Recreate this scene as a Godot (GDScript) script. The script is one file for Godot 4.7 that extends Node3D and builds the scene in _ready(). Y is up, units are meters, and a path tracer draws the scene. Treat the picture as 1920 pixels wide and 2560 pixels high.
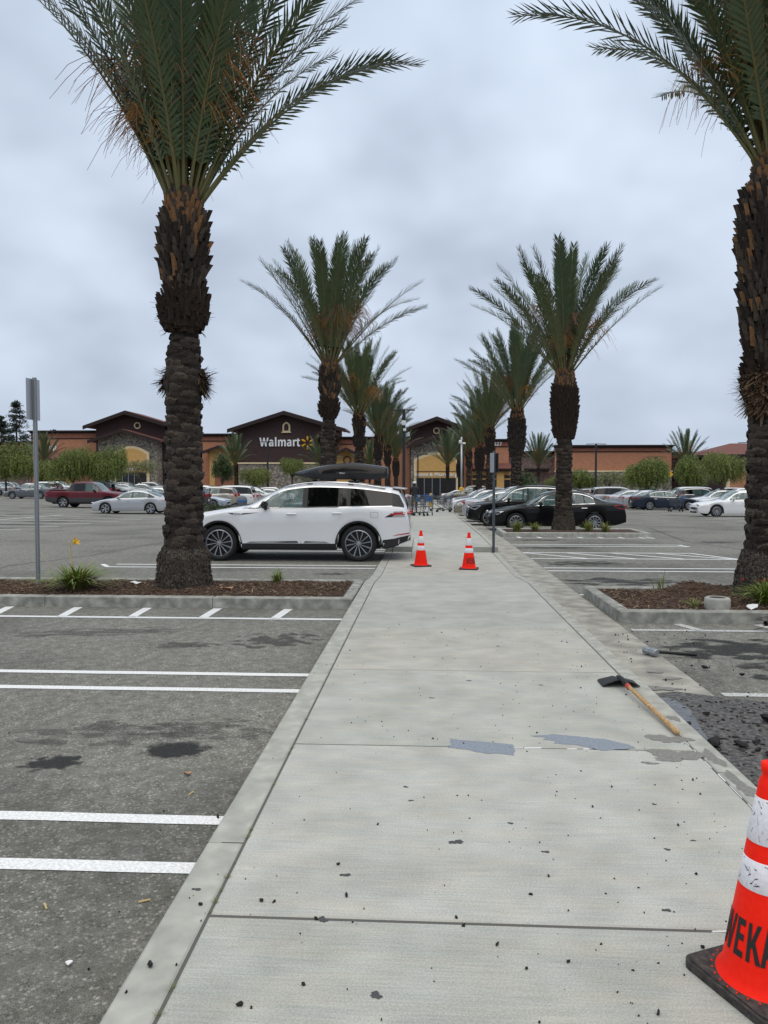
extends Node3D

var rng := RandomNumberGenerator.new()
var M := {}
var taken := {}
var shared := {}

# ------------------------------------------------------------ helpers
func R(a: float, b: float) -> float:
	return rng.randf_range(a, b)

func numbered(called: String) -> String:
	if not taken.has(called):
		taken[called] = 0
		return called
	taken[called] += 1
	return "%s_%03d" % [called, taken[called]]

func thing(called: String, label: String, category: String, at := Vector3.ZERO, turn := 0.0, group := "") -> Node3D:
	var o := Node3D.new()
	o.name = numbered(called)
	add_child(o)
	o.position = at
	o.rotation.y = turn
	tag(o, label, category, group)
	return o

func tag(o: Node3D, label: String, category: String, group := "", kind := "") -> void:
	if label != "": o.set_meta("label", label)
	if category != "": o.set_meta("category", category)
	if group != "": o.set_meta("group", group)
	if kind != "": o.set_meta("kind", kind)

func place(src: Node3D, called: String, label: String, at: Vector3, turn := 0.0, group := "") -> Node3D:
	var r: Node3D = src.duplicate()
	r.name = numbered(called)
	add_child(r)
	r.position = at
	r.rotation.y = turn
	tag(r, label, "", group)
	return r

func structure(called: String) -> Node3D:
	var o := Node3D.new()
	o.name = numbered(called)
	add_child(o)
	o.set_meta("kind", "structure")
	return o

func part(mesh: Mesh, called: String, m: Material, parent: Node, xf := Transform3D.IDENTITY) -> MeshInstance3D:
	var o := MeshInstance3D.new()
	o.mesh = mesh
	o.material_override = m
	o.name = called
	parent.add_child(o, true)
	o.transform = xf
	return o

func put(st: SurfaceTool, called: String, m: Material, parent: Node, xf := Transform3D.IDENTITY) -> MeshInstance3D:
	return part(done(st), called, m, parent, xf)

func S(smooth := false) -> SurfaceTool:
	var st := SurfaceTool.new()
	st.begin(Mesh.PRIMITIVE_TRIANGLES)
	st.set_smooth_group(0 if smooth else 0xFFFFFFFF)
	return st

func done(st: SurfaceTool) -> ArrayMesh:
	st.generate_normals()
	return st.commit()

func tri(st: SurfaceTool, a: Vector3, b: Vector3, c: Vector3) -> void:
	st.add_vertex(a); st.add_vertex(b); st.add_vertex(c)

func quad(st: SurfaceTool, a: Vector3, b: Vector3, c: Vector3, d: Vector3) -> void:
	st.add_vertex(a); st.add_vertex(b); st.add_vertex(c)
	st.add_vertex(a); st.add_vertex(c); st.add_vertex(d)

# chamfered box
func box(st: SurfaceTool, c: Vector3, s: Vector3, bev := 0.0, b := Basis.IDENTITY) -> void:
	var h := s * 0.5
	bev = minf(bev, minf(h.x, minf(h.y, h.z)) * 0.95)
	if bev <= 0.0:
		var p := []
		for k in 8:
			p.append(c + b * Vector3(h.x if k & 1 else -h.x, h.y if k & 2 else -h.y, h.z if k & 4 else -h.z))
		for f in [[0, 2, 3, 1], [5, 7, 6, 4], [4, 6, 2, 0], [1, 3, 7, 5], [2, 6, 7, 3], [4, 0, 1, 5]]:
			quad(st, p[f[0]], p[f[3]], p[f[2]], p[f[1]])
		return
	var i := h - Vector3(bev, bev, bev)
	for ax in 3:
		var u := (ax + 1) % 3
		var w := (ax + 2) % 3
		for sg in [-1.0, 1.0]:
			var q := []
			for k in [[-1, -1], [1, -1], [1, 1], [-1, 1]]:
				var v := Vector3.ZERO
				v[ax] = h[ax] * sg
				v[u] = i[u] * k[0]
				v[w] = i[w] * k[1]
				q.append(c + b * v)
			if sg > 0: quad(st, q[3], q[2], q[1], q[0])
			else: quad(st, q[0], q[1], q[2], q[3])
		for su in [-1.0, 1.0]:
			for sw in [-1.0, 1.0]:
				var e := []
				for k in [[0, -1], [0, 1], [1, 1], [1, -1]]:
					var v := Vector3.ZERO
					v[ax] = i[ax] * k[1]
					v[u] = su * (h[u] if k[0] == 0 else i[u])
					v[w] = sw * (i[w] if k[0] == 0 else h[w])
					e.append(c + b * v)
				if su * sw > 0: quad(st, e[3], e[2], e[1], e[0])
				else: quad(st, e[0], e[1], e[2], e[3])
	for k in 8:
		var sx := 1.0 if k & 1 else -1.0
		var sy := 1.0 if k & 2 else -1.0
		var sz := 1.0 if k & 4 else -1.0
		var a := c + b * Vector3(sx * h.x, sy * i.y, sz * i.z)
		var d := c + b * Vector3(sx * i.x, sy * h.y, sz * i.z)
		var e := c + b * Vector3(sx * i.x, sy * i.y, sz * h.z)
		if sx * sy * sz > 0: tri(st, a, e, d)
		else: tri(st, a, d, e)

func tube(st: SurfaceTool, pts: Array, radii, n := 8, caps := true) -> void:
	var rings := []
	var up := Vector3(0.03, 1, 0.07)
	for i in pts.size():
		var d: Vector3 = (pts[mini(i + 1, pts.size() - 1)] - pts[maxi(i - 1, 0)]).normalized()
		if absf(d.dot(up.normalized())) > 0.97: up = Vector3(1, 0.05, 0.02)
		var x := d.cross(up).normalized()
		var y := x.cross(d).normalized()
		var r: float = radii[i] if radii is Array else radii
		var ring := []
		for k in n:
			var a := TAU * k / n
			ring.append(pts[i] + x * cos(a) * r + y * sin(a) * r)
		rings.append(ring)
	for i in pts.size() - 1:
		for k in n:
			var k2 := (k + 1) % n
			quad(st, rings[i][k], rings[i][k2], rings[i + 1][k2], rings[i + 1][k])
	if caps:
		for k in range(1, n - 1):
			tri(st, rings[0][0], rings[0][k + 1], rings[0][k])
			tri(st, rings[-1][0], rings[-1][k], rings[-1][k + 1])

# profile of (radius, height), turned about y; xf places it
func lathe(st: SurfaceTool, prof: Array, n := 16, xf := Transform3D.IDENTITY) -> void:
	for i in prof.size() - 1:
		for k in n:
			var a := TAU * k / n
			var b := TAU * (k + 1) / n
			var p: Vector2 = prof[i]
			var q: Vector2 = prof[i + 1]
			var p0 := xf * Vector3(cos(a) * p.x, p.y, sin(a) * p.x)
			var p1 := xf * Vector3(cos(b) * p.x, p.y, sin(b) * p.x)
			var q0 := xf * Vector3(cos(a) * q.x, q.y, sin(a) * q.x)
			var q1 := xf * Vector3(cos(b) * q.x, q.y, sin(b) * q.x)
			if p.x > 0.0001: tri(st, p0, p1, q1)
			if q.x > 0.0001: tri(st, p0, q1, q0)

# polygon in the xy plane extruded along +z
func prism(st: SurfaceTool, poly: PackedVector2Array, depth: float, xf := Transform3D.IDENTITY) -> void:
	var ix := Geometry2D.triangulate_polygon(poly)
	for i in range(0, ix.size(), 3):
		var a := poly[ix[i]]
		var b := poly[ix[i + 1]]
		var c := poly[ix[i + 2]]
		if (b - a).cross(c - a) > 0:
			var t := b
			b = c
			c = t
		tri(st, xf * Vector3(a.x, a.y, depth), xf * Vector3(b.x, b.y, depth), xf * Vector3(c.x, c.y, depth))
		tri(st, xf * Vector3(a.x, a.y, 0), xf * Vector3(c.x, c.y, 0), xf * Vector3(b.x, b.y, 0))
	var cw := Geometry2D.is_polygon_clockwise(poly)
	for i in poly.size():
		var p := poly[i]
		var q := poly[(i + 1) % poly.size()]
		var v := [xf * Vector3(p.x, p.y, 0), xf * Vector3(q.x, q.y, 0), xf * Vector3(q.x, q.y, depth), xf * Vector3(p.x, p.y, depth)]
		if cw: quad(st, v[0], v[1], v[2], v[3])
		else: quad(st, v[3], v[2], v[1], v[0])

func words(text: String, high: float, depth: float, bold := 0.0) -> TextMesh:
	var f := SystemFont.new()
	f.font_names = PackedStringArray(["Droid Sans"])
	f.font_weight = 700 if bold > 0.0 else 400
	var fv := FontVariation.new()
	fv.base_font = f
	var t := TextMesh.new()
	t.text = text
	t.font = fv
	t.font_size = 64
	t.pixel_size = high / 46.0
	t.depth = depth
	t.curve_step = 2.0
	return t

# ------------------------------------------------------------ materials
func lin(r: float, g: float, b: float) -> Color:
	return Color(r, g, b).linear_to_srgb()

func mat(key: String, c: Color, rough := 0.8, metal := 0.0) -> StandardMaterial3D:
	var m := StandardMaterial3D.new()
	m.resource_name = key
	m.albedo_color = c
	m.roughness = rough
	m.metallic = metal
	M[key] = m
	return m

func noise(freq: float, seed_: int, type := FastNoiseLite.TYPE_SIMPLEX_SMOOTH, oct := 4) -> FastNoiseLite:
	var n := FastNoiseLite.new()
	n.seed = seed_
	n.noise_type = type
	n.frequency = freq
	n.fractal_octaves = oct
	n.fractal_type = FastNoiseLite.FRACTAL_FBM if oct > 1 else FastNoiseLite.FRACTAL_NONE
	return n

func noise_tex(n: FastNoiseLite, stops: Array, size := 512) -> NoiseTexture2D:
	var t := NoiseTexture2D.new()
	t.width = size
	t.height = size
	t.seamless = true
	t.noise = n
	var g := Gradient.new()
	var off := PackedFloat32Array()
	var col := PackedColorArray()
	for s in stops:
		off.append(s[0])
		col.append(s[1])
	g.offsets = off
	g.colors = col
	t.color_ramp = g
	return t

func bump_tex(n: FastNoiseLite, strength: float, size := 512) -> NoiseTexture2D:
	var t := NoiseTexture2D.new()
	t.width = size
	t.height = size
	t.seamless = true
	t.noise = n
	t.as_normal_map = true
	t.bump_strength = strength
	return t

# material whose colour runs through noise; scale = repeats per metre
func nmat(key: String, a: Color, b: Color, freq: float, scale: float, rough := 0.85, bump := 0.0, seed_ := 3, size := 512, world := true) -> StandardMaterial3D:
	var m := mat(key, Color.WHITE, rough)
	var n := noise(freq, seed_)
	m.albedo_texture = noise_tex(n, [[0.15, a], [0.5, a.lerp(b, 0.5)], [0.85, b]], size)
	if bump > 0.0:
		m.normal_enabled = true
		m.normal_texture = bump_tex(n, bump, size)
	m.uv1_triplanar = true
	m.uv1_world_triplanar = world
	m.uv1_scale = Vector3.ONE * scale
	return m

func grey_image(n: FastNoiseLite, w: int, h: int, sw := 0, sh := 0) -> PackedByteArray:
	var im := n.get_seamless_image(sw if sw else w, sh if sh else h)
	im.convert(Image.FORMAT_L8)
	if sw: im.resize(w, h, Image.INTERPOLATE_CUBIC)
	return im.get_data()

func asphalt_images() -> Array:
	var w := 1024
	var cells := noise(0.12, 11, FastNoiseLite.TYPE_CELLULAR, 1)
	cells.cellular_return_type = FastNoiseLite.RETURN_CELL_VALUE
	cells.cellular_jitter = 1.0
	var edge := noise(0.12, 11, FastNoiseLite.TYPE_CELLULAR, 1)
	edge.cellular_return_type = FastNoiseLite.RETURN_DISTANCE2_SUB
	edge.cellular_jitter = 1.0
	var a := grey_image(cells, w, w)
	var e := grey_image(edge, w, w)
	var f := grey_image(noise(0.25, 5), w, w)
	var c := grey_image(noise(0.012, 8), w, w)
	var out := PackedByteArray()
	out.resize(w * w * 3)
	var hgt := PackedByteArray()
	hgt.resize(w * w)
	for i in w * w:
		var cell := a[i] / 255.0
		var ed := clampf(e[i] / 255.0 * 2.2, 0.0, 1.0)
		var v := 111.0 + (f[i] - 128) * 0.36 + (c[i] - 128) * 0.14
		var chip := clampf((cell - 0.58) * 2.4, 0.0, 1.0) * ed
		v += chip * 58.0
		v -= clampf((0.34 - cell) * 2.4, 0.0, 1.0) * 26.0 * ed
		var warm := (cell * 7.0 - floorf(cell * 7.0) - 0.5) * 10.0 * chip
		out[i * 3] = int(clampf(v + 3.0 + warm, 10, 250))
		out[i * 3 + 1] = int(clampf(v + 2.0, 10, 250))
		out[i * 3 + 2] = int(clampf(v - 6.0 - warm, 10, 250))
		hgt[i] = int(clampf(70 + cell * 120 * ed + (f[i] - 128) * 0.25, 0, 255))
	var nm := Image.create_from_data(w, w, false, Image.FORMAT_L8, hgt)
	nm.convert(Image.FORMAT_RGBA8)
	nm.bump_map_to_normal_map(3.0)
	return [ImageTexture.create_from_image(Image.create_from_data(w, w, false, Image.FORMAT_RGB8, out)), ImageTexture.create_from_image(nm)]

# broom-finished concrete: fine streaks across the walk, mottled patches
func concrete_images() -> Array:
	var w := 1024
	var streak := grey_image(noise(0.22, 21, FastNoiseLite.TYPE_SIMPLEX_SMOOTH, 2), w, w, 40, 1024)
	var fine := grey_image(noise(0.3, 22), w, w)
	var blot := grey_image(noise(0.008, 23, FastNoiseLite.TYPE_SIMPLEX_SMOOTH, 5), w, w)
	var blot2 := grey_image(noise(0.02, 27, FastNoiseLite.TYPE_SIMPLEX_SMOOTH, 4), w, w, 256, 1024)
	var out := PackedByteArray()
	out.resize(w * w * 3)
	var hgt := PackedByteArray()
	hgt.resize(w * w)
	for i in w * w:
		var v := 176.0 + (streak[i] - 128) * 0.07 + (fine[i] - 128) * 0.19 + (blot[i] - 128) * 0.06 + (blot2[i] - 128) * 0.02
		if fine[i] > 226: v -= 34.0
		var t := (blot2[i] - 128) * 0.02
		out[i * 3] = int(clampf(v + t, 0, 250))
		out[i * 3 + 1] = int(clampf(v, 0, 250))
		out[i * 3 + 2] = int(clampf(v - 7.0 - t, 0, 250))
		hgt[i] = int(clampf(128 + (streak[i] - 128) * 0.6 + (fine[i] - 128) * 0.25, 0, 255))
	var nm := Image.create_from_data(w, w, false, Image.FORMAT_L8, hgt)
	nm.convert(Image.FORMAT_RGBA8)
	nm.bump_map_to_normal_map(1.6)
	return [ImageTexture.create_from_image(Image.create_from_data(w, w, false, Image.FORMAT_RGB8, out)), ImageTexture.create_from_image(nm)]

# stain print: dark, ragged, broken up by the stone it soaked into
func stain_tex(seed_: int, ragged: float, col: Color, most: float, holes := 0.0) -> ImageTexture:
	var w := 256
	var im := Image.create(w, w, false, Image.FORMAT_RGBA8)
	var n := noise(0.016, seed_, FastNoiseLite.TYPE_SIMPLEX_SMOOTH, 4)
	var f := noise(0.12, seed_ + 7, FastNoiseLite.TYPE_SIMPLEX_SMOOTH, 2)
	for y in w:
		for x in w:
			var u := (x + 0.5) / w * 2.0 - 1.0
			var v := (y + 0.5) / w * 2.0 - 1.0
			var r := sqrt(u * u + v * v)
			var d := 0.72 - r + n.get_noise_2d(x, y) * ragged
			d += f.get_noise_2d(x, y) * 0.06
			var a := clampf(d * 4.0, 0.0, 1.0) * most
			a *= clampf(1.0 + f.get_noise_2d(x * 1.7, y * 1.7) * 0.5 - holes * clampf(n.get_noise_2d(x * 2.2 + 90, y * 2.2) * 3.0, 0.0, 1.0), 0.0, 1.0)
			if r > 0.97: a = 0.0
			im.set_pixel(x, y, Color(col.r, col.g, col.b, a))
	return ImageTexture.create_from_image(im)

func make_materials() -> void:
	var asp := asphalt_images()
	var m := mat("asphalt", Color(1, 1, 1), 0.92)
	m.albedo_texture = asp[0]
	m.normal_enabled = true
	m.normal_texture = asp[1]
	m.normal_scale = 0.8
	m.uv1_scale = Vector3(0.55, 0.55, 1)
	m.uv2_scale = Vector3(0.031, 0.027, 1)
	m.detail_enabled = true
	m.detail_blend_mode = BaseMaterial3D.BLEND_MODE_MUL
	m.detail_uv_layer = BaseMaterial3D.DETAIL_UV_2
	m.detail_albedo = noise_tex(noise(0.02, 31, FastNoiseLite.TYPE_SIMPLEX_SMOOTH, 5), [[0.2, Color(0.82, 0.82, 0.82)], [0.45, Color(0.95, 0.95, 0.95)], [0.8, Color(1, 1, 1)]], 512)
	var con := concrete_images()
	var grime := noise_tex(noise(0.018, 33, FastNoiseLite.TYPE_SIMPLEX_SMOOTH, 6), [[0.15, Color(0.93, 0.93, 0.925)], [0.45, Color(0.975, 0.975, 0.97)], [0.75, Color(1, 1, 1)]], 1024)
	for k in 4:
		m = mat("concrete%d" % k, [Color(1, 1, 1), Color(0.975, 0.98, 0.975), Color(0.99, 0.98, 0.97), Color(0.96, 0.965, 0.96)][k], 0.88)
		m.albedo_texture = con[0]
		m.normal_enabled = true
		m.normal_texture = con[1]
		m.normal_scale = 0.2
		m.uv1_triplanar = true
		m.uv1_world_triplanar = true
		m.uv1_scale = Vector3.ONE * 0.37
		m.uv2_triplanar = true
		m.uv2_world_triplanar = true
		m.uv2_scale = Vector3.ONE * 0.083
		m.detail_enabled = true
		m.detail_blend_mode = BaseMaterial3D.BLEND_MODE_MUL
		m.detail_uv_layer = BaseMaterial3D.DETAIL_UV_2
		m.detail_albedo = grime
		m.uv1_offset = Vector3(0.31 * k, 0.17 * k, 0.23 * k)
	nmat("kerb", Color(0.58, 0.58, 0.55), Color(0.69, 0.69, 0.655), 0.02, 0.5, 0.9, 2.0, 41)
	nmat("kerb_worn", Color(0.48, 0.48, 0.455), Color(0.66, 0.66, 0.625), 0.015, 0.6, 0.9, 2.0, 44)
	nmat("gutter", Color(0.50, 0.49, 0.46), Color(0.67, 0.66, 0.615), 0.012, 0.4, 0.9, 2.0, 47)
	mat("joint", lin(0.10, 0.097, 0.088), 0.95)
	m = nmat("line_paint", Color(0.95, 0.96, 0.96), Color(0.80, 0.80, 0.79), 0.09, 1.0, 0.65, 1.5, 51)
	m = nmat("line_paint_old", Color(0.58, 0.58, 0.57), Color(0.85, 0.85, 0.84), 0.06, 1.0, 0.8, 1.5, 52)
	nmat("mulch", Color(0.19, 0.13, 0.095), Color(0.36, 0.265, 0.20), 0.08, 0.9, 0.95, 8.0, 53)
	m = mat("mulch_chip", Color.WHITE, 0.95)
	m.vertex_color_use_as_albedo = true
	# palm
	nmat("bark", Color(0.08, 0.065, 0.055), Color(0.24, 0.20, 0.175), 0.05, 1.6, 0.95, 8.0, 61, 512, false)
	nmat("bark_root", Color(0.13, 0.115, 0.10), Color(0.46, 0.42, 0.375), 0.05, 1.1, 0.97, 12.0, 62, 512, false)
	nmat("boot_a", Color(0.07, 0.058, 0.048), Color(0.44, 0.385, 0.335), 0.06, 0.7, 0.95, 6.0, 63, 256, false)
	nmat("boot_b", Color(0.05, 0.04, 0.034), Color(0.29, 0.245, 0.205), 0.06, 0.7, 0.95, 6.0, 64, 256, false)
	nmat("boot_tan", Color(0.30, 0.19, 0.11), Color(0.66, 0.50, 0.33), 0.06, 0.7, 0.95, 5.0, 65, 256, false)
	nmat("thatch", Color(0.06, 0.045, 0.035), Color(0.30, 0.22, 0.16), 0.08, 0.7, 0.97, 8.0, 66, 256, false)
	for k in ["boot_a", "boot_b", "boot_tan", "thatch"]: M[k].uv1_scale = Vector3(1.3, 0.22, 1.3)
	nmat("thatch_tan", Color(0.30, 0.22, 0.15), Color(0.52, 0.43, 0.33), 0.08, 2.0, 0.97, 6.0, 67, 256, false)
	for k in 3:
		m = mat("frond%d" % k, [lin(0.082, 0.116, 0.048), lin(0.098, 0.130, 0.050), lin(0.074, 0.112, 0.058)][k], 0.38)
		m.backlight = lin(0.10, 0.15, 0.05)
	mat("rachis", lin(0.145, 0.135, 0.048), 0.6)
	m = mat("fruit", lin(0.33, 0.145, 0.028), 0.8)
	mat("fruit_dry", lin(0.20, 0.095, 0.055), 0.9)
	# leaves
	m = mat("leaf", Color.WHITE, 0.6)
	m.vertex_color_use_as_albedo = true
	m.backlight = lin(0.12, 0.18, 0.03)
	mat("wood_trunk", lin(0.07, 0.05, 0.038), 0.95)
	# vehicles
	mat("tyre", lin(0.014, 0.014, 0.015), 0.85)
	mat("rim", lin(0.42, 0.43, 0.45), 0.28, 0.9)
	mat("rim_dark", lin(0.02, 0.02, 0.022), 0.45, 0.3)
	mat("trim", lin(0.012, 0.012, 0.013), 0.5)
	mat("clad", lin(0.018, 0.018, 0.019), 0.7)
	mat("clad_grey", lin(0.045, 0.045, 0.048), 0.75)
	mat("chrome", lin(0.72, 0.73, 0.74), 0.12, 1.0)
	mat("seam", lin(0.01, 0.01, 0.01), 0.9)
	mat("seat", lin(0.05, 0.048, 0.045), 0.85)
	mat("tail", lin(0.42, 0.012, 0.018), 0.12)
	mat("tail_clear", lin(0.55, 0.50, 0.50), 0.12)
	mat("lamp_clear", lin(0.60, 0.62, 0.64), 0.08, 0.4)
	mat("amber", lin(0.5, 0.15, 0.01), 0.15)
	mat("plate", lin(0.62, 0.63, 0.65), 0.4)
	m = mat("glass", Color(0.42, 0.53, 0.52, 0.42), 0.03)
	m.transparency = BaseMaterial3D.TRANSPARENCY_ALPHA
	m = mat("glass_dark", Color(0.02, 0.022, 0.025, 0.94), 0.03)
	m.transparency = BaseMaterial3D.TRANSPARENCY_ALPHA
	# street things
	mat("galv", lin(0.30, 0.32, 0.33), 0.45, 0.7)
	mat("alu", lin(0.45, 0.47, 0.50), 0.4, 0.6)
	mat("hole", lin(0.01, 0.012, 0.014), 0.9)
	mat("post_blue", lin(0.055, 0.068, 0.082), 0.6)
	mat("dark_sheet", lin(0.02, 0.025, 0.028), 0.55)
	mat("lamp_black", lin(0.012, 0.014, 0.018), 0.5)
	m = nmat("cone_orange", lin(1.0, 0.024, 0.008), lin(0.93, 0.016, 0.006), 0.05, 3.0, 0.5, 0.0, 71, 256, false)
	m.metallic_specular = 0.25
	m = nmat("cone_white", Color(0.86, 0.85, 0.87), Color(0.95, 0.94, 0.95), 0.06, 4.0, 0.45, 0.0, 72, 256, false)
	nmat("cone_rubber", Color(0.16, 0.15, 0.145), Color(0.30, 0.28, 0.26), 0.04, 2.5, 0.9, 3.0, 73, 256, false)
	mat("black_print", lin(0.012, 0.012, 0.012), 0.7)
	nmat("handle_wood", Color(0.55, 0.41, 0.25), Color(0.80, 0.67, 0.47), 0.05, 3.0, 0.6, 1.0, 75, 256, false)
	nmat("tool_black", Color(0.03, 0.03, 0.03), Color(0.12, 0.115, 0.11), 0.05, 3.0, 0.6, 2.0, 76, 256, false)
	mat("red_paint", lin(0.45, 0.05, 0.03), 0.6)
	nmat("rubble", Color(0.03, 0.03, 0.03), Color(0.14, 0.13, 0.125), 0.06, 2.0, 0.75, 5.0, 77, 256)
	m = nmat("wet", Color(0.16, 0.155, 0.15), Color(0.36, 0.35, 0.34), 0.03, 0.6, 0.16, 1.0, 78, 512)
	m = nmat("sludge", Color(0.15, 0.14, 0.13), Color(0.43, 0.41, 0.385), 0.05, 0.7, 0.45, 8.0, 79, 512)
	nmat("blue_paint", Color(0.47, 0.50, 0.54), Color(0.53, 0.56, 0.60), 0.06, 1.2, 0.75, 0.0, 55)
	nmat("damp", Color(0.43, 0.425, 0.40), Color(0.52, 0.515, 0.485), 0.05, 1.5, 0.6, 0.0, 56)
	mat("gum", lin(0.055, 0.058, 0.062), 0.75)
	mat("paper", lin(0.75, 0.75, 0.74), 0.8)
	mat("dry_leaf", lin(0.34, 0.21, 0.13), 0.85)
	mat("straw", lin(0.50, 0.38, 0.16), 0.8)
	mat("petal", lin(0.85, 0.52, 0.02), 0.55)
	mat("petal_red", lin(0.40, 0.03, 0.03), 0.6)
	mat("cart_wire", lin(0.10, 0.11, 0.12), 0.5, 0.6)
	mat("cart_blue", lin(0.02, 0.09, 0.26), 0.45)
	mat("bin_blue", lin(0.03, 0.13, 0.36), 0.5)
	mat("bin_grey", lin(0.11, 0.12, 0.14), 0.7)
	mat("yellow", lin(0.75, 0.42, 0.02), 0.5)
	# store
	nmat("stucco_orange", Color(0.67, 0.465, 0.36), Color(0.71, 0.50, 0.39), 0.01, 0.3, 0.95, 0.0, 81)
	nmat("stucco_band", Color(0.55, 0.36, 0.29), Color(0.60, 0.40, 0.325), 0.01, 0.3, 0.95, 0.0, 82)
	nmat("stucco_brown", Color(0.235, 0.175, 0.175), Color(0.27, 0.20, 0.20), 0.01, 0.3, 0.95, 0.0, 83)
	nmat("stucco_yellow", Color(0.77, 0.61, 0.37), Color(0.81, 0.65, 0.41), 0.01, 0.3, 0.95, 0.0, 84)
	nmat("stucco_cream", Color(0.84, 0.77, 0.62), Color(0.87, 0.80, 0.66), 0.01, 0.3, 0.95, 0.0, 85)
	nmat("cornice", Color(0.16, 0.12, 0.12), Color(0.20, 0.15, 0.15), 0.02, 0.3, 0.9, 0.0, 86)
	nmat("roof_tile", Color(0.34, 0.20, 0.175), Color(0.47, 0.29, 0.25), 0.06, 0.5, 0.9, 0.0, 87)
	nmat("stone", Color(0.36, 0.34, 0.32), Color(0.68, 0.64, 0.59), 0.03, 0.12, 0.95, 3.0, 88)
	nmat("brick", Color(0.38, 0.31, 0.30), Color(0.56, 0.47, 0.45), 0.03, 0.12, 0.95, 3.0, 89)
	mat("door_dark", lin(0.012, 0.012, 0.014), 0.25)
	mat("sign_white", lin(0.80, 0.81, 0.82), 0.5)
	mat("spark", lin(0.85, 0.46, 0.02), 0.5)
	mat("panel_white", lin(0.7, 0.7, 0.7), 0.5)

# ------------------------------------------------------------ setting
func gr(x: float, z: float) -> float:
	var s := lerpf(0.0015, 0.0125, clampf((x + 36.0) / 22.0, 0.0, 1.0))
	return -s * clampf(-z - 22.0, 0.0, 120.0)

func walk_h(z: float) -> float:
	var d := -z
	if d < 12.0: return 0.15
	if d < 14.0: return lerpf(0.15, 0.02, (d - 12.0) / 2.0)
	if d < 17.0: return 0.02
	if d < 21.4: return lerpf(0.02, 0.15, (d - 17.0) / 4.4)
	return 0.15 + gr(0, z)

# block with a chamfered top; y at (x0,z0) (x1,z0) (x1,z1) (x0,z1)
func slab(x0: float, x1: float, z0: float, z1: float, y: Array, deep: float, ch: float) -> ArrayMesh:
	var st := S()
	var o := [Vector3(x0, y[0], z0), Vector3(x1, y[1], z0), Vector3(x1, y[2], z1), Vector3(x0, y[3], z1)]
	var sx := signf(x1 - x0) * ch
	var sz := signf(z1 - z0) * ch
	var i := [o[0] + Vector3(sx, 0, sz), o[1] + Vector3(-sx, 0, sz), o[2] + Vector3(-sx, 0, -sz), o[3] + Vector3(sx, 0, -sz)]
	quad(st, i[3], i[2], i[1], i[0]) if sx * sz > 0 else quad(st, i[0], i[3], i[2], i[1])
	for k in 4:
		var k2 := (k + 1) % 4
		var dn := Vector3(0, -ch * 0.7, 0)
		var bt := Vector3(0, -deep, 0)
		quad(st, i[k], i[k2], o[k2] + dn, o[k] + dn)
		quad(st, o[k] + dn, o[k2] + dn, o[k2] + bt, o[k] + bt)
	return done(st)

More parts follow.
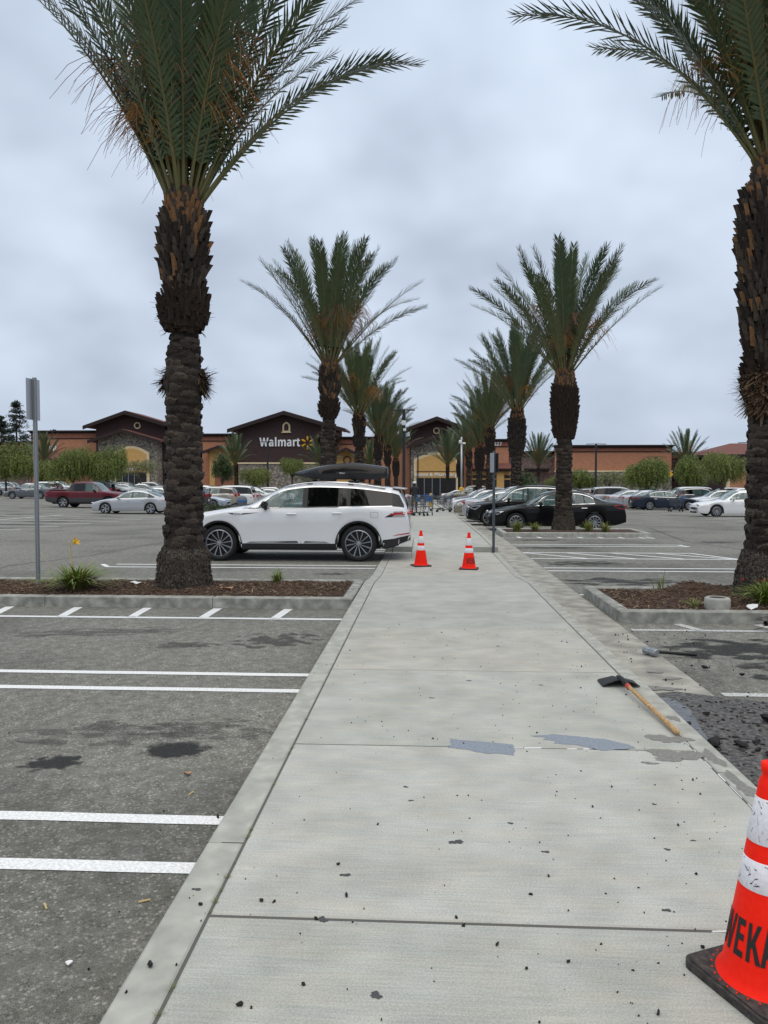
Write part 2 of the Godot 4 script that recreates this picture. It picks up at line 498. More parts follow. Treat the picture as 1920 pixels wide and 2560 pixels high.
func build_ground() -> void:
	var g := structure("parking_lot")
	var xs := [-700.0, -300.0, -150.0, -90.0, -70.0, -56.0, -48.0]
	var x := -42.0
	while x < -10.0:
		xs.append(x)
		x += 2.0
	xs += [-10.0, 0.0, 10.0, 30.0, 60.0, 120.0, 300.0, 700.0]
	var zs := [40.0, 10.0, 0.0, -8.0, -16.0, -22.0]
	var z := -26.0
	while z > -142.0:
		zs.append(z)
		z -= 4.0
	zs += [-142.0, -200.0, -400.0, -900.0]
	var st := S()
	for i in xs.size() - 1:
		for j in zs.size() - 1:
			for c in [[0, 0], [0, 1], [1, 1], [0, 0], [1, 1], [1, 0]]:
				var px: float = xs[i + c[0]]
				var pz: float = zs[j + c[1]]
				st.set_uv(Vector2(px, pz))
				st.set_uv2(Vector2(px, pz))
				st.add_vertex(Vector3(px, gr(px, pz), pz))
	put(st, "asphalt", M.asphalt, g)
	# oil and water marks soaked into the asphalt: x, z, width, depth, turn, seed, raggedness, strength
	var black := Color(0.10, 0.10, 0.105)
	for s in [[-1.62, -4.84, 0.62, 0.50, 0.1, 1, 0.25, 0.86], [-2.30, -4.57, 0.52, 0.34, 0.2, 2, 0.5, 0.80], [-2.12, -5.15, 1.5, 0.62, 0.1, 3, 1.3, 0.30],
			[-1.55, -5.25, 1.3, 0.55, 0.0, 9, 1.3, 0.28], [-1.62, -8.25, 1.1, 0.9, 0.0, 4, 1.2, 0.45], [-2.55, -7.95, 0.9, 0.45, 0.1, 5, 1.1, 0.38], [-3.75, -8.6, 2.6, 0.55, 0.15, 6, 1.0, 0.30],
			[-2.4, -13.2, 1.4, 0.6, 0.0, 7, 1.1, 0.6], [-1.7, -14.2, 0.9, 0.5, 0.0, 8, 1.0, 0.5], [3.3, -20.0, 2.4, 0.7, 0.0, 4, 1.2, 0.5], [3.3, -16.3, 2.2, 1.0, 0.0, 6, 1.2, 0.6], [3.4, -13.4, 2.6, 1.2, 0.0, 3, 1.2, 0.6],
			[3.3, -22.6, 2.2, 0.8, 0.0, 2, 1.1, 0.55], [8.2, -22.0, 1.8, 0.8, 0.2, 5, 1.0, 0.4], [-17.0, -28.0, 4.5, 1.2, 0.0, 3, 1.1, 0.5], [-17.2, -31.0, 4.5, 1.3, 0.0, 6, 1.1, 0.5], [-17.0, -33.8, 4.5, 1.3, 0.0, 4, 1.1, 0.5],
			[-17.0, -36.8, 4.5, 1.3, 0.0, 9, 1.1, 0.5], [-17.3, -39.8, 4.2, 1.3, 0.0, 7, 1.1, 0.5], [-22.3, -38.0, 4.2, 1.3, 0.0, 5, 1.1, 0.4], [-22.3, -41.0, 4.2, 1.3, 0.0, 3, 1.1, 0.4],
			[3.2, -8.1, 2.0, 1.2, 0.0, 6, 0.9, 0.72], [3.9, -7.3, 2.4, 1.4, 0.3, 8, 0.9, 0.7]]:
		var key := "stain%d_%d_%d" % [s[5], int(s[6] * 10), int(s[7] * 100)]
		if not M.has(key):
			var m := mat(key, Color.WHITE, 0.8)
			m.albedo_texture = stain_tex(s[5] * 13, s[6], black, s[7])
			m.transparency = BaseMaterial3D.TRANSPARENCY_ALPHA
			m.texture_repeat = false
		var q := S()
		var y := gr(s[0], s[1]) + (0.004 if s[1] > -22.0 else 0.008)
		var yb := gr(s[0], s[1] - s[3] * 0.5) - gr(s[0], s[1])
		for c in [[-1, -1], [1, -1], [1, 1], [-1, -1], [1, 1], [-1, 1]]:
			q.set_uv(Vector2(c[0] * 0.5 + 0.5, c[1] * 0.5 + 0.5))
			q.add_vertex(Vector3(c[0] * s[2] * 0.5, -c[1] * yb, c[1] * s[3] * 0.5))
		put(q, "oil_stain", M[key], g, Transform3D(Basis(Vector3.UP, s[4]), Vector3(s[0], y, s[1])))
	# white paint
	var W := 0.1
	for zz in [-3.34, -3.83, -6.26, -6.78]: line(g, -6.3, zz, -1.0, zz, W)
	line(g, -6.35, -3.34, -6.35, -3.83, W)
	line(g, -6.35, -6.26, -6.35, -6.78, W)
	line(g, -6.8, -9.54, -1.02, -9.54, W)
	for k in 7: line(g, -1.9 - k * 0.92, -9.55, -1.9 - k * 0.92 + 0.05 - 0.05 * k, -10.27, 0.12)
	for zz in [-15.12, -15.6, -18.7, -19.2, -21.9, -22.4]: line(g, -6.4, zz, -1.0, zz, W)
	for a in [[-15.12, -15.6], [-18.7, -19.2], [-21.9, -22.4]]: line(g, -6.4, a[0], -6.7, a[1], W)
	line(g, 2.4, -9.05, 8.0, -9.05, W, "line_paint_old")
	for k in 5: line(g, 3.2 + k * 0.95, -9.06, 3.05 + k * 0.95, -9.46, 0.12, "line_paint_old")
	line(g, 2.42, -6.34, 3.0, -6.34, W, "line_paint_old")
	line(g, 3.7, -6.30, 8.0, -6.30, W, "line_paint_old")
	for zz in [-14.9, -15.4]: line(g, 2.35, zz, 8.2, zz, W)
	for zz in [-20.5, -21.0]: line(g, 2.35, zz, 6.9, zz, W)
	line(g, 6.9, -20.5, 6.75, -21.0, W)
	line(g, 2.35, -11.8, 2.6, -11.8, W)
	line(g, 2.35, -18.65, 6.3, -18.65, W)
	line(g, 2.35, -17.25, 6.9, -17.25, W)
	line(g, 6.3, -18.65, 6.9, -17.25, W)
	for k in 4: line(g, 2.35 + k * 1.05, -18.6, 3.6 + k * 1.05, -17.3, W)
	line(g, 2.3, -23.55, 6.9, -23.55, W)
	for k in 7: line(g, 2.9 + k * 0.62, -23.6, 2.85 + k * 0.62, -24.1, 0.11)
	line(g, 6.9, -23.55, 6.8, -24.3, W)
	for c in CRACKS:
		for k in c.size() - 1: line(g, c[k][0], c[k][1], c[k + 1][0], c[k + 1][1], 0.035, "joint")
	for k in 6:                                    # stalls across the aisles
		var zz := -27.0 - k * 2.55
		line(g, -19.8, zz, -14.6 + k * 0.15, zz, 0.12)
		line(g, -25.6, zz, -20.2, zz, 0.12)
	line(g, -20.0, -26.0, -20.0, -41.5, 0.12)
	for k in 12:
		var zz := -34.0 - k * 2.9
		line(g, 14.6, zz, 19.8, zz, 0.12)
	for k in 20:
		line(g, -6.4, -28.0 - k * 2.9, -1.2, -28.0 - k * 2.9, 0.12)
		line(g, 2.5, -30.3 - k * 2.9, 7.2, -30.3 - k * 2.9, 0.12)

# long sealed cracks in the open part of the lot
const CRACKS := [[[-8.1, -13.1], [-8.5, -15.2], [-7.75, -17.3], [-7.4, -21.3]], [[-13.0, -22.2], [-12.0, -24.6], [-10.9, -27.2]], [[9.0, -15.0], [7.4, -22.3], [8.6, -30.0]]]

func line(g: Node3D, x0: float, z0: float, x1: float, z1: float, w: float, m := "line_paint") -> void:
	var a := Vector2(x0, z0)
	var b := Vector2(x1, z1)
	var n := (b - a).normalized().orthogonal() * w * 0.5
	var c := (a + b) * 0.5
	var st := S()
	var steps := int(ceil(a.distance_to(b) / 0.35)) if z0 > -16.0 else int(ceil(a.distance_to(b) / 2.0))
	var up := 0.004 if z0 > -22.0 else 0.009
	var near := z0 > -16.0
	var last := []
	for k in steps + 1:
		var p := a.lerp(b, float(k) / steps)
		var j := (rng.randf() - 0.5) * 0.012 if near else 0.0
		var l := p + n * (1.0 + j / w)
		var r := p - n * (1.0 - j / w + ((rng.randf() - 0.5) * 0.07 if near else 0.0))
		var v := [Vector3(l.x - c.x, gr(l.x, l.y) + up, l.y - c.y), Vector3(r.x - c.x, gr(r.x, r.y) + up, r.y - c.y)]
		if k: quad(st, last[0], v[0], v[1], last[1])
		last = v
	put(st, "painted_line", M[m], g, Transform3D(Basis.IDENTITY, Vector3(c.x, 0, c.y)))

func build_walk() -> void:
	var g := structure("walkway")
	# bed under the joints
	var st := S()
	var zz := 6.0
	while zz > -104.0:
		var z2 := zz - 1.0
		var a := minf(walk_h(zz), 0.15) - 0.005 if zz > -17.0 or zz < -21.5 else -0.02
		var b := minf(walk_h(z2), 0.15) - 0.005 if z2 > -17.0 or z2 < -21.5 else -0.02
		quad(st, Vector3(-0.9, a, zz), Vector3(-0.9, b, z2), Vector3(1.68, b, z2), Vector3(1.68, a, zz))
		zz = z2
	put(st, "joint_bed", M.joint, g)
	var js := []
	var d := -4.67
	while d < 17.0:
		js.append(d)
		d += 1.85
	js[-1] = 17.0
	for k in js.size() - 1:
		var z0: float = -js[k] - 0.009
		var z1: float = -js[k + 1] + 0.009
		var ys := [walk_h(z0), walk_h(z0), walk_h(z1), walk_h(z1)]
		part(slab(-0.789, 1.591, z0, z1, ys, 0.14, 0.006), "slab", M["concrete%d" % (k % 4)], g)
	part(slab(-0.32, 1.10, -17.006, -19.2, [0.02, 0.02, 0.085, 0.085], 0.14, 0.006), "slab", M.concrete1, g)
	part(slab(-0.32, 1.10, -19.206, -21.39, [0.085, 0.085, 0.15, 0.15], 0.14, 0.006), "slab", M.concrete0, g)
	for s in [[-0.785, -0.326], [1.106, 1.588]]:
		part(slab(s[0], s[1], -17.006, -18.494, [0.02, 0.02, 0.02, 0.02], 0.14, 0.006), "slab", M.concrete2, g)
		part(slab(s[0], s[1], -18.506, -21.39, [0.15, 0.15, 0.15, 0.15], 0.2, 0.015), "slab", M.concrete3, g)
	d = 21.4
	while d < 103.0:
		var z0 := -d - 0.008
		var z1 := -d - 1.842
		part(slab(-0.785, 1.588, z0, z1, [walk_h(z0), walk_h(z0), walk_h(z1), walk_h(z1)], 0.14, 0.009), "slab", M["concrete%d" % (int(d) % 4)], g)
		d += 1.85
	for s in [[-0.96, -0.80], [1.602, 1.735]]:
		var cuts := [-4.0, -0.4, 3.3, 7.0, 9.6, 12.0, 14.0, 16.2, 18.5]
		if s[0] > 0: cuts = [-4.0, -1.2, 1.6, 4.25, 7.1, 9.3, 12.0, 14.0, 16.2, 18.5]
		for k in cuts.size() - 1:
			var z0: float = -cuts[k] - 0.004
			var z1: float = -cuts[k + 1] + 0.004
			var y0 := walk_h(z0) if cuts[k] < 17.0 else 0.02
			var y1 := walk_h(z1) if cuts[k + 1] < 17.0 else 0.02
			part(slab(s[0], s[1], z0, z1, [y0, y0, y1, y1], 0.3, 0.010), "kerb_section", M.kerb, g)
		var dd := 18.506
		while dd < 103.0:
			var z0 := -dd
			var z1 := -dd - 3.69
			part(slab(s[0], s[1], z0, z1, [0.15 + gr(0, z0), 0.15 + gr(0, z0), 0.15 + gr(0, z1), 0.15 + gr(0, z1)], 0.35, 0.018), "kerb_section", M.kerb, g)
			dd += 3.7
	# concrete gutter along one side
	var gt := structure("gutter")
	d = -4.0
	var n := 0
	while d < 100.0:
		var len := 3.05 if d < 40.0 else 8.0
		var z0 := -d - 0.004
		var z1 := -d - len + 0.004
		part(slab(1.74, 2.33, z0, z1, [0.012 + gr(0, z0), 0.016 + gr(0, z0), 0.016 + gr(0, z1), 0.012 + gr(0, z1)], 0.1, 0.006), "gutter_section", M.gutter, gt)
		d += len
		n += 1
	# sealant crumbling out of two joints
	for a in [[-2.73, 0.75, 1.5], [-4.58, 0.15, 1.2]]:
		var x: float = a[1]
		while x < a[2]:
			var l := R(0.02, 0.12)
			if rng.randf() < 0.4:
				st = S()
				box(st, Vector3.ZERO, Vector3(l, 0.008, R(0.004, 0.009)), 0.002, Basis(Vector3.UP, R(-0.1, 0.1)))
				put(st, "sealant", M.paper, g, Transform3D(Basis.IDENTITY, Vector3(x, 0.147, a[0] + R(-0.006, 0.006))))
			x += l + R(0.0, 0.06)
	for k in 8:
		st = S()
		var l := R(0.03, 0.16)
		box(st, Vector3.ZERO, Vector3(R(0.004, 0.010), 0.006, l), 0.002)
		put(st, "sealant", M.paper, g, Transform3D(Basis.IDENTITY, Vector3(1.596 + R(-0.005, 0.005), 0.149, -3.6 - k * 0.19)))
	# patches of blue-grey paint, damp and old gum on the slabs
	blot(g, "paint_patch", M.blue_paint, BLUE1, 0.1516, 0.005)
	blot(g, "paint_patch", M.blue_paint, BLUE2, 0.1516, 0.006)
	for a in [[1.50, -4.78, 0.13, 0.09], [1.47, -4.5, 0.15, 0.12], [1.38, -4.42, 0.07, 0.04], [1.66, -4.46, 0.05, 0.13], [1.66, -4.05, 0.055, 0.18], [1.67, -5.2, 0.035, 0.08], [1.27, -4.36, 0.05, 0.02]]:
		blob(g, "damp_mark", M.damp, a[0], a[1], a[2], a[3], 0.1520 if a[0] < 1.59 else 0.1512)
	for a in [[2.08, -7.0, 0.07, 0.05], [2.15, -6.78, 0.09, 0.05], [1.95, -6.45, 0.16, 0.08]]:
		blob(g, "damp_mark", M.damp, a[0], a[1], a[2], a[3], 0.020)
	for a in [[0.14, -3.35, 0.032], [-0.32, -3.04, 0.021], [0.52, -3.28, 0.017], [0.40, -3.55, 0.013], [-0.07, -3.78, 0.013], [-0.10, -3.95, 0.013], [-0.15, -2.32, 0.023], [-0.37, -2.72, 0.02], [1.05, -3.33, 0.014], [1.19, -3.42, 0.012], [1.13, -3.80, 0.012], [0.9, -2.85, 0.016],
			[0.35, -6.1, 0.02], [-0.1, -6.9, 0.018], [0.7, -7.4, 0.02], [0.1, -8.9, 0.02], [1.0, -9.3, 0.022], [0.4, -10.8, 0.02], [-0.3, -9.7, 0.02], [0.9, -6.0, 0.018], [0.05, -5.6, 0.02], [-0.89, -2.9, 0.018]]:
		blob(g, "gum_spot", M.gum, a[0], a[1], a[2], a[2] * R(0.6, 0.9), 0.1518)

const BLUE1 := [[0.149, -4.71], [0.33, -4.67], [0.533, -4.625], [0.53, -4.53], [0.515, -4.44], [0.42, -4.47], [0.36, -4.46], [0.25, -4.52], [0.14, -4.555], [0.16, -4.62]]
const BLUE2 := [[0.66, -4.79], [0.80, -4.83], [0.98, -4.79], [1.12, -4.75], [1.235, -4.665], [1.26, -4.60], [1.16, -4.575], [1.05, -4.555], [0.95, -4.62], [0.90, -4.645], [0.78, -4.66], [0.80, -4.70], [0.72, -4.73], [0.76, -4.76]]

func blot(g: Node3D, called: String, m: Material, pts: Array, y: float, jit := 0.008) -> void:
	var poly := PackedVector2Array()
	for i in pts.size():
		var a := Vector2(pts[i][0], pts[i][1])
		var b := Vector2(pts[(i + 1) % pts.size()][0], pts[(i + 1) % pts.size()][1])
		for k in 4:
			poly.append(a.lerp(b, k / 4.0) + Vector2(R(-1, 1), R(-1, 1)) * jit)
	var c := Vector2.ZERO
	for p in poly: c += p / poly.size()
	for i in poly.size(): poly[i] -= c
	var st := S()
	var ix := Geometry2D.triangulate_polygon(poly)
	for i in range(0, ix.size(), 3):
		tri(st, Vector3(poly[ix[i]].x, 0, poly[ix[i]].y), Vector3(poly[ix[i + 1]].x, 0, poly[ix[i + 1]].y), Vector3(poly[ix[i + 2]].x, 0, poly[ix[i + 2]].y))
	put(st, called, m, g, Transform3D(Basis.IDENTITY, Vector3(c.x, y, c.y)))

func blob(g: Node3D, called: String, m: Material, x: float, z: float, rx: float, rz: float, y: float) -> void:
	var st := S()
	var last := Vector3.ZERO
	var ph := R(0, 9)
	var jit := []
	for k in 40: jit.append(R(-0.10, 0.10))
	for k in 41:
		var a := TAU * (k % 40) / 40.0
		var f: float = 0.85 + jit[k % 40] + 0.22 * sin(a * 2.0 + ph) + 0.16 * sin(a * 3.0 + ph * 2.3) + 0.09 * sin(a * 7.0 + ph)
		var p := Vector3(cos(a) * rx * f, 0, sin(a) * rz * f)
		if k: tri(st, Vector3(0, 0.0004, 0), last, p)
		last = p
	put(st, called, m, g, Transform3D(Basis.IDENTITY, Vector3(x, y, z)))

# raised planting bed: kerb sections round a bumpy mulch surface
func island(called: String, label: String, x0: float, x1: float, z0: float, z1: float, near := false) -> Node3D:
	var cx := (x0 + x1) * 0.5
	var cz := (z0 + z1) * 0.5
	var gy := gr(cx, cz)
	var o := thing(called, label, "planter", Vector3(cx, gy, cz), 0.0, "kerbed palm islands")
	var w := 0.15
	var top := 0.152
	for zz in [z0, z1]:
		var sgn := 1.0 if zz > cz else -1.0
		var x := x0
		while x < x1 - 0.05:
			var e := minf(x + 2.35, x1)
			if x1 - e < 0.6: e = x1
			part(slab(x - cx + 0.004, e - cx - 0.004, zz - cz, zz - cz - sgn * w, [top, top, top, top], 0.4, 0.022), "kerb_section", M.kerb_worn if near else M.kerb, o)
			x = e
	for xx in [x0, x1]:
		var sgn := 1.0 if xx > cx else -1.0
		part(slab(xx - cx, xx - cx - sgn * w, (z0 - cz) - w - 0.004, (z1 - cz) + w + 0.004, [top, top, top, top], 0.4, 0.022), "kerb_section", M.kerb_worn if near else M.kerb, o)
	var st := S(true)
	var nx := int((x1 - x0) / (0.09 if near else 0.4))
	var nz := int(absf(z1 - z0) / (0.09 if near else 0.4))
	var nn := noise(0.9, 5)
	var hf := func(i: int, j: int) -> Vector3:
		var px := lerpf(x0 + w, x1 - w, float(i) / nx)
		var pz := lerpf(z0 - w, z1 + w, float(j) / nz)
		var ed := minf(minf(i, nx - i) / (nx * 0.15), minf(j, nz - j) / (nz * 0.3))
		var y := 0.118 + 0.03 * clampf(ed, 0, 1) + nn.get_noise_2d(px * 1.5, pz * 1.5) * 0.03 + (nn.get_noise_2d(px * 16, pz * 16) * 0.022 if near else 0.0)
		if called == "palm_island" and near and x0 > 0:
			y += 0.13 * exp(-(pow((px - 3.75) / 0.28, 2) + pow((pz + 11.2) / 0.22, 2))) + 0.09 * exp(-(pow((px - 4.3) / 0.4, 2) + pow((pz + 11.3) / 0.25, 2)))
		return Vector3(px - cx, y, pz - cz)
	for i in nx:
		for j in nz:
			quad(st, hf.call(i, j), hf.call(i, j + 1), hf.call(i + 1, j + 1), hf.call(i + 1, j))
	put(st, "mulch_bed", M.mulch, o)
	if near:
		var mm := MultiMesh.new()
		mm.transform_format = MultiMesh.TRANSFORM_3D
		mm.use_colors = true
		st = S()
		box(st, Vector3.ZERO, Vector3(0.05, 0.005, 0.009))
		mm.mesh = done(st)
		var total := int((x1 - x0) * 1300)
		mm.instance_count = total
		for k in total:
			var p: Vector3 = hf.call(rng.randi_range(1, nx - 1), rng.randi_range(1, nz - 1))
			p += Vector3(R(-0.05, 0.05), R(0.0, 0.014), R(-0.05, 0.05))
			var b := Basis.from_euler(Vector3(R(-0.5, 0.5), R(0, TAU), R(-0.5, 0.5))).scaled(Vector3.ONE * R(0.4, 1.5))
			mm.set_instance_transform(k, Transform3D(b, p))
			var t := rng.randf()
			var c := Color(0.058, 0.034, 0.021).lerp(Color(0.20, 0.132, 0.083), t * t)
			if rng.randf() < 0.06: c = Color(0.34, 0.25, 0.16)
			mm.set_instance_color(k, c)
		var mi := MultiMeshInstance3D.new()
		mi.multimesh = mm
		mi.material_override = M.mulch_chip
		mi.name = "mulch_chips"
		mi.set_meta("kind", "stuff")
		o.add_child(mi)
	return o

# ------------------------------------------------------------ vehicles
# x runs from the nose (0) to the tail (L); y up; z across. Monotone cubic through keys.
func cv(k: Array, x: float) -> float:
	var n := k.size()
	if x <= k[0][0]: return k[0][1]
	if x >= k[n - 1][0]: return k[n - 1][1]
	var i := 0
	while x > k[i + 1][0]: i += 1
	var h: float = k[i + 1][0] - k[i][0]
	var d: float = (k[i + 1][1] - k[i][1]) / h
	var m0 := d
	var m1 := d
	if i > 0:
		var dp: float = (k[i][1] - k[i - 1][1]) / (k[i][0] - k[i - 1][0])
		m0 = 0.0 if dp * d <= 0 else 2.0 * dp * d / (dp + d)
	if i < n - 2:
		var dn: float = (k[i + 2][1] - k[i + 1][1]) / (k[i + 2][0] - k[i + 1][0])
		m1 = 0.0 if dn * d <= 0 else 2.0 * dn * d / (dn + d)
	var t: float = (x - k[i][0]) / h
	var t2 := t * t
	var t3 := t2 * t
	return (2 * t3 - 3 * t2 + 1) * k[i][1] + (t3 - 2 * t2 + t) * h * m0 + (-2 * t3 + 3 * t2) * k[i + 1][1] + (t3 - t2) * h * m1

func specs() -> Dictionary:
	var s := {}
	s.big_suv = {L = 5.06, W = 2.02, xf = 0.92, xr = 3.94, r = 0.39, ra = 0.45, rw = 0.66, wt = 0.26,
		top = [[0, 0.62], [0.03, 0.86], [0.12, 0.98], [0.5, 1.05], [1.0, 1.13], [1.42, 1.20], [1.9, 1.45], [2.4, 1.655], [3.0, 1.71], [3.7, 1.69], [4.4, 1.62], [4.78, 1.55], [4.88, 1.42], [4.99, 1.17], [5.03, 0.98], [5.05, 0.75], [5.06, 0.55]],
		belt = [[0, 0.58], [0.04, 0.82], [0.15, 0.93], [0.6, 1.0], [1.4, 1.13], [2.5, 1.165], [4.5, 1.19], [4.9, 1.16], [5.0, 0.95], [5.06, 0.52]],
		low = [[0, 0.30], [0.3, 0.24], [1.4, 0.25], [3.4, 0.25], [4.4, 0.27], [4.8, 0.35], [5.06, 0.44]],
		ws = [1.42, 2.36], rg = [4.80, 4.99], win = [[1.62, 2.72, "glass"], [2.83, 3.50, "glass_dark"], [3.53, 3.68, "glass_dark"], [3.76, 4.66, "glass_dark"]], seams = [1.42, 2.70, 3.68], mirror = 1.93, clad = 0.39, lip = true}
	s.sedan = {L = 4.86, W = 1.85, xf = 0.95, xr = 3.73, r = 0.33, ra = 0.375, rw = 0.56, wt = 0.22,
		top = [[0, 0.52], [0.04, 0.66], [0.2, 0.75], [0.7, 0.85], [1.35, 0.955], [1.75, 1.19], [2.2, 1.41], [2.7, 1.465], [3.2, 1.44], [3.6, 1.34], [4.0, 1.18], [4.25, 1.09], [4.6, 1.065], [4.78, 1.02], [4.83, 0.85], [4.86, 0.6]],
		belt = [[0, 0.50], [0.06, 0.63], [0.25, 0.71], [0.9, 0.82], [1.5, 0.90], [3.4, 0.97], [4.3, 1.01], [4.75, 0.97], [4.82, 0.8], [4.86, 0.57]],
		low = [[0, 0.24], [0.4, 0.19], [4.3, 0.20], [4.86, 0.32]],
		ws = [1.35, 2.22], rg = [3.45, 4.22], win = [[1.62, 2.62, "glass"], [2.69, 3.36, "glass"], [3.40, 3.74, "glass"]], seams = [1.40, 2.63, 3.55], mirror = 1.80, clad = 0.0, lip = false}
	s.low_sedan = {L = 4.64, W = 1.78, xf = 0.90, xr = 3.60, r = 0.325, ra = 0.37, rw = 0.50, wt = 0.23,
		top = [[0, 0.50], [0.04, 0.66], [0.2, 0.74], [0.7, 0.86], [1.3, 0.955], [1.75, 1.21], [2.2, 1.38], [2.6, 1.435], [3.1, 1.39], [3.6, 1.25], [4.1, 1.07], [4.35, 1.02], [4.55, 0.97], [4.61, 0.8], [4.64, 0.58]],
		belt = [[0, 0.48], [0.06, 0.62], [0.25, 0.71], [0.9, 0.82], [1.5, 0.89], [3.0, 0.95], [3.8, 0.955], [4.5, 0.90], [4.6, 0.74], [4.64, 0.55]],
		low = [[0, 0.22], [0.4, 0.18], [4.2, 0.19], [4.64, 0.28]],
		ws = [1.30, 2.15], rg = [3.25, 4.15], win = [[1.58, 2.45, "glass"], [2.52, 3.42, "glass"]], seams = [1.36, 2.48, 3.35], mirror = 1.72, clad = 0.0, lip = false}
	s.crossover = {L = 4.45, W = 1.84, xf = 0.87, xr = 3.50, r = 0.345, ra = 0.40, rw = 0.60, wt = 0.23,
		top = [[0, 0.60], [0.03, 0.78], [0.12, 0.88], [0.5, 0.97], [1.15, 1.06], [1.5, 1.28], [1.95, 1.58], [2.5, 1.67], [3.2, 1.655], [3.9, 1.58], [4.15, 1.52], [4.28, 1.3], [4.38, 1.05], [4.42, 0.8], [4.45, 0.55]],
		belt = [[0, 0.56], [0.04, 0.72], [0.15, 0.83], [0.6, 0.92], [1.3, 1.0], [2.5, 1.05], [3.8, 1.10], [4.28, 1.08], [4.4, 0.78], [4.45, 0.52]],
		low = [[0, 0.28], [0.4, 0.23], [3.9, 0.24], [4.45, 0.38]],
		ws = [1.15, 2.0], rg = [4.15, 4.36], win = [[1.40, 2.38, "glass"], [2.46, 3.20, "glass"], [3.27, 3.92, "glass_dark"]], seams = [1.22, 2.42, 3.30], mirror = 1.62, clad = 0.33, lip = true}
	s.minivan = {L = 5.1, W = 1.98, xf = 0.98, xr = 4.0, r = 0.34, ra = 0.39, rw = 0.68, wt = 0.23,
		top = [[0, 0.58], [0.03, 0.74], [0.15, 0.85], [0.6, 0.97], [1.05, 1.08], [1.5, 1.38], [2.0, 1.66], [2.6, 1.75], [3.6, 1.76], [4.5, 1.72], [4.8, 1.64], [4.93, 1.35], [5.03, 1.05], [5.07, 0.8], [5.1, 0.5]],
		belt = [[0, 0.54], [0.04, 0.68], [0.2, 0.80], [0.7, 0.92], [1.2, 1.0], [2.5, 1.03], [4.7, 1.06], [4.95, 1.02], [5.06, 0.75], [5.1, 0.47]],
		low = [[0, 0.24], [0.4, 0.19], [4.6, 0.2], [5.1, 0.33]],
		ws = [1.05, 2.05], rg = [4.80, 5.0], win = [[1.45, 2.50, "glass"], [2.58, 3.55, "glass_dark"], [3.63, 4.60, "glass_dark"]], seams = [1.35, 2.53, 3.60], mirror = 1.72, clad = 0.0, lip = false}
	s.pickup = {L = 5.63, W = 2.02, xf = 1.0, xr = 4.30, r = 0.39, ra = 0.46, rw = 0.70, wt = 0.26,
		top = [[0, 0.72], [0.03, 0.95], [0.15, 1.07], [0.6, 1.13], [1.45, 1.23], [1.8, 1.5], [2.2, 1.80], [2.7, 1.87], [3.3, 1.86], [3.62, 1.82], [3.85, 1.62], [4.3, 1.30], [4.5, 1.27], [5.5, 1.26], [5.59, 1.2], [5.63, 0.75]],
		belt = [[0, 0.68], [0.04, 0.90], [0.2, 1.0], [0.8, 1.08], [1.5, 1.17], [3.5, 1.19], [5.5, 1.215], [5.58, 1.15], [5.63, 0.72]],
		low = [[0, 0.40], [0.4, 0.34], [4.9, 0.36], [5.63, 0.48]],
		ws = [1.45, 2.24], rg = [3.62, 3.9], win = [[1.68, 2.68, "glass"], [2.76, 3.50, "glass_dark"]], seams = [1.50, 2.72, 3.56], mirror = 1.98, clad = 0.74, lip = true}
	for k in s: s[k].key = k
	return s

func car_ring(s: Dictionary, x: float) -> PackedVector3Array:
	var yl := cv(s.low, x)
	for a in [s.xf, s.xr]:
		var dx: float = absf(x - a)
		if dx < s.ra: yl = maxf(yl, s.r + sqrt(s.ra * s.ra - dx * dx))
	var yb := cv(s.belt, x)
	var yt := maxf(cv(s.top, x), yb + 0.02)
	var cab := clampf((yt - yb - 0.06) / 0.30, 0.0, 1.0)
	var L: float = s.L
	var w: float = s.W * 0.5
	if x < 0.9: w *= 1.0 - 0.22 * pow(1.0 - x / 0.9, 2.6)
	if x > L - 0.8: w *= 1.0 - 0.15 * pow(1.0 - (L - x) / 0.8, 2.2)
	if x < 0.06: w *= 1.0 - 0.06 * (1.0 - x / 0.06)
	yl = minf(yl, yb - 0.05)
	var rw: float = s.rw
	var h := yb - yl
	var p := PackedVector3Array()
	p.append(Vector3(x, yl + 0.005, w - 0.16))
	p.append(Vector3(x, yl, w - 0.035))
	var y3: float = s.clad if s.clad > yl + 0.04 and s.clad < yl + h * 0.58 else yl + h * 0.34
	p.append(Vector3(x, lerpf(yl, y3, 0.3), w - 0.012))
	p.append(Vector3(x, y3, w - 0.004))
	p.append(Vector3(x, yl + h * 0.62, w - 0.014))
	p.append(Vector3(x, yl + h * 0.85, w - 0.002))
	p.append(Vector3(x, yl + h * 0.95, w - 0.042))
	p.append(Vector3(x, yb, w - 0.072))
	p.append(Vector3(x, lerpf(yb + 0.005, yt - 0.115, cab), lerpf(w - 0.13, rw + 0.05, cab)))
	p.append(Vector3(x, lerpf(yb + 0.5 * (yt - yb), yt - 0.055, cab), lerpf(w - 0.22, rw, cab)))
	p.append(Vector3(x, lerpf(yb + 0.75 * (yt - yb), yt - 0.02, cab), lerpf(w - 0.36, rw - 0.10, cab)))
	p.append(Vector3(x, yt - 0.006, rw * 0.5))
	p.append(Vector3(x, yt, 0.0))
	return p

func side_z(s: Dictionary, x: float, y: float) -> float:
	var p := car_ring(s, x)
	for i in range(1, 11):
		if y >= p[i].y and y <= p[i + 1].y and p[i + 1].y > p[i].y:
			return lerpf(p[i].z, p[i + 1].z, (y - p[i].y) / (p[i + 1].y - p[i].y))
	return p[1].z if y < p[1].y else p[10].z

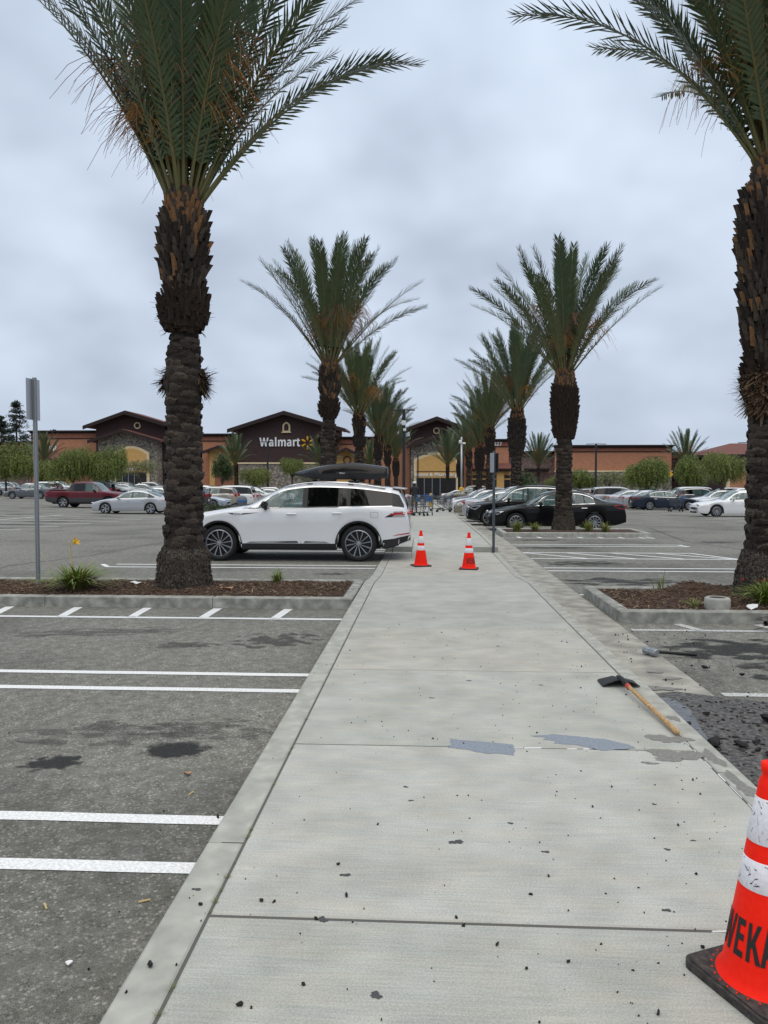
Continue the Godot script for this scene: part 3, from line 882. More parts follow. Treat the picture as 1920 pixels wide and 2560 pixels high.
# polygon (x, y) laid on the car's flank, standing off by out
func flank(st: SurfaceTool, s: Dictionary, poly: Array, out: float, side: float) -> void:
	var pv := PackedVector2Array()
	var lo := 99.0
	var hi := -99.0
	for p in poly:
		pv.append(Vector2(p[0], p[1]))
		lo = minf(lo, p[0])
		hi = maxf(hi, p[0])
	var n := int(ceil((hi - lo) / 0.07))
	for k in n:
		var a := lerpf(lo, hi, float(k) / n)
		var b := lerpf(lo, hi, float(k + 1) / n)
		for q in Geometry2D.intersect_polygons(pv, PackedVector2Array([Vector2(a, -1), Vector2(b, -1), Vector2(b, 3), Vector2(a, 3)])):
			var ix := Geometry2D.triangulate_polygon(q)
			for i in range(0, ix.size(), 3):
				var v := []
				for j in 3:
					var c: Vector2 = q[ix[i + j]]
					v.append(Vector3(c.x - s.L * 0.5, c.y, (side_z(s, c.x, c.y) + out) * side))
				var nn: Vector3 = (v[1] - v[0]).cross(v[2] - v[0])
				if nn.z * side > 0: tri(st, v[0], v[2], v[1])
				else: tri(st, v[0], v[1], v[2])

func wheel_meshes(style: String, r: float, wt: float) -> Array:
	var key := "wheel_%s_%.2f" % [style, r]
	if shared.has(key): return shared[key]
	var rr := r * (0.74 if style in ["many", "five"] else 0.68)
	var turn := Transform3D(Basis(Vector3.RIGHT, PI / 2), Vector3.ZERO)   # axis y becomes z
	var st := S(true)
	var hw := wt * 0.5
	lathe(st, [Vector2(rr, -hw * 0.8), Vector2(rr + 0.02, -hw), Vector2(r - 0.04, -hw), Vector2(r - 0.008, -hw * 0.75), Vector2(r, -hw * 0.4), Vector2(r, hw * 0.4), Vector2(r - 0.008, hw * 0.75), Vector2(r - 0.04, hw), Vector2(rr + 0.02, hw), Vector2(rr, hw * 0.8), Vector2(rr - 0.01, 0), Vector2(rr, -hw * 0.8)], 32, turn)
	var tyre := done(st)
	st = S()
	lathe(st, [Vector2(0.0, -0.02), Vector2(rr, -0.02)], 24, turn)
	lathe(st, [Vector2(0.0, hw * 0.25), Vector2(rr * 0.99, hw * 0.25)], 24, turn)
	var dark := done(st)
	st = S()
	lathe(st, [Vector2(rr, hw * 0.6), Vector2(rr + 0.008, hw * 0.84), Vector2(rr - 0.012, hw * 0.9), Vector2(rr - 0.022, hw * 0.7)], 32, turn)
	lathe(st, [Vector2(0.0, hw * 0.78), Vector2(0.05, hw * 0.76), Vector2(0.065, hw * 0.55)], 14, turn)
	var n: int = {"many": 12, "five": 5, "ten": 10, "six": 6}[style]
	for k in n:
		var a := TAU * k / n
		var sw := {"many": 0.022, "five": 0.05, "ten": 0.04, "six": 0.085}
		var pairs := [-0.11, 0.11] if style == "five" else [0.0]
		for off in pairs:
			var d0 := Vector3(cos(a + off * 0.6), sin(a + off * 0.6), 0)
			var tw := 0.16 if style == "many" else 0.0
			var d1 := Vector3(cos(a + off * 2.0 + tw), sin(a + off * 2.0 + tw), 0)
			var s0 = Vector3(-d0.y, d0.x, 0) * sw[style] * 0.32
			var s1 = Vector3(-d1.y, d1.x, 0) * sw[style] * 0.55
			var p0 := d0 * 0.055 + Vector3(0, 0, hw * 0.72)
			var p1 := d1 * (rr - 0.006) + Vector3(0, 0, hw * 0.82)
			quad(st, p0 - s0, p1 - s1, p1 + s1, p0 + s0)
			var dn := Vector3(0, 0, -0.03)
			quad(st, p0 + s0, p1 + s1, p1 + s1 + dn, p0 + s0 + dn)
			quad(st, p1 - s1, p0 - s0, p0 - s0 + dn, p1 - s1 + dn)
	shared[key] = [tyre, done(st), dark]
	return shared[key]

func make_car(s: Dictionary, style: String) -> Node3D:
	var o := Node3D.new()
	var L: float = s.L
	var xs := []
	var x := 0.0
	while x < L:
		xs.append(x)
		x += 0.03 if x < 0.15 or x > L - 0.2 else 0.085
	xs.append(L)
	for a in [s.xf, s.xr]:
		for k in 9: xs.append(a + s.ra * cos(PI * (k + 0.001) / 8.0) * 0.9999)
	for w in s.win: xs += [w[0], w[1]]
	xs += [s.ws[0], s.ws[1], s.rg[0], s.rg[1]]
	xs.sort()
	var clean := [xs[0]]
	for v in xs:
		if v - clean[-1] > 0.012 and v <= L: clean.append(v)
	if clean[-1] < L: clean[-1] = L
	xs = clean
	var body := S(true)
	var pil := {}
	var clad := S(true)
	var wsg := S(true)
	var rgl := S(true)
	var wins := []
	for side in 2:
		for w in s.win: wins.append([S(true), 0])
	var rings := []
	for v in xs:
		var rg := car_ring(s, v)
		for j in rg.size(): rg[j].x -= L * 0.5
		rings.append(rg)
	var count := [0, 0]
	for i in xs.size() - 1:
		var mid: float = (xs[i] + xs[i + 1]) * 0.5
		for side in 2:
			var f := Vector3(1, 1, 1 if side == 0 else -1)
			for j in 12:
				var a: Vector3 = rings[i][j] * f
				var b: Vector3 = rings[i + 1][j] * f
				var c: Vector3 = rings[i + 1][j + 1] * f
				var d: Vector3 = rings[i][j + 1] * f
				var st := body
				var low = (a.y + c.y) * 0.5 < s.clad and j < 5
				if j < 1 or low: st = clad
				var tall: float = rings[i][8].y - rings[i][7].y
				if j == 7 and tall > 0.06:
					var gap := 0
					for w in s.win.size():
						if s.win[w][1] <= mid: gap = w + 1
					gap += side * 10
					st = null
					for w in s.win.size():
						if mid > s.win[w][0] and mid < s.win[w][1]:
							st = wins[w + side * s.win.size()][0]
							wins[w + side * s.win.size()][1] = 1
							break
					if st == null:
						if not pil.has(gap): pil[gap] = S(true)
						st = pil[gap]
				elif j >= 9 and mid > s.ws[0] and mid < s.ws[1]: st = wsg
				elif j >= 9 and mid > s.rg[0] and mid < s.rg[1]: st = rgl
				if side == 0: quad(st, a, d, c, b)
				else: quad(st, a, b, c, d)
	for e in [0, xs.size() - 1]:                       # close nose and tail
		var rg: PackedVector3Array = rings[e]
		for j in 12:
			var p0 := rg[j]
			var p1 := rg[j + 1]
			var q0 := p0 * Vector3(1, 1, -1)
			var q1 := p1 * Vector3(1, 1, -1)
			quad(body if p0.y > s.clad * 0.9 else clad, p0, p1, q1, q0)
	put(body, "body", null, o)
	var bl := S()
	box(bl, Vector3(0, 0.30 if L < 4.9 or s.W < 2.0 else 0.36, 0), Vector3(L * 0.86, 0.16, s.W * 0.66), 0.03)
	for a in [s.xf, s.xr]:                              # wheel wells
		box(bl, Vector3(a - L * 0.5, s.r + 0.12, 0), Vector3(s.ra * 2.0, s.ra * 1.1, s.W - 0.56))
		for sd in [-1.0, 1.0]:
			var z0: float = (s.W * 0.5 - 0.30) * sd
			var z1: float = (s.W * 0.5 - 0.05) * sd
			for k in 12:
				var t0 := PI * k / 12.0
				var t1 := PI * (k + 1) / 12.0
				var ra: float = s.ra + 0.012
				var c := Vector3(a - L * 0.5, s.r, 0)
				quad(bl, c + Vector3(cos(t0) * ra, sin(t0) * ra, z0), c + Vector3(cos(t1) * ra, sin(t1) * ra, z0), c + Vector3(cos(t1) * ra, sin(t1) * ra, z1), c + Vector3(cos(t0) * ra, sin(t0) * ra, z1))
	put(bl, "underbody", M.clad, o)
	put(clad, "cladding", M.clad_grey if s.key == "pickup" else M.clad, o)
	for k in pil: put(pil[k], "pillar", M.trim, o)
	put(wsg, "windscreen", M.glass, o)
	put(rgl, "rear_window", M.glass if s.key in ["sedan", "low_sedan"] else M.glass_dark, o)
	for w in wins.size():
		if wins[w][1]: put(wins[w][0], "side_window", M[s.win[w % s.win.size()][2]], o)
	# cabin
	var se := S()
	var fx: float = s.mirror + 0.62 - L * 0.5
	var by := cv(s.belt, s.mirror)
	for sd in [-1.0, 1.0]:
		box(se, Vector3(fx, by - 0.30, 0.36 * sd), Vector3(0.5, 0.16, 0.48), 0.05)
		box(se, Vector3(fx + 0.30, by - 0.02, 0.36 * sd), Vector3(0.14, 0.56, 0.46), 0.05, Basis(Vector3.BACK, -0.25))
		box(se, Vector3(fx + 0.40, by + 0.32, 0.36 * sd), Vector3(0.09, 0.17, 0.24), 0.035)
	box(se, Vector3(fx + 1.15, by - 0.06, 0), Vector3(0.16, 0.5, s.W * 0.66), 0.05, Basis(Vector3.BACK, -0.3))
	box(se, Vector3(s.ws[0] + 0.22 - L * 0.5, by - 0.08, 0), Vector3(0.5, 0.14, s.W * 0.72), 0.04)
	box(se, Vector3(0, by - 0.42, 0), Vector3(L * 0.5, 0.04, s.W * 0.8))
	put(se, "seats", M.seat, o)
	var wh := S(true)
	for k in 12:
		var a := TAU * k / 12
		var b := TAU * (k + 1) / 12
		var c := Vector3(fx - 0.42, by + 0.02, 0.36)
		tube(wh, [c + Vector3(sin(a) * 0.06, cos(a) * 0.18, sin(a) * 0.18), c + Vector3(sin(b) * 0.06, cos(b) * 0.18, sin(b) * 0.18)], 0.014, 5, false)
	put(wh, "steering_wheel", M.trim, o)
	# wheels
	var wm := wheel_meshes(style, s.r, s.wt)
	for a in [s.xf, s.xr]:
		for sd in [-1.0, 1.0]:
			var xf := Transform3D(Basis(Vector3.UP, 0.0 if sd > 0 else PI), Vector3(a - L * 0.5, s.r, (s.W * 0.5 - s.wt * 0.5 - 0.015) * sd))
			var w := part(wm[0], "wheel", M.tyre, o, xf)
			part(wm[1], "rim", M.rim, w)
			part(wm[2], "rim_disc", M.rim_dark, w)
	# seams, handles, mirrors
	var sm := S()
	var hd := S()
	for sd in [-1.0, 1.0]:
		for q in s.seams.size():
			var qx: float = s.seams[q]
			var y0 := cv(s.low, qx) + 0.14
			for a in [s.xf, s.xr]:
				if absf(qx - a) < s.ra + 0.04: y0 = s.r + sqrt(maxf(0, pow(s.ra + 0.05, 2) - pow(qx - a, 2)))
			flank(sm, s, [[qx, y0], [qx + 0.009, y0], [qx + 0.012, cv(s.belt, qx)], [qx + 0.003, cv(s.belt, qx)]], 0.0025, sd)
			if q > 0:
				var hx: float = qx - 0.20
				var hy := cv(s.belt, hx) - 0.14
				box(hd, Vector3(hx - L * 0.5, hy, (side_z(s, hx, hy) + 0.018) * sd), Vector3(0.22, 0.028, 0.03), 0.012)
	put(sm, "door_seam", M.seam, o)
	put(hd, "door_handle", M.chrome if s.key == "sedan" else null, o)
	for sd in [-1.0, 1.0]:
		var mi := S(true)
		var mp := Vector3(s.mirror - L * 0.5, cv(s.belt, s.mirror) + 0.07, (s.W * 0.5 + 0.05) * sd)
		box(mi, mp, Vector3(0.13, 0.15, 0.24), 0.045)
		box(mi, mp - Vector3(-0.01, 0.09, 0.10 * sd), Vector3(0.06, 0.04, 0.14), 0.01)
		put(mi, "mirror", M.trim if s.key in ["big_suv", "pickup"] else null, o)
	if s.lip:
		var lp := S()
		for sd in [-1.0, 1.0]:
			for a in [s.xf, s.xr]:
				var poly := []
				for k in 17:
					var t := PI * k / 16.0
					poly.append([a + cos(t) * (s.ra + 0.055), s.r - 0.02 + sin(t) * (s.ra + 0.06)])
				for k in 17:
					var t := PI * (16 - k) / 16.0
					poly.append([a + cos(t) * (s.ra + 0.002), s.r - 0.02 + sin(t) * (s.ra + 0.022)])
				flank(lp, s, poly, 0.010, sd)
		put(lp, "arch_trim", M.clad_grey if s.key == "pickup" else M.clad, o)
	return o

# lamps, grille and plates; side polygons in (x, y), nose and tail boxes in (y, z)
func car_lights(o: Node3D, s: Dictionary, head: Array, tail: Array, chrome_line := false) -> void:
	var L: float = s.L
	for sd in [-1.0, 1.0]:
		var h := S()
		flank(h, s, head, 0.006, sd)
		var fy: float = head[0][1]
		box(h, Vector3(-L * 0.5 + 0.035, fy + 0.02, s.W * 0.30 * sd), Vector3(0.09, 0.085, s.W * 0.17), 0.03)
		put(h, "headlight", M.lamp_clear, o)
		var t := S()
		flank(t, s, tail, 0.006, sd)
		var ty := 0.0
		var hi := 0.0
		for p in tail:
			ty += p[1] / tail.size()
			hi = maxf(hi, p[1])
		box(t, Vector3(L * 0.5 - 0.03, ty, s.W * 0.31 * sd), Vector3(0.09, (hi - ty) * 1.5, s.W * 0.15), 0.03)
		put(t, "tail_light", M.tail, o)
	var g := S()
	var gy := cv(s.belt, 0.03)
	box(g, Vector3(-L * 0.5 + 0.0, gy - 0.12, 0), Vector3(0.05, 0.13, s.W * 0.36), 0.02)
	box(g, Vector3(-L * 0.5 + 0.0, gy - 0.33, 0), Vector3(0.05, 0.1, s.W * 0.5), 0.02)
	put(g, "grille", M.trim, o)
	var p := S()
	box(p, Vector3(L * 0.5 + 0.012, cv(s.low, L) + 0.30, 0), Vector3(0.012, 0.15, 0.30), 0.004)
	put(p, "licence_plate", M.plate, o)
	if chrome_line:
		var c := S()
		for sd in [-1.0, 1.0]:
			var up := []
			var dn := []
			var x: float = s.win[0][0]
			var xe: float = s.win[-1][1]
			while x < xe + 0.01:
				var r := car_ring(s, x)
				up.append([x, r[8].y + 0.022])
				dn.append([x, r[8].y])
				x += 0.06
			dn.reverse()
			flank(c, s, up + dn, 0.006, sd)
			flank(c, s, [[s.win[0][0], cv(s.belt, 1.6) - 0.004], [xe, cv(s.belt, xe) - 0.004], [xe, cv(s.belt, xe) + 0.014], [s.win[0][0], cv(s.belt, 1.6) + 0.014]], 0.006, sd)
		put(c, "window_trim", M.chrome, o)

func paint(key: String) -> StandardMaterial3D:
	var k := "paint_" + key
	if not M.has(k):
		var c: Color = {"white": lin(0.72, 0.73, 0.74), "pearl": lin(0.76, 0.77, 0.78), "silver": lin(0.40, 0.42, 0.45), "pale_blue": lin(0.38, 0.44, 0.52), "grey": lin(0.10, 0.11, 0.125), "dark_grey": lin(0.035, 0.037, 0.045), "black": lin(0.005, 0.005, 0.006), "navy": lin(0.018, 0.027, 0.045), "maroon": lin(0.105, 0.010, 0.018), "red": lin(0.24, 0.02, 0.02), "tan": lin(0.25, 0.22, 0.17), "beige": lin(0.36, 0.33, 0.28), "blue": lin(0.03, 0.07, 0.17), "green": lin(0.03, 0.06, 0.05)}[key]
		var m := mat(k, c, 0.30 if key in ["white", "pearl"] else 0.28, 0.25 if key in ["silver", "pale_blue", "grey", "tan", "beige"] else 0.0)
		m.clearcoat_enabled = true
		m.clearcoat = 0.35 if key in ["black", "navy", "dark_grey", "maroon"] else 0.7
		m.metallic_specular = 0.25 if key in ["black", "navy", "dark_grey", "maroon"] else 0.5
		m.clearcoat_roughness = 0.04
	return M[k]

func colour(o: Node3D, key: String) -> void:
	for c in o.get_children():
		if c is MeshInstance3D and (c.name.begins_with("body") or (c.material_override == null)):
			c.material_override = paint(key)

const ORD := ["first", "second", "third", "fourth", "fifth", "sixth", "seventh", "eighth", "ninth", "tenth", "eleventh", "twelfth", "thirteenth", "fourteenth", "fifteenth", "sixteenth", "seventeenth", "eighteenth", "nineteenth", "twentieth", "twenty-first", "twenty-second"]
const KIND := {"big_suv": "large SUV", "sedan": "sedan", "low_sedan": "sleek sedan", "crossover": "crossover SUV", "minivan": "minivan", "pickup": "pickup truck"}
const CAT := {"big_suv": "suv", "sedan": "car", "low_sedan": "car", "crossover": "suv", "minivan": "minivan", "pickup": "pickup truck"}

func park(protos: Dictionary, type: String, col: String, cx: float, z: float, nose_left: bool, label: String) -> Node3D:
	var style: String = type.get_slice(":", 0)
	var o := place(protos[type], "parked_" + {"big_suv": "suv", "sedan": "sedan", "low_sedan": "sedan", "crossover": "crossover", "minivan": "minivan", "pickup": "pickup_truck"}[style], label, Vector3(cx, gr(cx, z), z), 0.0 if nose_left else PI, "parked vehicles")
	o.set_meta("category", CAT[style])
	colour(o, col)
	# settle on the slope
	o.rotation.x = 0.0
	return o

func build_cars() -> void:
	var sp := specs()
	var P := {}
	var heads := {"sedan": [[0.05, 0.64], [0.30, 0.60], [0.52, 0.72], [0.28, 0.70], [0.12, 0.66]], "low_sedan": [[0.06, 0.63], [0.30, 0.58], [0.50, 0.71], [0.30, 0.70]],
		"crossover": [[0.05, 0.74], [0.30, 0.68], [0.52, 0.85], [0.2, 0.82]], "minivan": [[0.05, 0.72], [0.3, 0.66], [0.55, 0.84], [0.25, 0.8]], "pickup": [[0.05, 0.88], [0.30, 0.80], [0.32, 1.0], [0.12, 0.95]], "big_suv": [[0.05, 0.80], [0.30, 0.78], [0.48, 0.93], [0.15, 0.90]]}
	var tails := {"sedan": [[4.40, 0.92], [4.50, 0.84], [4.80, 0.78], [4.81, 0.93], [4.62, 0.96]], "low_sedan": [[4.20, 0.84], [4.4, 0.76], [4.60, 0.74], [4.58, 0.86]],
		"crossover": [[4.14, 1.16], [4.05, 1.02], [4.15, 0.88], [4.38, 0.84], [4.34, 1.0], [4.26, 1.18]], "minivan": [[4.85, 1.02], [4.85, 0.74], [5.05, 0.74], [5.0, 1.0]], "pickup": [[5.45, 1.17], [5.45, 0.85], [5.61, 0.85], [5.58, 1.14]], "big_suv": [[4.58, 1.0], [4.98, 1.0], [5.0, 1.06], [4.72, 1.06]]}
	var styles := {"sedan": "ten", "low_sedan": "five", "crossover": "five", "minivan": "six", "pickup": "six", "big_suv": "many"}
	for k in sp:
		P[k] = make_car(sp[k], styles[k])
		car_lights(P[k], sp[k], heads[k], tails[k], k in ["sedan", "low_sedan", "crossover", "big_suv"])
	hero_details(P.big_suv, sp.big_suv)
	pickup_details(P.pickup, sp.pickup)
	# the ones that can be told apart
	var suv := park(P, "big_suv", "pearl", -2.84, -17.33, true, "large white SUV with black roof box, its tail over the walkway")
	suv.position.y = 0.0
	park(P, "sedan", "black", 4.72, -28.6, true, "black sedan behind the palm trunk of the low island")
	park(P, "crossover", "black", 3.95, -32.2, true, "black crossover SUV nosing up to the walkway beyond the black sedan")
	park(P, "sedan", "silver", 4.15, -35.6, false, "silver sedan with red tail light facing the walkway")
	park(P, "crossover", "white", 4.35, -38.6, true, "white crossover SUV beyond the silver sedan by the walkway")
	park(P, "low_sedan", "silver", -17.35, -45.0, true, "silver sleek sedan in front of the maroon pickup truck")
	park(P, "pickup", "maroon", -24.2, -54.2, false, "maroon pickup truck with grey lower cladding and silver wheels")
	park(P, "sedan", "grey", -38.6, -73.5, true, "dark grey sedan at the edge of the frame, beside the black van")
	park(P, "sedan", "white", 17.3, -43.6, true, "white sedan partly hidden by the big palm trunk at the frame edge")
	park(P, "sedan", "navy", 17.5, -57.4, false, "navy blue sedan with a shopping cart beside it")
	# the rest, row by row: [type, colour, distance, nose towards -x]
	var rows := [
		["row along the walkway beyond the black sedan", 4.3, [["sedan", "tan", 44.0, 1], ["sedan", "silver", 46.9, 1], ["low_sedan", "dark_grey", 49.8, 1], ["sedan", "white", 52.7, 1], ["crossover", "grey", 58.5, 1], ["sedan", "white", 61.4, 1], ["sedan", "green", 64.3, 1], ["pickup", "tan", 70.2, 1], ["sedan", "red", 73.1, 0], ["sedan", "silver", 76.0, 1], ["crossover", "white", 79.0, 1], ["sedan", "white", 85.0, 0], ["crossover", "silver", 88.0, 1]]],
		["row along the walkway beyond the white SUV", -3.7, [["sedan", "white", 30.0, 1], ["crossover", "pale_blue", 32.9, 1], ["sedan", "silver", 35.8, 1], ["crossover", "grey", 47.5, 1], ["sedan", "white", 50.4, 0], ["sedan", "silver", 53.3, 1], ["crossover", "white", 61.5, 0], ["sedan", "silver", 64.4, 1], ["sedan", "white", 67.3, 0], ["sedan", "silver", 70.2, 1], ["crossover", "white", 79.0, 0], ["sedan", "black", 82.0, 0]]],
		["row behind the silver sleek sedan", -17.0, [["crossover", "dark_grey", 52.6, 1], ["sedan", "pale_blue", 56.2, 0], ["crossover", "beige", 60.0, 1], ["minivan", "white", 64.0, 1], ["sedan", "silver", 68.0, 1], ["sedan", "black", 71.0, 0], ["sedan", "white", 74.0, 1], ["crossover", "silver", 77.0, 0], ["sedan", "white", 80.0, 1], ["crossover", "white", 86.0, 0], ["sedan", "grey", 89.0, 1]]],
		["row behind the maroon pickup truck", -23.0, [["sedan", "navy", 61.0, 1], ["sedan", "white", 64.0, 1], ["crossover", "black", 67.5, 0], ["sedan", "white", 70.5, 0], ["crossover", "white", 76.0, 1], ["sedan", "silver", 79.0, 0], ["crossover", "dark_grey", 82.0, 0], ["crossover", "white", 88.0, 1], ["sedan", "silver", 91.0, 1]]],
		["row of the black van below the leafy trees", -34.6, [["minivan", "black", 78.0, 1], ["pickup", "white", 82.0, 0], ["sedan", "silver", 85.0, 1], ["crossover", "dark_grey", 88.0, 0], ["sedan", "white", 91.0, 1], ["crossover", "white", 96.0, 0]]],
		["white SUV row behind the dark grey sedan", -41.0, [["crossover", "white", 80.0, 1], ["big_suv", "white", 84.0, 0], ["sedan", "white", 88.0, 1], ["crossover", "silver", 92.0, 1], ["minivan", "black", 96.0, 0]]],
		["row farthest out below the conifers", -52.0, [["crossover", "white", 86.0, 1], ["sedan", "silver", 90.0, 1], ["crossover", "grey", 94.0, 0], ["sedan", "white", 98.0, 1]]],
		["row of silver tails beyond the navy sedan", 17.4, [["sedan", "silver", 60.6, 0], ["sedan", "silver", 63.6, 0], ["low_sedan", "silver", 66.6, 0], ["minivan", "silver", 71.0, 0], ["sedan", "tan", 74.0, 1], ["crossover", "dark_grey", 80.0, 0], ["sedan", "white", 83.0, 1], ["crossover", "white", 86.0, 1], ["sedan", "silver", 90.0, 0]]],
		["row behind the white sedan and small tree", 23.4, [["low_sedan", "white", 60.0, 1], ["sedan", "white", 63.0, 1], ["crossover", "grey", 67.0, 0], ["minivan", "white", 71.0, 1], ["sedan", "silver", 75.0, 1], ["crossover", "white", 79.0, 0], ["sedan", "red", 84.0, 1]]],
		["row below the orange wall and its trees", 34.8, [["crossover", "white", 78.0, 1], ["sedan", "silver", 81.0, 1], ["sedan", "red", 84.0, 0], ["crossover", "white", 88.0, 1], ["minivan", "silver", 92.0, 1]]]]
	for r in rows:
		var n := 0
		for c in r[2]:
			var col: String = c[1]
			park(P, c[0], col, r[1] + R(-0.25, 0.25), -c[2], c[3] == 1, "%s %s, %s in the %s" % [col.replace("_", " "), KIND[c[0]], ORD[n], r[0]])
			n += 1
	for k in P: P[k].free()
	roof_box()

func hero_details(o: Node3D, s: Dictionary) -> void:
	var L: float = s.L
	var ch := S()
	var bl := S()
	var clear := S()
	for sd in [-1.0, 1.0]:
		flank(ch, s, [[1.52, 0.40], [1.62, 0.43], [2.62, 0.445], [2.66, 0.405]], 0.014, sd)
		flank(ch, s, [[2.76, 0.405], [2.80, 0.445], [3.22, 0.435], [3.34, 0.40]], 0.014, sd)
		flank(bl, s, [[4.44, 0.29], [4.46, 0.47], [4.70, 0.50], [5.04, 0.575], [5.05, 0.47], [4.82, 0.38]], 0.008, sd)
		flank(bl, s, [[1.12, 1.045], [1.42, 1.035], [1.80, 1.055], [1.44, 1.005], [1.22, 1.008]], 0.005, sd)
		flank(bl, s, [[4.50, 0.955], [5.0, 0.965], [5.01, 1.075], [4.70, 1.075]], 0.004, sd)
		flank(clear, s, [[4.66, 0.965], [4.97, 0.968], [4.97, 0.984], [4.68, 0.984]], 0.009, sd)
		flank(clear, s, [[4.70, 0.992], [4.97, 0.996], [4.97, 1.010], [4.72, 1.008]], 0.009, sd)
		flank(bl, s, [[1.42, 1.135], [4.64, 1.198], [4.64, 1.212], [1.42, 1.15]], 0.006, sd)
		flank(bl, s, [[4.20, 1.06], [4.36, 1.06], [4.36, 1.064], [4.20, 1.064]], 0.003, sd)
		flank(bl, s, [[4.20, 0.945], [4.36, 0.945], [4.36, 0.949], [4.20, 0.949]], 0.003, sd)
		flank(bl, s, [[4.20, 0.945], [4.204, 0.945], [4.204, 1.064], [4.20, 1.064]], 0.003, sd)
		flank(bl, s, [[4.356, 0.945], [4.36, 0.945], [4.36, 1.064], [4.356, 1.064]], 0.003, sd)
	put(ch, "side_moulding", M.chrome, o)
	put(bl, "black_trim", M.trim, o)
	put(clear, "reversing_light", M.tail_clear, o)
	var rf := S()
	for sd in [-1.0, 1.0]:
		flank(rf, s, [[4.66, 0.555], [5.03, 0.60], [5.03, 0.625], [4.76, 0.585]], 0.006, sd)
	put(rf, "rear_reflector", M.tail, o)
	var rails := S(true)
	for sd in [-1.0, 1.0]:
		var pts := []
		for k in 12:
			var x := lerpf(2.3, 4.5, k / 11.0)
			pts.append(Vector3(x - L * 0.5, cv(s.top, x) - 0.04 + 0.03 * sin(PI * k / 11.0), 0.66 * sd))
		tube(rails, pts, 0.018, 6)
	put(rails, "roof_rail", M.chrome, o)
	var tx := words("AVIATOR", 0.035, 0.004, 0.6)
	for sd in [1.0, -1.0]:
		part(tx, "lettering", M.sign_white, o, Transform3D(Basis(Vector3.UP, 0.0 if sd > 0 else PI), Vector3(1.34 - L * 0.5, 1.022, (side_z(s, 1.34, 1.02) + 0.009) * sd)))
	var sp := S(true)
	box(sp, Vector3(4.80 - L * 0.5, 1.57, 0), Vector3(0.30, 0.03, 1.30), 0.012, Basis(Vector3.BACK, -0.12))
	put(sp, "spoiler", null, o)

func pickup_details(o: Node3D, s: Dictionary) -> void:
	var b := S()
	box(b, Vector3(1.93, 1.29, 0), Vector3(1.55, 0.05, 1.62), 0.015)
	put(b, "bed_cover", M.clad_grey, o)
	b = S()
	for sd in [-1.0, 1.0]:
		flank(b, s, [[3.66, 1.24], [4.22, 1.25], [3.90, 1.50], [3.68, 1.72]], 0.008, sd)
	put(b, "sail_panel", M.clad_grey, o)

func roof_box() -> void:
	var o := thing("roof_box", "glossy black cargo box on the roof of the white SUV", "roof box", Vector3(-1.90, 1.70, -17.33))
	var st := S(true)
	var lid := S(true)
	var n := 30
	var rows := []
	for i in n + 1:
		var t := float(i) / n
		var x := lerpf(-1.05, 1.05, t)
		var w := 0.44 * pow(clampf(t / 0.30, 0.0, 1.0), 0.45) * (1.0 - 0.10 * clampf((t - 0.8) / 0.2, 0, 1))
		w = maxf(w, 0.10)
		var hi := lerpf(0.22, 0.44, sin(clampf(t * 1.5, 0, 1) * PI * 0.5)) - 0.10 * pow(clampf((t - 0.55) / 0.45, 0, 1), 1.6)
		var lo := 0.16 - 0.10 * sin(clampf(t * 3.0, 0, 1) * PI * 0.5) + 0.04 * clampf((t - 0.85) / 0.15, 0, 1)
		var mid := lerpf(lo, hi, 0.40)
		rows.append([Vector3(x, lo, 0), Vector3(x, lo, w * 0.82), Vector3(x, lo + 0.04, w * 0.96), Vector3(x, mid, w), Vector3(x, mid + 0.015, w * 0.985), Vector3(x, hi - 0.07, w * 0.90), Vector3(x, hi - 0.02, w * 0.72), Vector3(x, hi, w * 0.35), Vector3(x, hi, 0)])
	for i in n:
		for j in 8:
			for sd in [1.0, -1.0]:
				var f := Vector3(1, 1, sd)
				var t := st if j < 3 else lid
				if sd > 0: quad(t, rows[i][j] * f, rows[i][j + 1] * f, rows[i + 1][j + 1] * f, rows[i + 1][j] * f)
				else: quad(t, rows[i][j] * f, rows[i + 1][j] * f, rows[i + 1][j + 1] * f, rows[i][j + 1] * f)
	for e in [0, n]:
		for j in 8:
			quad(st if j < 3 else lid, rows[e][j], rows[e][j + 1], rows[e][j + 1] * Vector3(1, 1, -1), rows[e][j] * Vector3(1, 1, -1))
	put(st, "tray", M.clad, o)
	put(lid, "lid", paint("black"), o)
	for x in [-0.62, 0.28]:
		st = S()
		box(st, Vector3(x, 0.0, 0), Vector3(0.08, 0.03, 1.3), 0.01)
		for sd in [-1.0, 1.0]: box(st, Vector3(x, -0.01, 0.62 * sd), Vector3(0.12, 0.12, 0.08), 0.02)
		for sd in [-1.0, 1.0]: box(st, Vector3(x, 0.03, 0.25 * sd), Vector3(0.07, 0.06, 0.10), 0.01)
		put(st, "crossbar", M.trim, o)
	st = S()
	box(st, Vector3(0.06, 0.20, 0.442), Vector3(0.28, 0.055, 0.012), 0.005)
	put(st, "badge", M.trim, o)
	part(words("THULE", 0.028, 0.003, 0.6), "lettering", M.sign_white, o, Transform3D(Basis.IDENTITY, Vector3(0.06, 0.20, 0.4505)))

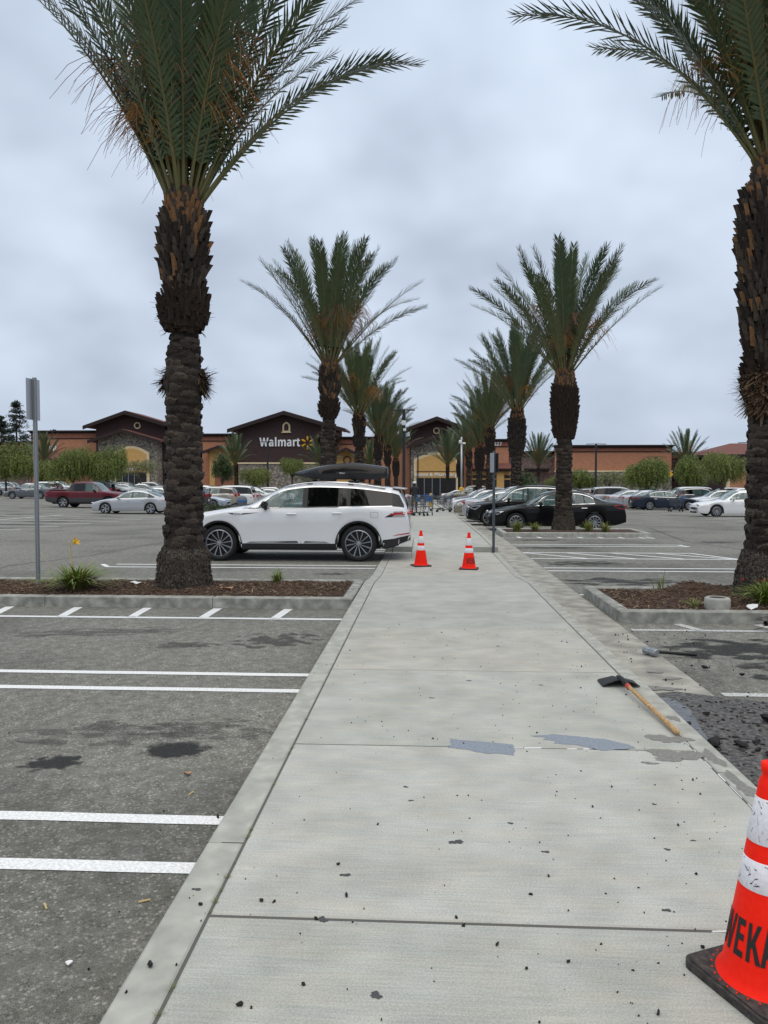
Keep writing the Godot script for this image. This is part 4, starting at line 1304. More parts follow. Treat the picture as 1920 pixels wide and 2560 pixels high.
# ------------------------------------------------------------ palms
func frond_mesh(bend: float, length: float, seed_: int, far := false) -> ArrayMesh:
	rng.seed = seed_
	var n := 26
	var pts := [Vector3.ZERO]
	var tang := []
	var p := Vector3.ZERO
	var wob := R(-0.10, 0.10)
	for i in n + 1:
		var t := float(i) / n
		var a := bend * (0.25 * t + 0.75 * pow(t, 1.9))
		var d := Vector3(sin(a), cos(a), wob * t).normalized()
		tang.append(d)
		p += d * length / n
		if i < n: pts.append(p)
	var leaf := S()
	var pairs := 70 if far else 88
	var at := func(t: float) -> Array:
		var f := clampf(t, 0.0, 0.9999) * n
		var i := int(f)
		return [pts[i].lerp(pts[i + 1], f - i), tang[i].lerp(tang[i + 1], f - i).normalized()]
	for k in pairs:
		var t := lerpf(0.13, 0.995, float(k) / (pairs - 1))
		for sd in [-1.0, 1.0]:
			if rng.randf() < 0.03: continue
			var q: Array = at.call(t + R(-0.004, 0.004))
			var b: Vector3 = q[0]
			var d: Vector3 = q[1]
			var across := Vector3(0, 0, sd)
			var over := d.cross(Vector3(0, 0, 1)).normalized()      # towards the upper face
			if over.x > 0: over = -over
			var u := (t - 0.20) / 0.8
			var ln := length * 0.118 * (0.35 + 0.65 * sin(clampf(u * 2.1 + 0.25, 0, PI) * 0.9)) * R(0.85, 1.1)
			if u > 0.75: ln *= lerpf(1.0, 0.55, (u - 0.75) / 0.25)
			var fw := lerpf(0.95, 1.9, u) * R(0.93, 1.07)
			var rise := R(0.35, 0.80) if k % 2 else R(-0.40, 0.15)
			var dir := (across + d * fw + over * rise).normalized()
			var droop := Vector3(0, -1, 0) * ln * R(0.0, 0.10)
			if u < 0.12: droop *= 3.0
			var w := 0.021 * (1.0 if u < 0.9 else 0.7)
			var wd := dir.cross(over).normalized() * w
			var m := b + dir * ln * 0.55 + droop * 0.25
			var e := b + dir * ln + droop
			quad(leaf, b - wd * 0.55, m - wd, m + wd, b + wd * 0.55)
			tri(leaf, m - wd, e, m + wd)
	leaf.generate_normals()
	leaf.set_material(M["frond%d" % (seed_ % 3)])
	var mesh := leaf.commit()
	var st := S(true)
	var rad := []
	for i in pts.size():
		var t := float(i) / (pts.size() - 1)
		rad.append(lerpf(0.034, 0.004, pow(t, 0.7)))
	tube(st, pts, rad, 5)
	st.generate_normals()
	st.set_material(M.rachis)
	return st.commit(mesh)

func fruit_mesh(seed_: int) -> ArrayMesh:
	rng.seed = seed_
	var st := S()
	var stem := [Vector3.ZERO, Vector3(0.10, 0.5, 0), Vector3(0.28, 0.95, 0), Vector3(0.46, 1.15, 0)]
	tube(st, stem, [0.022, 0.02, 0.016, 0.01], 4)
	for k in 60:
		var t := R(0.0, 1.0)
		var b: Vector3 = stem[2].lerp(stem[3], (t - 0.5) * 2.0) if t > 0.5 else stem[1].lerp(stem[2], t * 2.0)
		var a := R(0, TAU)
		var d := Vector3(cos(a) * 0.9 + 0.55, R(-0.1, 0.6), sin(a) * 0.9).normalized()
		var l := R(0.3, 0.75)
		var pts := []
		for i in 5:
			var f := i / 4.0
			pts.append(b + d * l * f + Vector3(0, -0.45 * l * f * f * 1.6, 0) + Vector3(R(-1, 1), R(-1, 1), R(-1, 1)) * 0.012)
		tube(st, pts, [0.0045, 0.004, 0.0035, 0.003, 0.002], 3, false)
	return done(st)

func boot_mesh(seed_: int) -> ArrayMesh:
	rng.seed = seed_
	var st := S()
	var j := func(v: Vector3, k: float) -> Vector3: return v + Vector3(R(-1, 1) * 0.05, R(-1, 1) * 0.11 * k, R(-1, 1) * 0.14)
	var bot := []
	var mid := []
	var lip := []
	var top := []
	for k in 8:
		var u := k / 7.0 * 2.0 - 1.0
		bot.append(j.call(Vector3(u * 0.30, -0.60, -0.25), 1.0))
		mid.append(j.call(Vector3(u * 0.47, -0.10 - 0.10 * u * u, 0.78 - 0.5 * u * u), 0.6))
		lip.append(j.call(Vector3(u * 0.54, 0.30 - 0.34 * u * u, 1.0 - 0.85 * u * u), 1.3))
		top.append(j.call(Vector3(u * 0.50, 0.42 - 0.30 * u * u, -0.1 + R(-0.1, 0.2)), 1.0))
	for k in 7:
		quad(st, bot[k], mid[k], mid[k + 1], bot[k + 1])
		quad(st, mid[k], lip[k], lip[k + 1], mid[k + 1])
		quad(st, lip[k], top[k], top[k + 1], lip[k + 1])
	return done(st)

func stub_mesh(seed_: int) -> ArrayMesh:
	rng.seed = seed_
	var st := S()
	var w0 := 0.62
	var pts := [[-0.5, w0, 0.0, 0.30], [0.0, 0.44, 0.18, 0.24], [0.5 + R(-0.1, 0.15), 0.34 + R(-0.06, 0.08), 0.42, 0.20]]
	var rows := []
	for q in pts:
		var lean := R(-0.06, 0.06)
		rows.append([Vector3(-q[1] + lean, q[0], q[2] - 0.02), Vector3(lean, q[0] + 0.04, q[2] + q[3]), Vector3(q[1] + lean, q[0] + R(-0.08, 0.08), q[2] - 0.02), Vector3(lean, q[0], q[2] - 0.12)])
	for i in 2:
		for k in 4:
			quad(st, rows[i][k], rows[i + 1][k], rows[i + 1][(k + 1) % 4], rows[i][(k + 1) % 4])
	quad(st, rows[2][0], rows[2][3], rows[2][2], rows[2][1])
	return done(st)

# profile: [height, radius]; zones: list of [from, to, kind]
func palm(prof: Array, zones: Array, fronds: Array, seed_: int, fine: bool) -> Node3D:
	var o := Node3D.new()
	rng.seed = seed_
	var H: float = prof[-1][0]
	var nn := noise(1.0, seed_)
	var rad := func(h: float, a: float) -> float:
		return cv(prof, h) * (1.0 + 0.07 * nn.get_noise_3d(cos(a) * 2.0, h * 2.5, sin(a) * 2.0)) - 0.045
	var st := S(true)
	var low := S(true)
	var rows := int(H / 0.10)
	for i in rows:
		for k in 26:
			var v := []
			for c in [[0, 0], [1, 0], [1, 1], [0, 1]]:
				var h: float = H * (i + c[0]) / rows
				var a = TAU * ((k + c[1]) % 26) / 26.0
				var r: float = rad.call(h, a)
				if h < 0.62: r += 0.035 * nn.get_noise_3d(cos(a) * 9.0, h * 9.0, sin(a) * 9.0)
				v.append(Vector3(cos(a) * r, h, sin(a) * r))
			quad(low if H * i / rows < 0.6 else st, v[0], v[1], v[2], v[3])
	put(st, "trunk", M.bark, o)
	put(low, "root_mat", M.bark_root, o)
	if fine:
		var rt := S()
		for k in 1500:
			var a := R(0, TAU)
			var h := R(0.02, 0.66)
			var r: float = rad.call(h, a)
			var c := Vector3(cos(a), 0, sin(a))
			var tg := Vector3(-sin(a), 0, cos(a))
			var b := c * (r + 0.004) + Vector3(0, h, 0)
			var m := b + c * R(0.008, 0.03) + tg * R(-0.03, 0.03) + Vector3(0, -R(0.01, 0.05), 0)
			var e := m + c * R(-0.02, 0.01) + tg * R(-0.03, 0.03) + Vector3(0, -R(0.01, 0.05), 0)
			tube(rt, [b, m, e], [0.008, 0.007, 0.004], 3, false)
		var rp := put(rt, "aerial_roots", M.bark_root, o)
		rp.set_meta("kind", "stuff")
	if not shared.has("boot0"):
		for k in 4:
			shared["boot%d" % k] = boot_mesh(200 + k)
			shared["stub%d" % k] = stub_mesh(220 + k)
	rng.seed = seed_ + 1
	var joined := {"leaf_base": [S(), 0], "leaf_stub": [S(), 0], "tan": [S(), 0]}
	for zn in zones:
		if zn[2] == "fibre":
			var fb := S()
			for k in (420 if fine else 90):
				var h := R(zn[0], zn[1])
				var a = R(0, TAU) if zn.size() < 4 else zn[3] + R(-0.8, 0.8)
				var r: float = rad.call(h, a)
				var c := Vector3(cos(a), 0, sin(a))
				var tg := Vector3(-sin(a), 0, cos(a))
				var b := c * (r - 0.01) + Vector3(0, h, 0)
				var l := R(0.06, 0.20) if zn.size() < 4 else R(0.10, 0.30)
				var e := b + (c * R(0.25, 0.9) + tg * R(-1.0, 1.0) + Vector3(0, R(-1.1, 0.35), 0)).normalized() * l
				var w := tg * (R(0.006, 0.03) if zn.size() < 4 else R(0.01, 0.045))
				quad(fb, b - w, b + w, e + w * 0.2, e - w * 0.2)
			put(fb, "fibre", M.thatch_tan if zn.size() > 3 else M.thatch, o)
			continue
		var h: float = zn[0]
		var row := 0
		while h < zn[1]:
			var r0 := cv(prof, h)
			var wide := 0.19 if zn[2] == "base" else 0.105
			if not fine: wide *= 1.35
			var cnt := int(TAU * r0 / wide)
			for k in cnt:
				var a := TAU * (k + 0.5 * (row % 2) + R(-0.12, 0.12)) / cnt
				var hh := h + R(-0.03, 0.03) + 0.11 * float(k) / cnt
				var r: float = rad.call(hh, a)
				var c := Vector3(cos(a), 0, sin(a))
				var up := Vector3(R(-0.16, 0.16), 1, R(-0.16, 0.16)).normalized()
				var b := Basis(up.cross(c).normalized(), up, c).orthonormalized()
				var sc: Vector3
				var nm := "leaf_base"
				var me := "boot%d" % rng.randi_range(0, 3)
				var m: Material = M.boot_a if rng.randf() < 0.5 else M.boot_b
				if zn[2] == "base":
					sc = Vector3(0.225 * R(0.8, 1.2), 0.155 * R(0.8, 1.2), 0.042 * R(0.4, 1.7))
				else:
					nm = "leaf_stub"
					me = "stub%d" % rng.randi_range(0, 3)
					sc = Vector3(0.085, 0.21 * R(0.75, 1.3), 0.17 * R(0.7, 1.4))
					if zn[2] == "tan":
						m = M.boot_tan if rng.randf() < 0.55 else M.boot_a
						sc = Vector3(0.09, 0.13, 0.10)
					elif zn[2] == "dark":
						m = M.thatch
						sc *= Vector3(1.3, 0.8, 0.9)
					else:
						var pick := rng.randf()
						m = M.boot_a if pick < 0.4 else M.boot_tan if pick > 0.85 else M.boot_b
				if not fine: sc *= Vector3(1.35, 1.3, 1.1)
				var xf := Transform3D(b * Basis.from_scale(sc), c * (r - 0.012) + Vector3(0, hh, 0))
				if fine: part(shared[me], nm, m, o, xf)
				else:
					var jk: String = "tan" if m == M.boot_tan else nm
					joined[jk][0].append_from(shared[me], 0, xf)
					joined[jk][1] += 1
			h += (0.118 if zn[2] == "base" else 0.105 if zn[2] != "tan" else 0.07) * (1.0 if fine else 1.35)
			row += 1
	if not fine:
		for k in joined:
			if joined[k][1]:
				var mi := part(joined[k][0].commit(), "leaf_base" if k == "leaf_base" else "leaf_stub", M.boot_a if k == "leaf_base" else M.boot_tan if k == "tan" else M.boot_b, o)
				mi.set_meta("kind", "stuff")
	# crown
	if not shared.has("frond_0"):
		for k in 8: shared["frond_%d" % k] = frond_mesh([0.12, 0.22, 0.38, 0.55, 0.75, 1.0, 0.30, 0.85][k], 4.1, 300 + k)
		for k in 3: shared["fruit%d" % k] = fruit_mesh(330 + k)
	rng.seed = seed_ + 2
	for f in fronds:                                  # [yaw, tilt, shape, scale]
		var b := Basis(Vector3.UP, f[0]) * Basis(Vector3.BACK, -f[1]) * Basis(Vector3.UP, R(-0.35, 0.35))
		var c := Vector3(cos(f[0]), 0, -sin(f[0])) * (0.10 + 0.14 * clampf(f[1] / 0.6, 0, 1))
		part(shared["frond_%d" % f[2]], "frond", null, o, Transform3D(b.scaled_local(Vector3.ONE * f[3]), c + Vector3(0, H - 0.12 - 0.1 * clampf(f[1], 0, 1), 0)))
	for k in (14 if fine else 10):
		var a := TAU * k / (14 if fine else 10) + R(-0.2, 0.2)
		var b := Basis(Vector3.UP, a) * Basis(Vector3.BACK, -R(-0.1, 0.42)) * Basis(Vector3.UP, R(-1.2, 1.2))
		part(shared["fruit%d" % (k % 3)], "fruit_stalk", M.fruit if k % 3 else M.fruit_dry, o, Transform3D(b.scaled_local(Vector3.ONE * R(0.75, 1.45)), Vector3(cos(a) * 0.14, H + R(-0.1, 0.6), -sin(a) * 0.12)))
	return o

func crown(seed_: int, n: int, extra := [], most := 0.78) -> Array:
	rng.seed = seed_
	var out := extra.duplicate()
	for k in n:
		var t := float(k) / n
		var tilt := 0.04 + most * pow(t, 0.9) + R(-0.05, 0.05)
		var shape: int = [0, 1, 6, 2][rng.randi_range(0, 3)] if t < 0.45 else [2, 3, 6, 3][rng.randi_range(0, 3)] if t < 0.8 else [3, 4, 7, 3][rng.randi_range(0, 3)]
		out.append([k * 2.39996 + R(-0.2, 0.2), tilt, shape, R(0.92, 1.05) * (1.0 if t < 0.7 else 0.95)])
	return out

func build_palms() -> void:
	var pa := [[0, 0.46], [0.25, 0.425], [0.5, 0.40], [0.64, 0.335], [1.3, 0.305], [2.1, 0.30], [2.6, 0.28], [2.85, 0.29], [3.1, 0.325], [3.3, 0.28], [3.5, 0.275], [3.78, 0.225], [3.92, 0.30], [4.05, 0.355], [4.28, 0.37], [4.42, 0.29], [4.58, 0.285], [4.75, 0.335], [5.15, 0.36], [5.45, 0.335], [5.75, 0.29], [5.90, 0.27]]
	var za := [[0.62, 3.72, "base"], [3.0, 3.25, "fibre", -0.6], [3.05, 3.3, "fibre", -2.4], [3.86, 4.44, "dark"], [3.85, 4.5, "fibre"], [4.45, 5.45, "stub"], [5.42, 5.88, "tan"]]
	var pb := [[0, 0.45], [0.3, 0.43], [0.55, 0.38], [0.7, 0.32], [1.6, 0.30], [2.6, 0.30], [2.75, 0.34], [3.0, 0.38], [3.3, 0.34], [3.6, 0.37], [4.2, 0.41], [4.9, 0.45], [5.4, 0.42], [5.8, 0.32], [6.05, 0.28]]
	var zb := [[0.66, 2.72, "base"], [2.6, 3.1, "fibre", 2.9], [2.6, 3.1, "fibre", 1.8], [2.7, 3.6, "dark"], [2.8, 3.7, "fibre"], [3.3, 5.5, "stub"], [5.5, 6.0, "tan"]]
	var pc := [[0, 0.42], [0.3, 0.38], [0.6, 0.32], [1.6, 0.29], [2.7, 0.27], [3.0, 0.265], [3.12, 0.34], [3.5, 0.40], [4.1, 0.44], [4.6, 0.42], [5.1, 0.33], [5.4, 0.29]]
	var zc := [[0.5, 3.05, "base"], [3.1, 4.75, "dark"], [4.7, 5.38, "tan"]]
	# fronds of the two near palms that stand out against the sky: yaw, tilt, shape, scale
	var A := palm(pa, za, crown(11, 38, [[0.05, 0.62, 5, 0.98], [0.35, 0.60, 4, 0.95], [PI, 0.44, 3, 1.05], [PI - 0.25, 0.36, 3, 1.0], [0.0, 0.42, 3, 1.05], [PI + 0.2, 0.32, 2, 1.05]], 0.46), 71, true)
	var A2 := palm(pa, za, crown(21, 32, [[PI, 0.60, 3, 0.98], [0.0, 0.66, 2, 1.0], [0.15, 0.78, 3, 0.9], [PI - 0.3, 0.42, 2, 1.0]], 0.52), 77, true)
	var B := palm(pb, zb, crown(12, 42, [[PI, 0.60, 5, 1.0], [PI - 0.25, 0.44, 3, 1.05], [PI + 0.35, 0.40, 3, 1.0], [0.0, 0.6, 4, 1.0]], 0.55), 72, true)
	var C := palm(pc, zc, crown(13, 31, [[PI, 0.62, 3, 0.98], [0.0, 0.66, 2, 1.0], [0.3, 0.52, 2, 0.95], [PI - 0.3, 0.5, 2, 0.95]], 0.60), 73, true)
	var D := palm(pa, za, crown(14, 36, [[0.0, 0.7, 4, 0.9], [PI, 0.66, 4, 0.9]], 0.66), 74, false)
	var E := palm(pc, zc, crown(15, 36, [[PI, 0.64, 4, 0.9], [0.1, 0.7, 3, 0.9]], 0.62), 75, false)
	var ps := [[2.6, 0.22], [2.9, 0.22], [3.4, 0.26], [4.0, 0.21], [4.3, 0.2]]
	var F := palm([[0, 0.28], [0.6, 0.22], [2.4, 0.2], [3.2, 0.24], [3.9, 0.26], [4.4, 0.2]], [[0.4, 2.6, "base"], [2.6, 3.9, "dark"], [3.9, 4.4, "tan"]], crown(16, 34, [], 1.05), 76, false)
	# row on the white SUV's side of the walkway, then the other row: proto, x, z, scale, turn, label
	var L := "date palm"
	for q in [[A, -3.66, -11.45, 1.0, 0.0, "tall date palm with shaggy patchy trunk beside the square metal post"],
			[A2, -3.42, -26.6, 1.0, 0.0, "date palm rising behind the roof box of the white SUV"],
			[B, 4.75, -10.95, 1.0, 0.0, "tall date palm cut by the frame edge, on the island with the concrete cap"],
			[C, 4.60, -25.9, 1.0, 0.0, "date palm with dark bulging upper trunk in front of the black sedan"],
			[D, -3.70, -43.4, 0.98, 0.7, "second date palm beyond the white SUV, half overlapped by the nearer crown"],
			[D, -3.65, -58.0, 0.95, 2.9, "third date palm beyond the white SUV, near the black lamp post"],
			[D, -3.65, -74.5, 0.99, 4.2, "fourth date palm beyond the white SUV, behind the black lamp post"],
			[E, -3.50, -92.0, 0.98, 1.2, "last date palm on the SUV side, against the stone entrance wall"],
			[E, 4.72, -40.6, 1.05, 0.9, "second date palm in the row with the black sedan"],
			[D, 4.60, -55.6, 1.0, 3.6, "third date palm in the row with the black sedan"],
			[E, 4.60, -67.2, 1.02, 5.0, "fourth date palm in the row with the black sedan"],
			[D, 4.55, -82.0, 0.97, 1.9, "fifth date palm in the row with the black sedan, behind the camera mast"],
			[E, 4.35, -97.0, 0.95, 2.7, "last date palm in the row with the black sedan, beside the pharmacy entrance"]]:
		var g := 0.13 + gr(q[1], q[2])
		var o := place(q[0], "date_palm", q[5], Vector3(q[1], g, q[2]), q[4], "date palms lining the walkway")
		o.scale = Vector3.ONE * q[3]
		o.rotation.z = sin(q[2] * 1.7) * 0.02
		o.rotation.x = cos(q[2] * 2.3) * 0.015
		o.set_meta("category", "palm tree")
	for q in [[-50.7, -100.0, 0.95, 0.4, "small palm between the leafy trees below the orange wall with white letters"], [-26.0, -104.0, 1.05, 1.4, "small palm beside the yellow gabled bay under the dark store gable"],
			[-14.5, -106.0, 1.0, 2.4, "small palm at the lower corner of the dark gable with the store name"], [-7.7, -106.0, 0.92, 3.1, "small palm between the wreath bay and the stone entrance"],
			[2.55, -90.0, 1.0, 4.4, "small palm standing in front of the pharmacy entrance lettering"], [14.5, -100.0, 1.0, 5.2, "small palm against the brown brick wall by the round bush"],
			[31.4, -95.0, 1.05, 0.2, "small palm rising from the trees in front of the red tiled roof"]]:
		var o := place(F, "small_palm", q[4], Vector3(q[0], gr(q[0], q[1]) + 0.1, q[1]), q[3], "small palms along the store front")
		var top: float = {0: 4.4, 1: 4.2, 2: 3.9, 3: 3.6, 4: 3.75, 5: 3.8, 6: 3.9}[int(taken.small_palm)] - gr(q[0], q[1]) - 0.1
		o.scale = Vector3(0.8, top / 4.4, 0.8) if top / 4.4 < 1.35 else Vector3(0.85, top / 4.4, 0.85)
		o.scale.y = minf(o.scale.y, 1.15)
		o.set_meta("category", "palm tree")
	for k in [A, A2, B, C, D, E, F]: k.free()

# ------------------------------------------------------------ trees and plants
func leafy(seed_: int, size: Vector3, clumps: int, leaves: int, base: Color, droop: float, leaf_len: float) -> ArrayMesh:
	rng.seed = seed_
	var st := S()
	var lobes := []
	for k in 9: lobes.append([Vector3(R(-0.62, 0.62) * size.x, R(0.18, 0.75) * size.y, R(-0.62, 0.62) * size.z), R(0.28, 0.5)])
	for k in clumps:
		var lb: Array = lobes[k % 9]
		var d := Vector3(R(-1, 1), R(-1, 1), R(-1, 1))
		if d.length() > 1.0: d = d.normalized() * R(0.75, 1.0)
		var c: Vector3 = lb[0] + d * lb[1] * (size + Vector3.ONE * 0.2) * Vector3(1, 0.8, 1)
		var tint := R(0.7, 1.35)
		for j in leaves:
			var p := c + Vector3(R(-1, 1), R(-1, 1), R(-1, 1)) * 0.32
			var dir := Vector3(R(-1, 1), R(-0.6, 0.8) - droop, R(-1, 1)).normalized()
			var w := dir.cross(Vector3(R(-1, 1), R(-1, 1), R(-1, 1))).normalized() * leaf_len * 0.16
			var col := base * tint * R(0.75, 1.3)
			col.a = 1.0
			if rng.randf() < 0.12: col = Color(col.r * 1.6, col.g * 1.35, col.b)
			st.set_color(col)
			quad(st, p, p + dir * leaf_len * 0.5 + w, p + dir * leaf_len, p + dir * leaf_len * 0.5 - w)
	return done(st)

func willow(seed_: int, size: Vector3, strands: int, base: Color) -> ArrayMesh:
	rng.seed = seed_
	var st := S()
	var lobes := []
	for k in 7: lobes.append([Vector3(R(-0.55, 0.55) * size.x, R(0.42, 0.78) * size.y, R(-0.55, 0.55) * size.z), R(0.30, 0.5)])
	for k in strands:
		var lb: Array = lobes[k % 7]
		var d := Vector3(R(-1, 1), R(-0.7, 1), R(-1, 1))
		d = d.normalized() * pow(rng.randf(), 0.4)
		var p: Vector3 = lb[0] + d * lb[1] * size * Vector3(1.1, 0.62, 1.1)
		var l := R(0.4, 1.5) * size.y * 0.32
		var dir := Vector3(d.x * 0.35 + R(-0.2, 0.2), R(-0.15, 0.25), d.z * 0.35 + R(-0.2, 0.2))
		var tint := R(0.65, 1.4)
		var n := int(l / 0.055)
		for j in n:
			dir = (dir + Vector3(0, -0.16, 0)).normalized()
			p += dir * 0.055
			if p.y < 0.0: break
			var sd := Vector3(R(-1, 1), R(-0.5, 0.1), R(-1, 1)).normalized()
			var q := p + (sd * 0.8 + dir * 0.6) * 0.16
			var w := (q - p).cross(Vector3(R(-1, 1), R(-1, 1), R(-1, 1))).normalized() * 0.022
			var col := base * tint * R(0.8, 1.25)
			col.a = 1.0
			st.set_color(col)
			quad(st, p, p.lerp(q, 0.5) + w, q, p.lerp(q, 0.5) - w)
	return done(st)

func limbs(seed_: int, h: float, spread: float, r: float) -> ArrayMesh:
	rng.seed = seed_
	var st := S(true)
	tube(st, [Vector3(0, -0.1, 0), Vector3(R(-0.05, 0.05), h * 0.35, R(-0.05, 0.05)), Vector3(R(-0.1, 0.1), h * 0.6, R(-0.1, 0.1))], [r, r * 0.8, r * 0.6], 8)
	for k in 6:
		var a := TAU * k / 6.0 + R(-0.3, 0.3)
		var b := Vector3(0, h * R(0.4, 0.58), 0)
		var e := Vector3(cos(a) * spread * R(0.4, 0.8), h * R(0.7, 1.0), sin(a) * spread * R(0.4, 0.8))
		tube(st, [b, b.lerp(e, 0.5) + Vector3(0, 0.12, 0), e], [r * 0.5, r * 0.32, r * 0.1], 5)
	return done(st)

func build_trees() -> void:
	var crowns := []
	var kinds := [Color(0.120, 0.155, 0.030), Color(0.135, 0.160, 0.034), Color(0.048, 0.078, 0.024), Color(0.15, 0.16, 0.065)]
	for k in 3: crowns.append(willow(400 + k, Vector3(2.0, 3.2, 2.0), 1600, kinds[k % 2]))
	crowns.append(leafy(405, Vector3(1.2, 3.0, 1.2), 150, 46, kinds[2], 0.2, 0.22))
	crowns.append(willow(406, Vector3(1.9, 2.8, 1.9), 330, kinds[3]))
	var lm := [limbs(410, 3.4, 1.8, 0.13), limbs(411, 3.4, 1.2, 0.09)]
	# crown, x, z, base height of the crown, scale (x, y), label
	for t in [[0, -47.6, -85.0, 1.6, 1.4, 1.45, "dark leafy tree at the very edge of the lot below the conifers"], [1, -44.2, -86.0, 1.5, 1.1, 1.0, "light green tree next to the tall square post"],
			[2, -37.4, -80.0, 1.3, 1.0, 1.38, "dense light green tree in front of the orange wall, post side"], [0, -34.1, -80.5, 1.3, 1.02, 1.32, "dense light green tree in front of the stone entrance with red gable"],
			[4, -35.0, -93.0, 1.7, 1.2, 1.0, "thin sparse tree in front of the yellow arched entrance"], [3, -22.7, -85.0, 1.6, 0.95, 1.0, "slim dark green tree before the yellow gabled bay"],
			[1, -19.7, -88.0, 1.0, 0.85, 0.85, "round light green tree below the lettered store gable"], [4, -14.9, -98.0, 0.9, 1.3, 1.1, "sparse shrub tree below the big yellow spark"], [2, -16.9, -97.0, 2.4, 0.75, 0.75, "bright green tree top beneath the store name"],
			[0, 18.2, -92.0, 0.6, 1.1, 0.80, "low light green tree beside the palm in front of the long orange wall"], [4, 21.6, -92.0, 0.6, 1.5, 0.85, "sparse grey green tree in front of the long orange wall"], [1, 15.9, -93.0, 0.6, 0.9, 0.65, "low tree between round bush and long orange wall"],
			[2, 22.2, -78.0, 0.7, 1.05, 1.15, "dense round tree in front of the end of the orange wall"], [1, 24.0, -64.0, 1.4, 0.85, 1.02, "tree with bare straight trunk among the white cars"], [4, 26.5, -70.0, 1.2, 1.0, 1.1, "sparse tree in front of the red tiled building"],
			[0, 29.5, -88.0, 0.9, 1.0, 1.2, "dense tree under the small palm near the red tiled roof"]]:
		var g := gr(t[1], t[2])
		var o := thing("leafy_tree", t[6], "tree", Vector3(t[1], g, t[2]), rng.randf() * 6.0, "trees in the parking lot")
		var lift: float = t[3] - g
		part(lm[1] if t[0] == 3 else lm[0], "trunk", M.wood_trunk, o, Transform3D(Basis.from_scale(Vector3(1, (lift + 2.0) / 3.4, 1)), Vector3.ZERO))
		part(crowns[t[0]], "crown", M.leaf, o, Transform3D(Basis.from_scale(Vector3(t[4], t[5], t[4])), Vector3(0, lift, 0)))
	var bush := leafy(420, Vector3(1.5, 2.3, 1.5), 130, 30, kinds[2], 0.0, 0.24)
	var o := thing("round_bush", "rounded dark green bush before the brown brick wall", "bush", Vector3(11.75, gr(11, -90), -90.0))
	part(lm[1], "trunk", M.wood_trunk, o, Transform3D(Basis.from_scale(Vector3(1, 0.7, 1)), Vector3.ZERO))
	part(bush, "crown", M.leaf, o, Transform3D(Basis.from_scale(Vector3(1, 1.1, 1)), Vector3(0, 1.3, 0)))
	# conifers far behind
	for c in [[-89.8, -165.0, 19.5, "tall dark conifer behind the low brick wing"], [-95.0, -168.0, 16.5, "shorter dark conifer at the frame edge behind the low wing"], [-83.8, -170.0, 13.0, "small conifer leaning beside the tall dark conifer"]]:
		rng.seed = int(c[2] * 10)
		o = thing("conifer", c[3], "tree", Vector3(c[0], gr(c[0], c[1]), c[1]), 0.0, "conifers behind the store")
		var st := S(true)
		tube(st, [Vector3.ZERO, Vector3(0, c[2] * 0.5, 0), Vector3(0, c[2] * 0.97, 0)], [0.35, 0.22, 0.04], 7)
		put(st, "trunk", M.wood_trunk, o)
		st = S()
		for k in 95:
			var t := pow(rng.randf(), 0.8)
			var h: float = c[2] * (0.18 + 0.80 * t)
			var len: float = c[2] * 0.30 * pow(1.0 - t, 0.75) * R(0.45, 1.1) + 0.35
			var a := R(0, TAU)
			var d := Vector3(cos(a), R(-0.05, 0.35), sin(a)).normalized()
			for j in 60:
				var f := R(0.25, 1.0)
				var p := Vector3(0, h, 0) + d * len * f + Vector3(R(-1, 1), R(-0.6, 0.9), R(-1, 1)) * 0.42 * (0.5 + f * 0.6)
				var n := Vector3(R(-1, 1), R(-0.4, 1), R(-1, 1)).normalized() * 0.4
				var w := n.cross(Vector3(R(-1, 1), R(-1, 1), R(-1, 1))).normalized() * 0.10
				var col := Color(0.016, 0.030, 0.018) * R(0.7, 1.5)
				col.a = 1.0
				st.set_color(col)
				quad(st, p, p + n * 0.5 + w, p + n, p + n * 0.5 - w)
		put(st, "crown", M.leaf, o)

# strap-leaved clump
func clump(seed_: int, n: int, len: float, spread: float, dry := 0.12) -> ArrayMesh:
	rng.seed = seed_
	var st := S(true)
	for k in n:
		var a := R(0, TAU)
		var l := len * R(0.55, 1.1)
		var out := spread * R(0.2, 1.1)
		var d := Vector3(cos(a), 0, sin(a))
		var tg := Vector3(-sin(a), 0, cos(a))
		var b := Vector3(cos(a), 0, sin(a)) * R(0, 0.06) * (len / 0.4) + Vector3(R(-1, 1), 0, R(-1, 1)) * 0.05 * (len / 0.4)
		var c := Color(0.135, 0.19, 0.028) * R(0.65, 1.5)
		if rng.randf() < dry: c = Color(0.27, 0.21, 0.08)
		c.a = 1.0
		var last := []
		var tw := R(-0.4, 0.4)
		for i in 6:
			var t := i / 5.0
			var p := b + d * out * pow(t, 1.4) + tg * tw * out * t * t + Vector3(0, l * (t - 0.62 * pow(t, 2.6) * clampf(out / spread, 0.2, 1.0)), 0)
			var w := tg * 0.010 * (len / 0.4) * (1.0 - pow(t, 2.0) * 0.92)
			var v := [p - w, p + w]
			if i:
				st.set_color(c)
				quad(st, last[0], last[1], v[1], v[0])
			last = v
	return done(st)

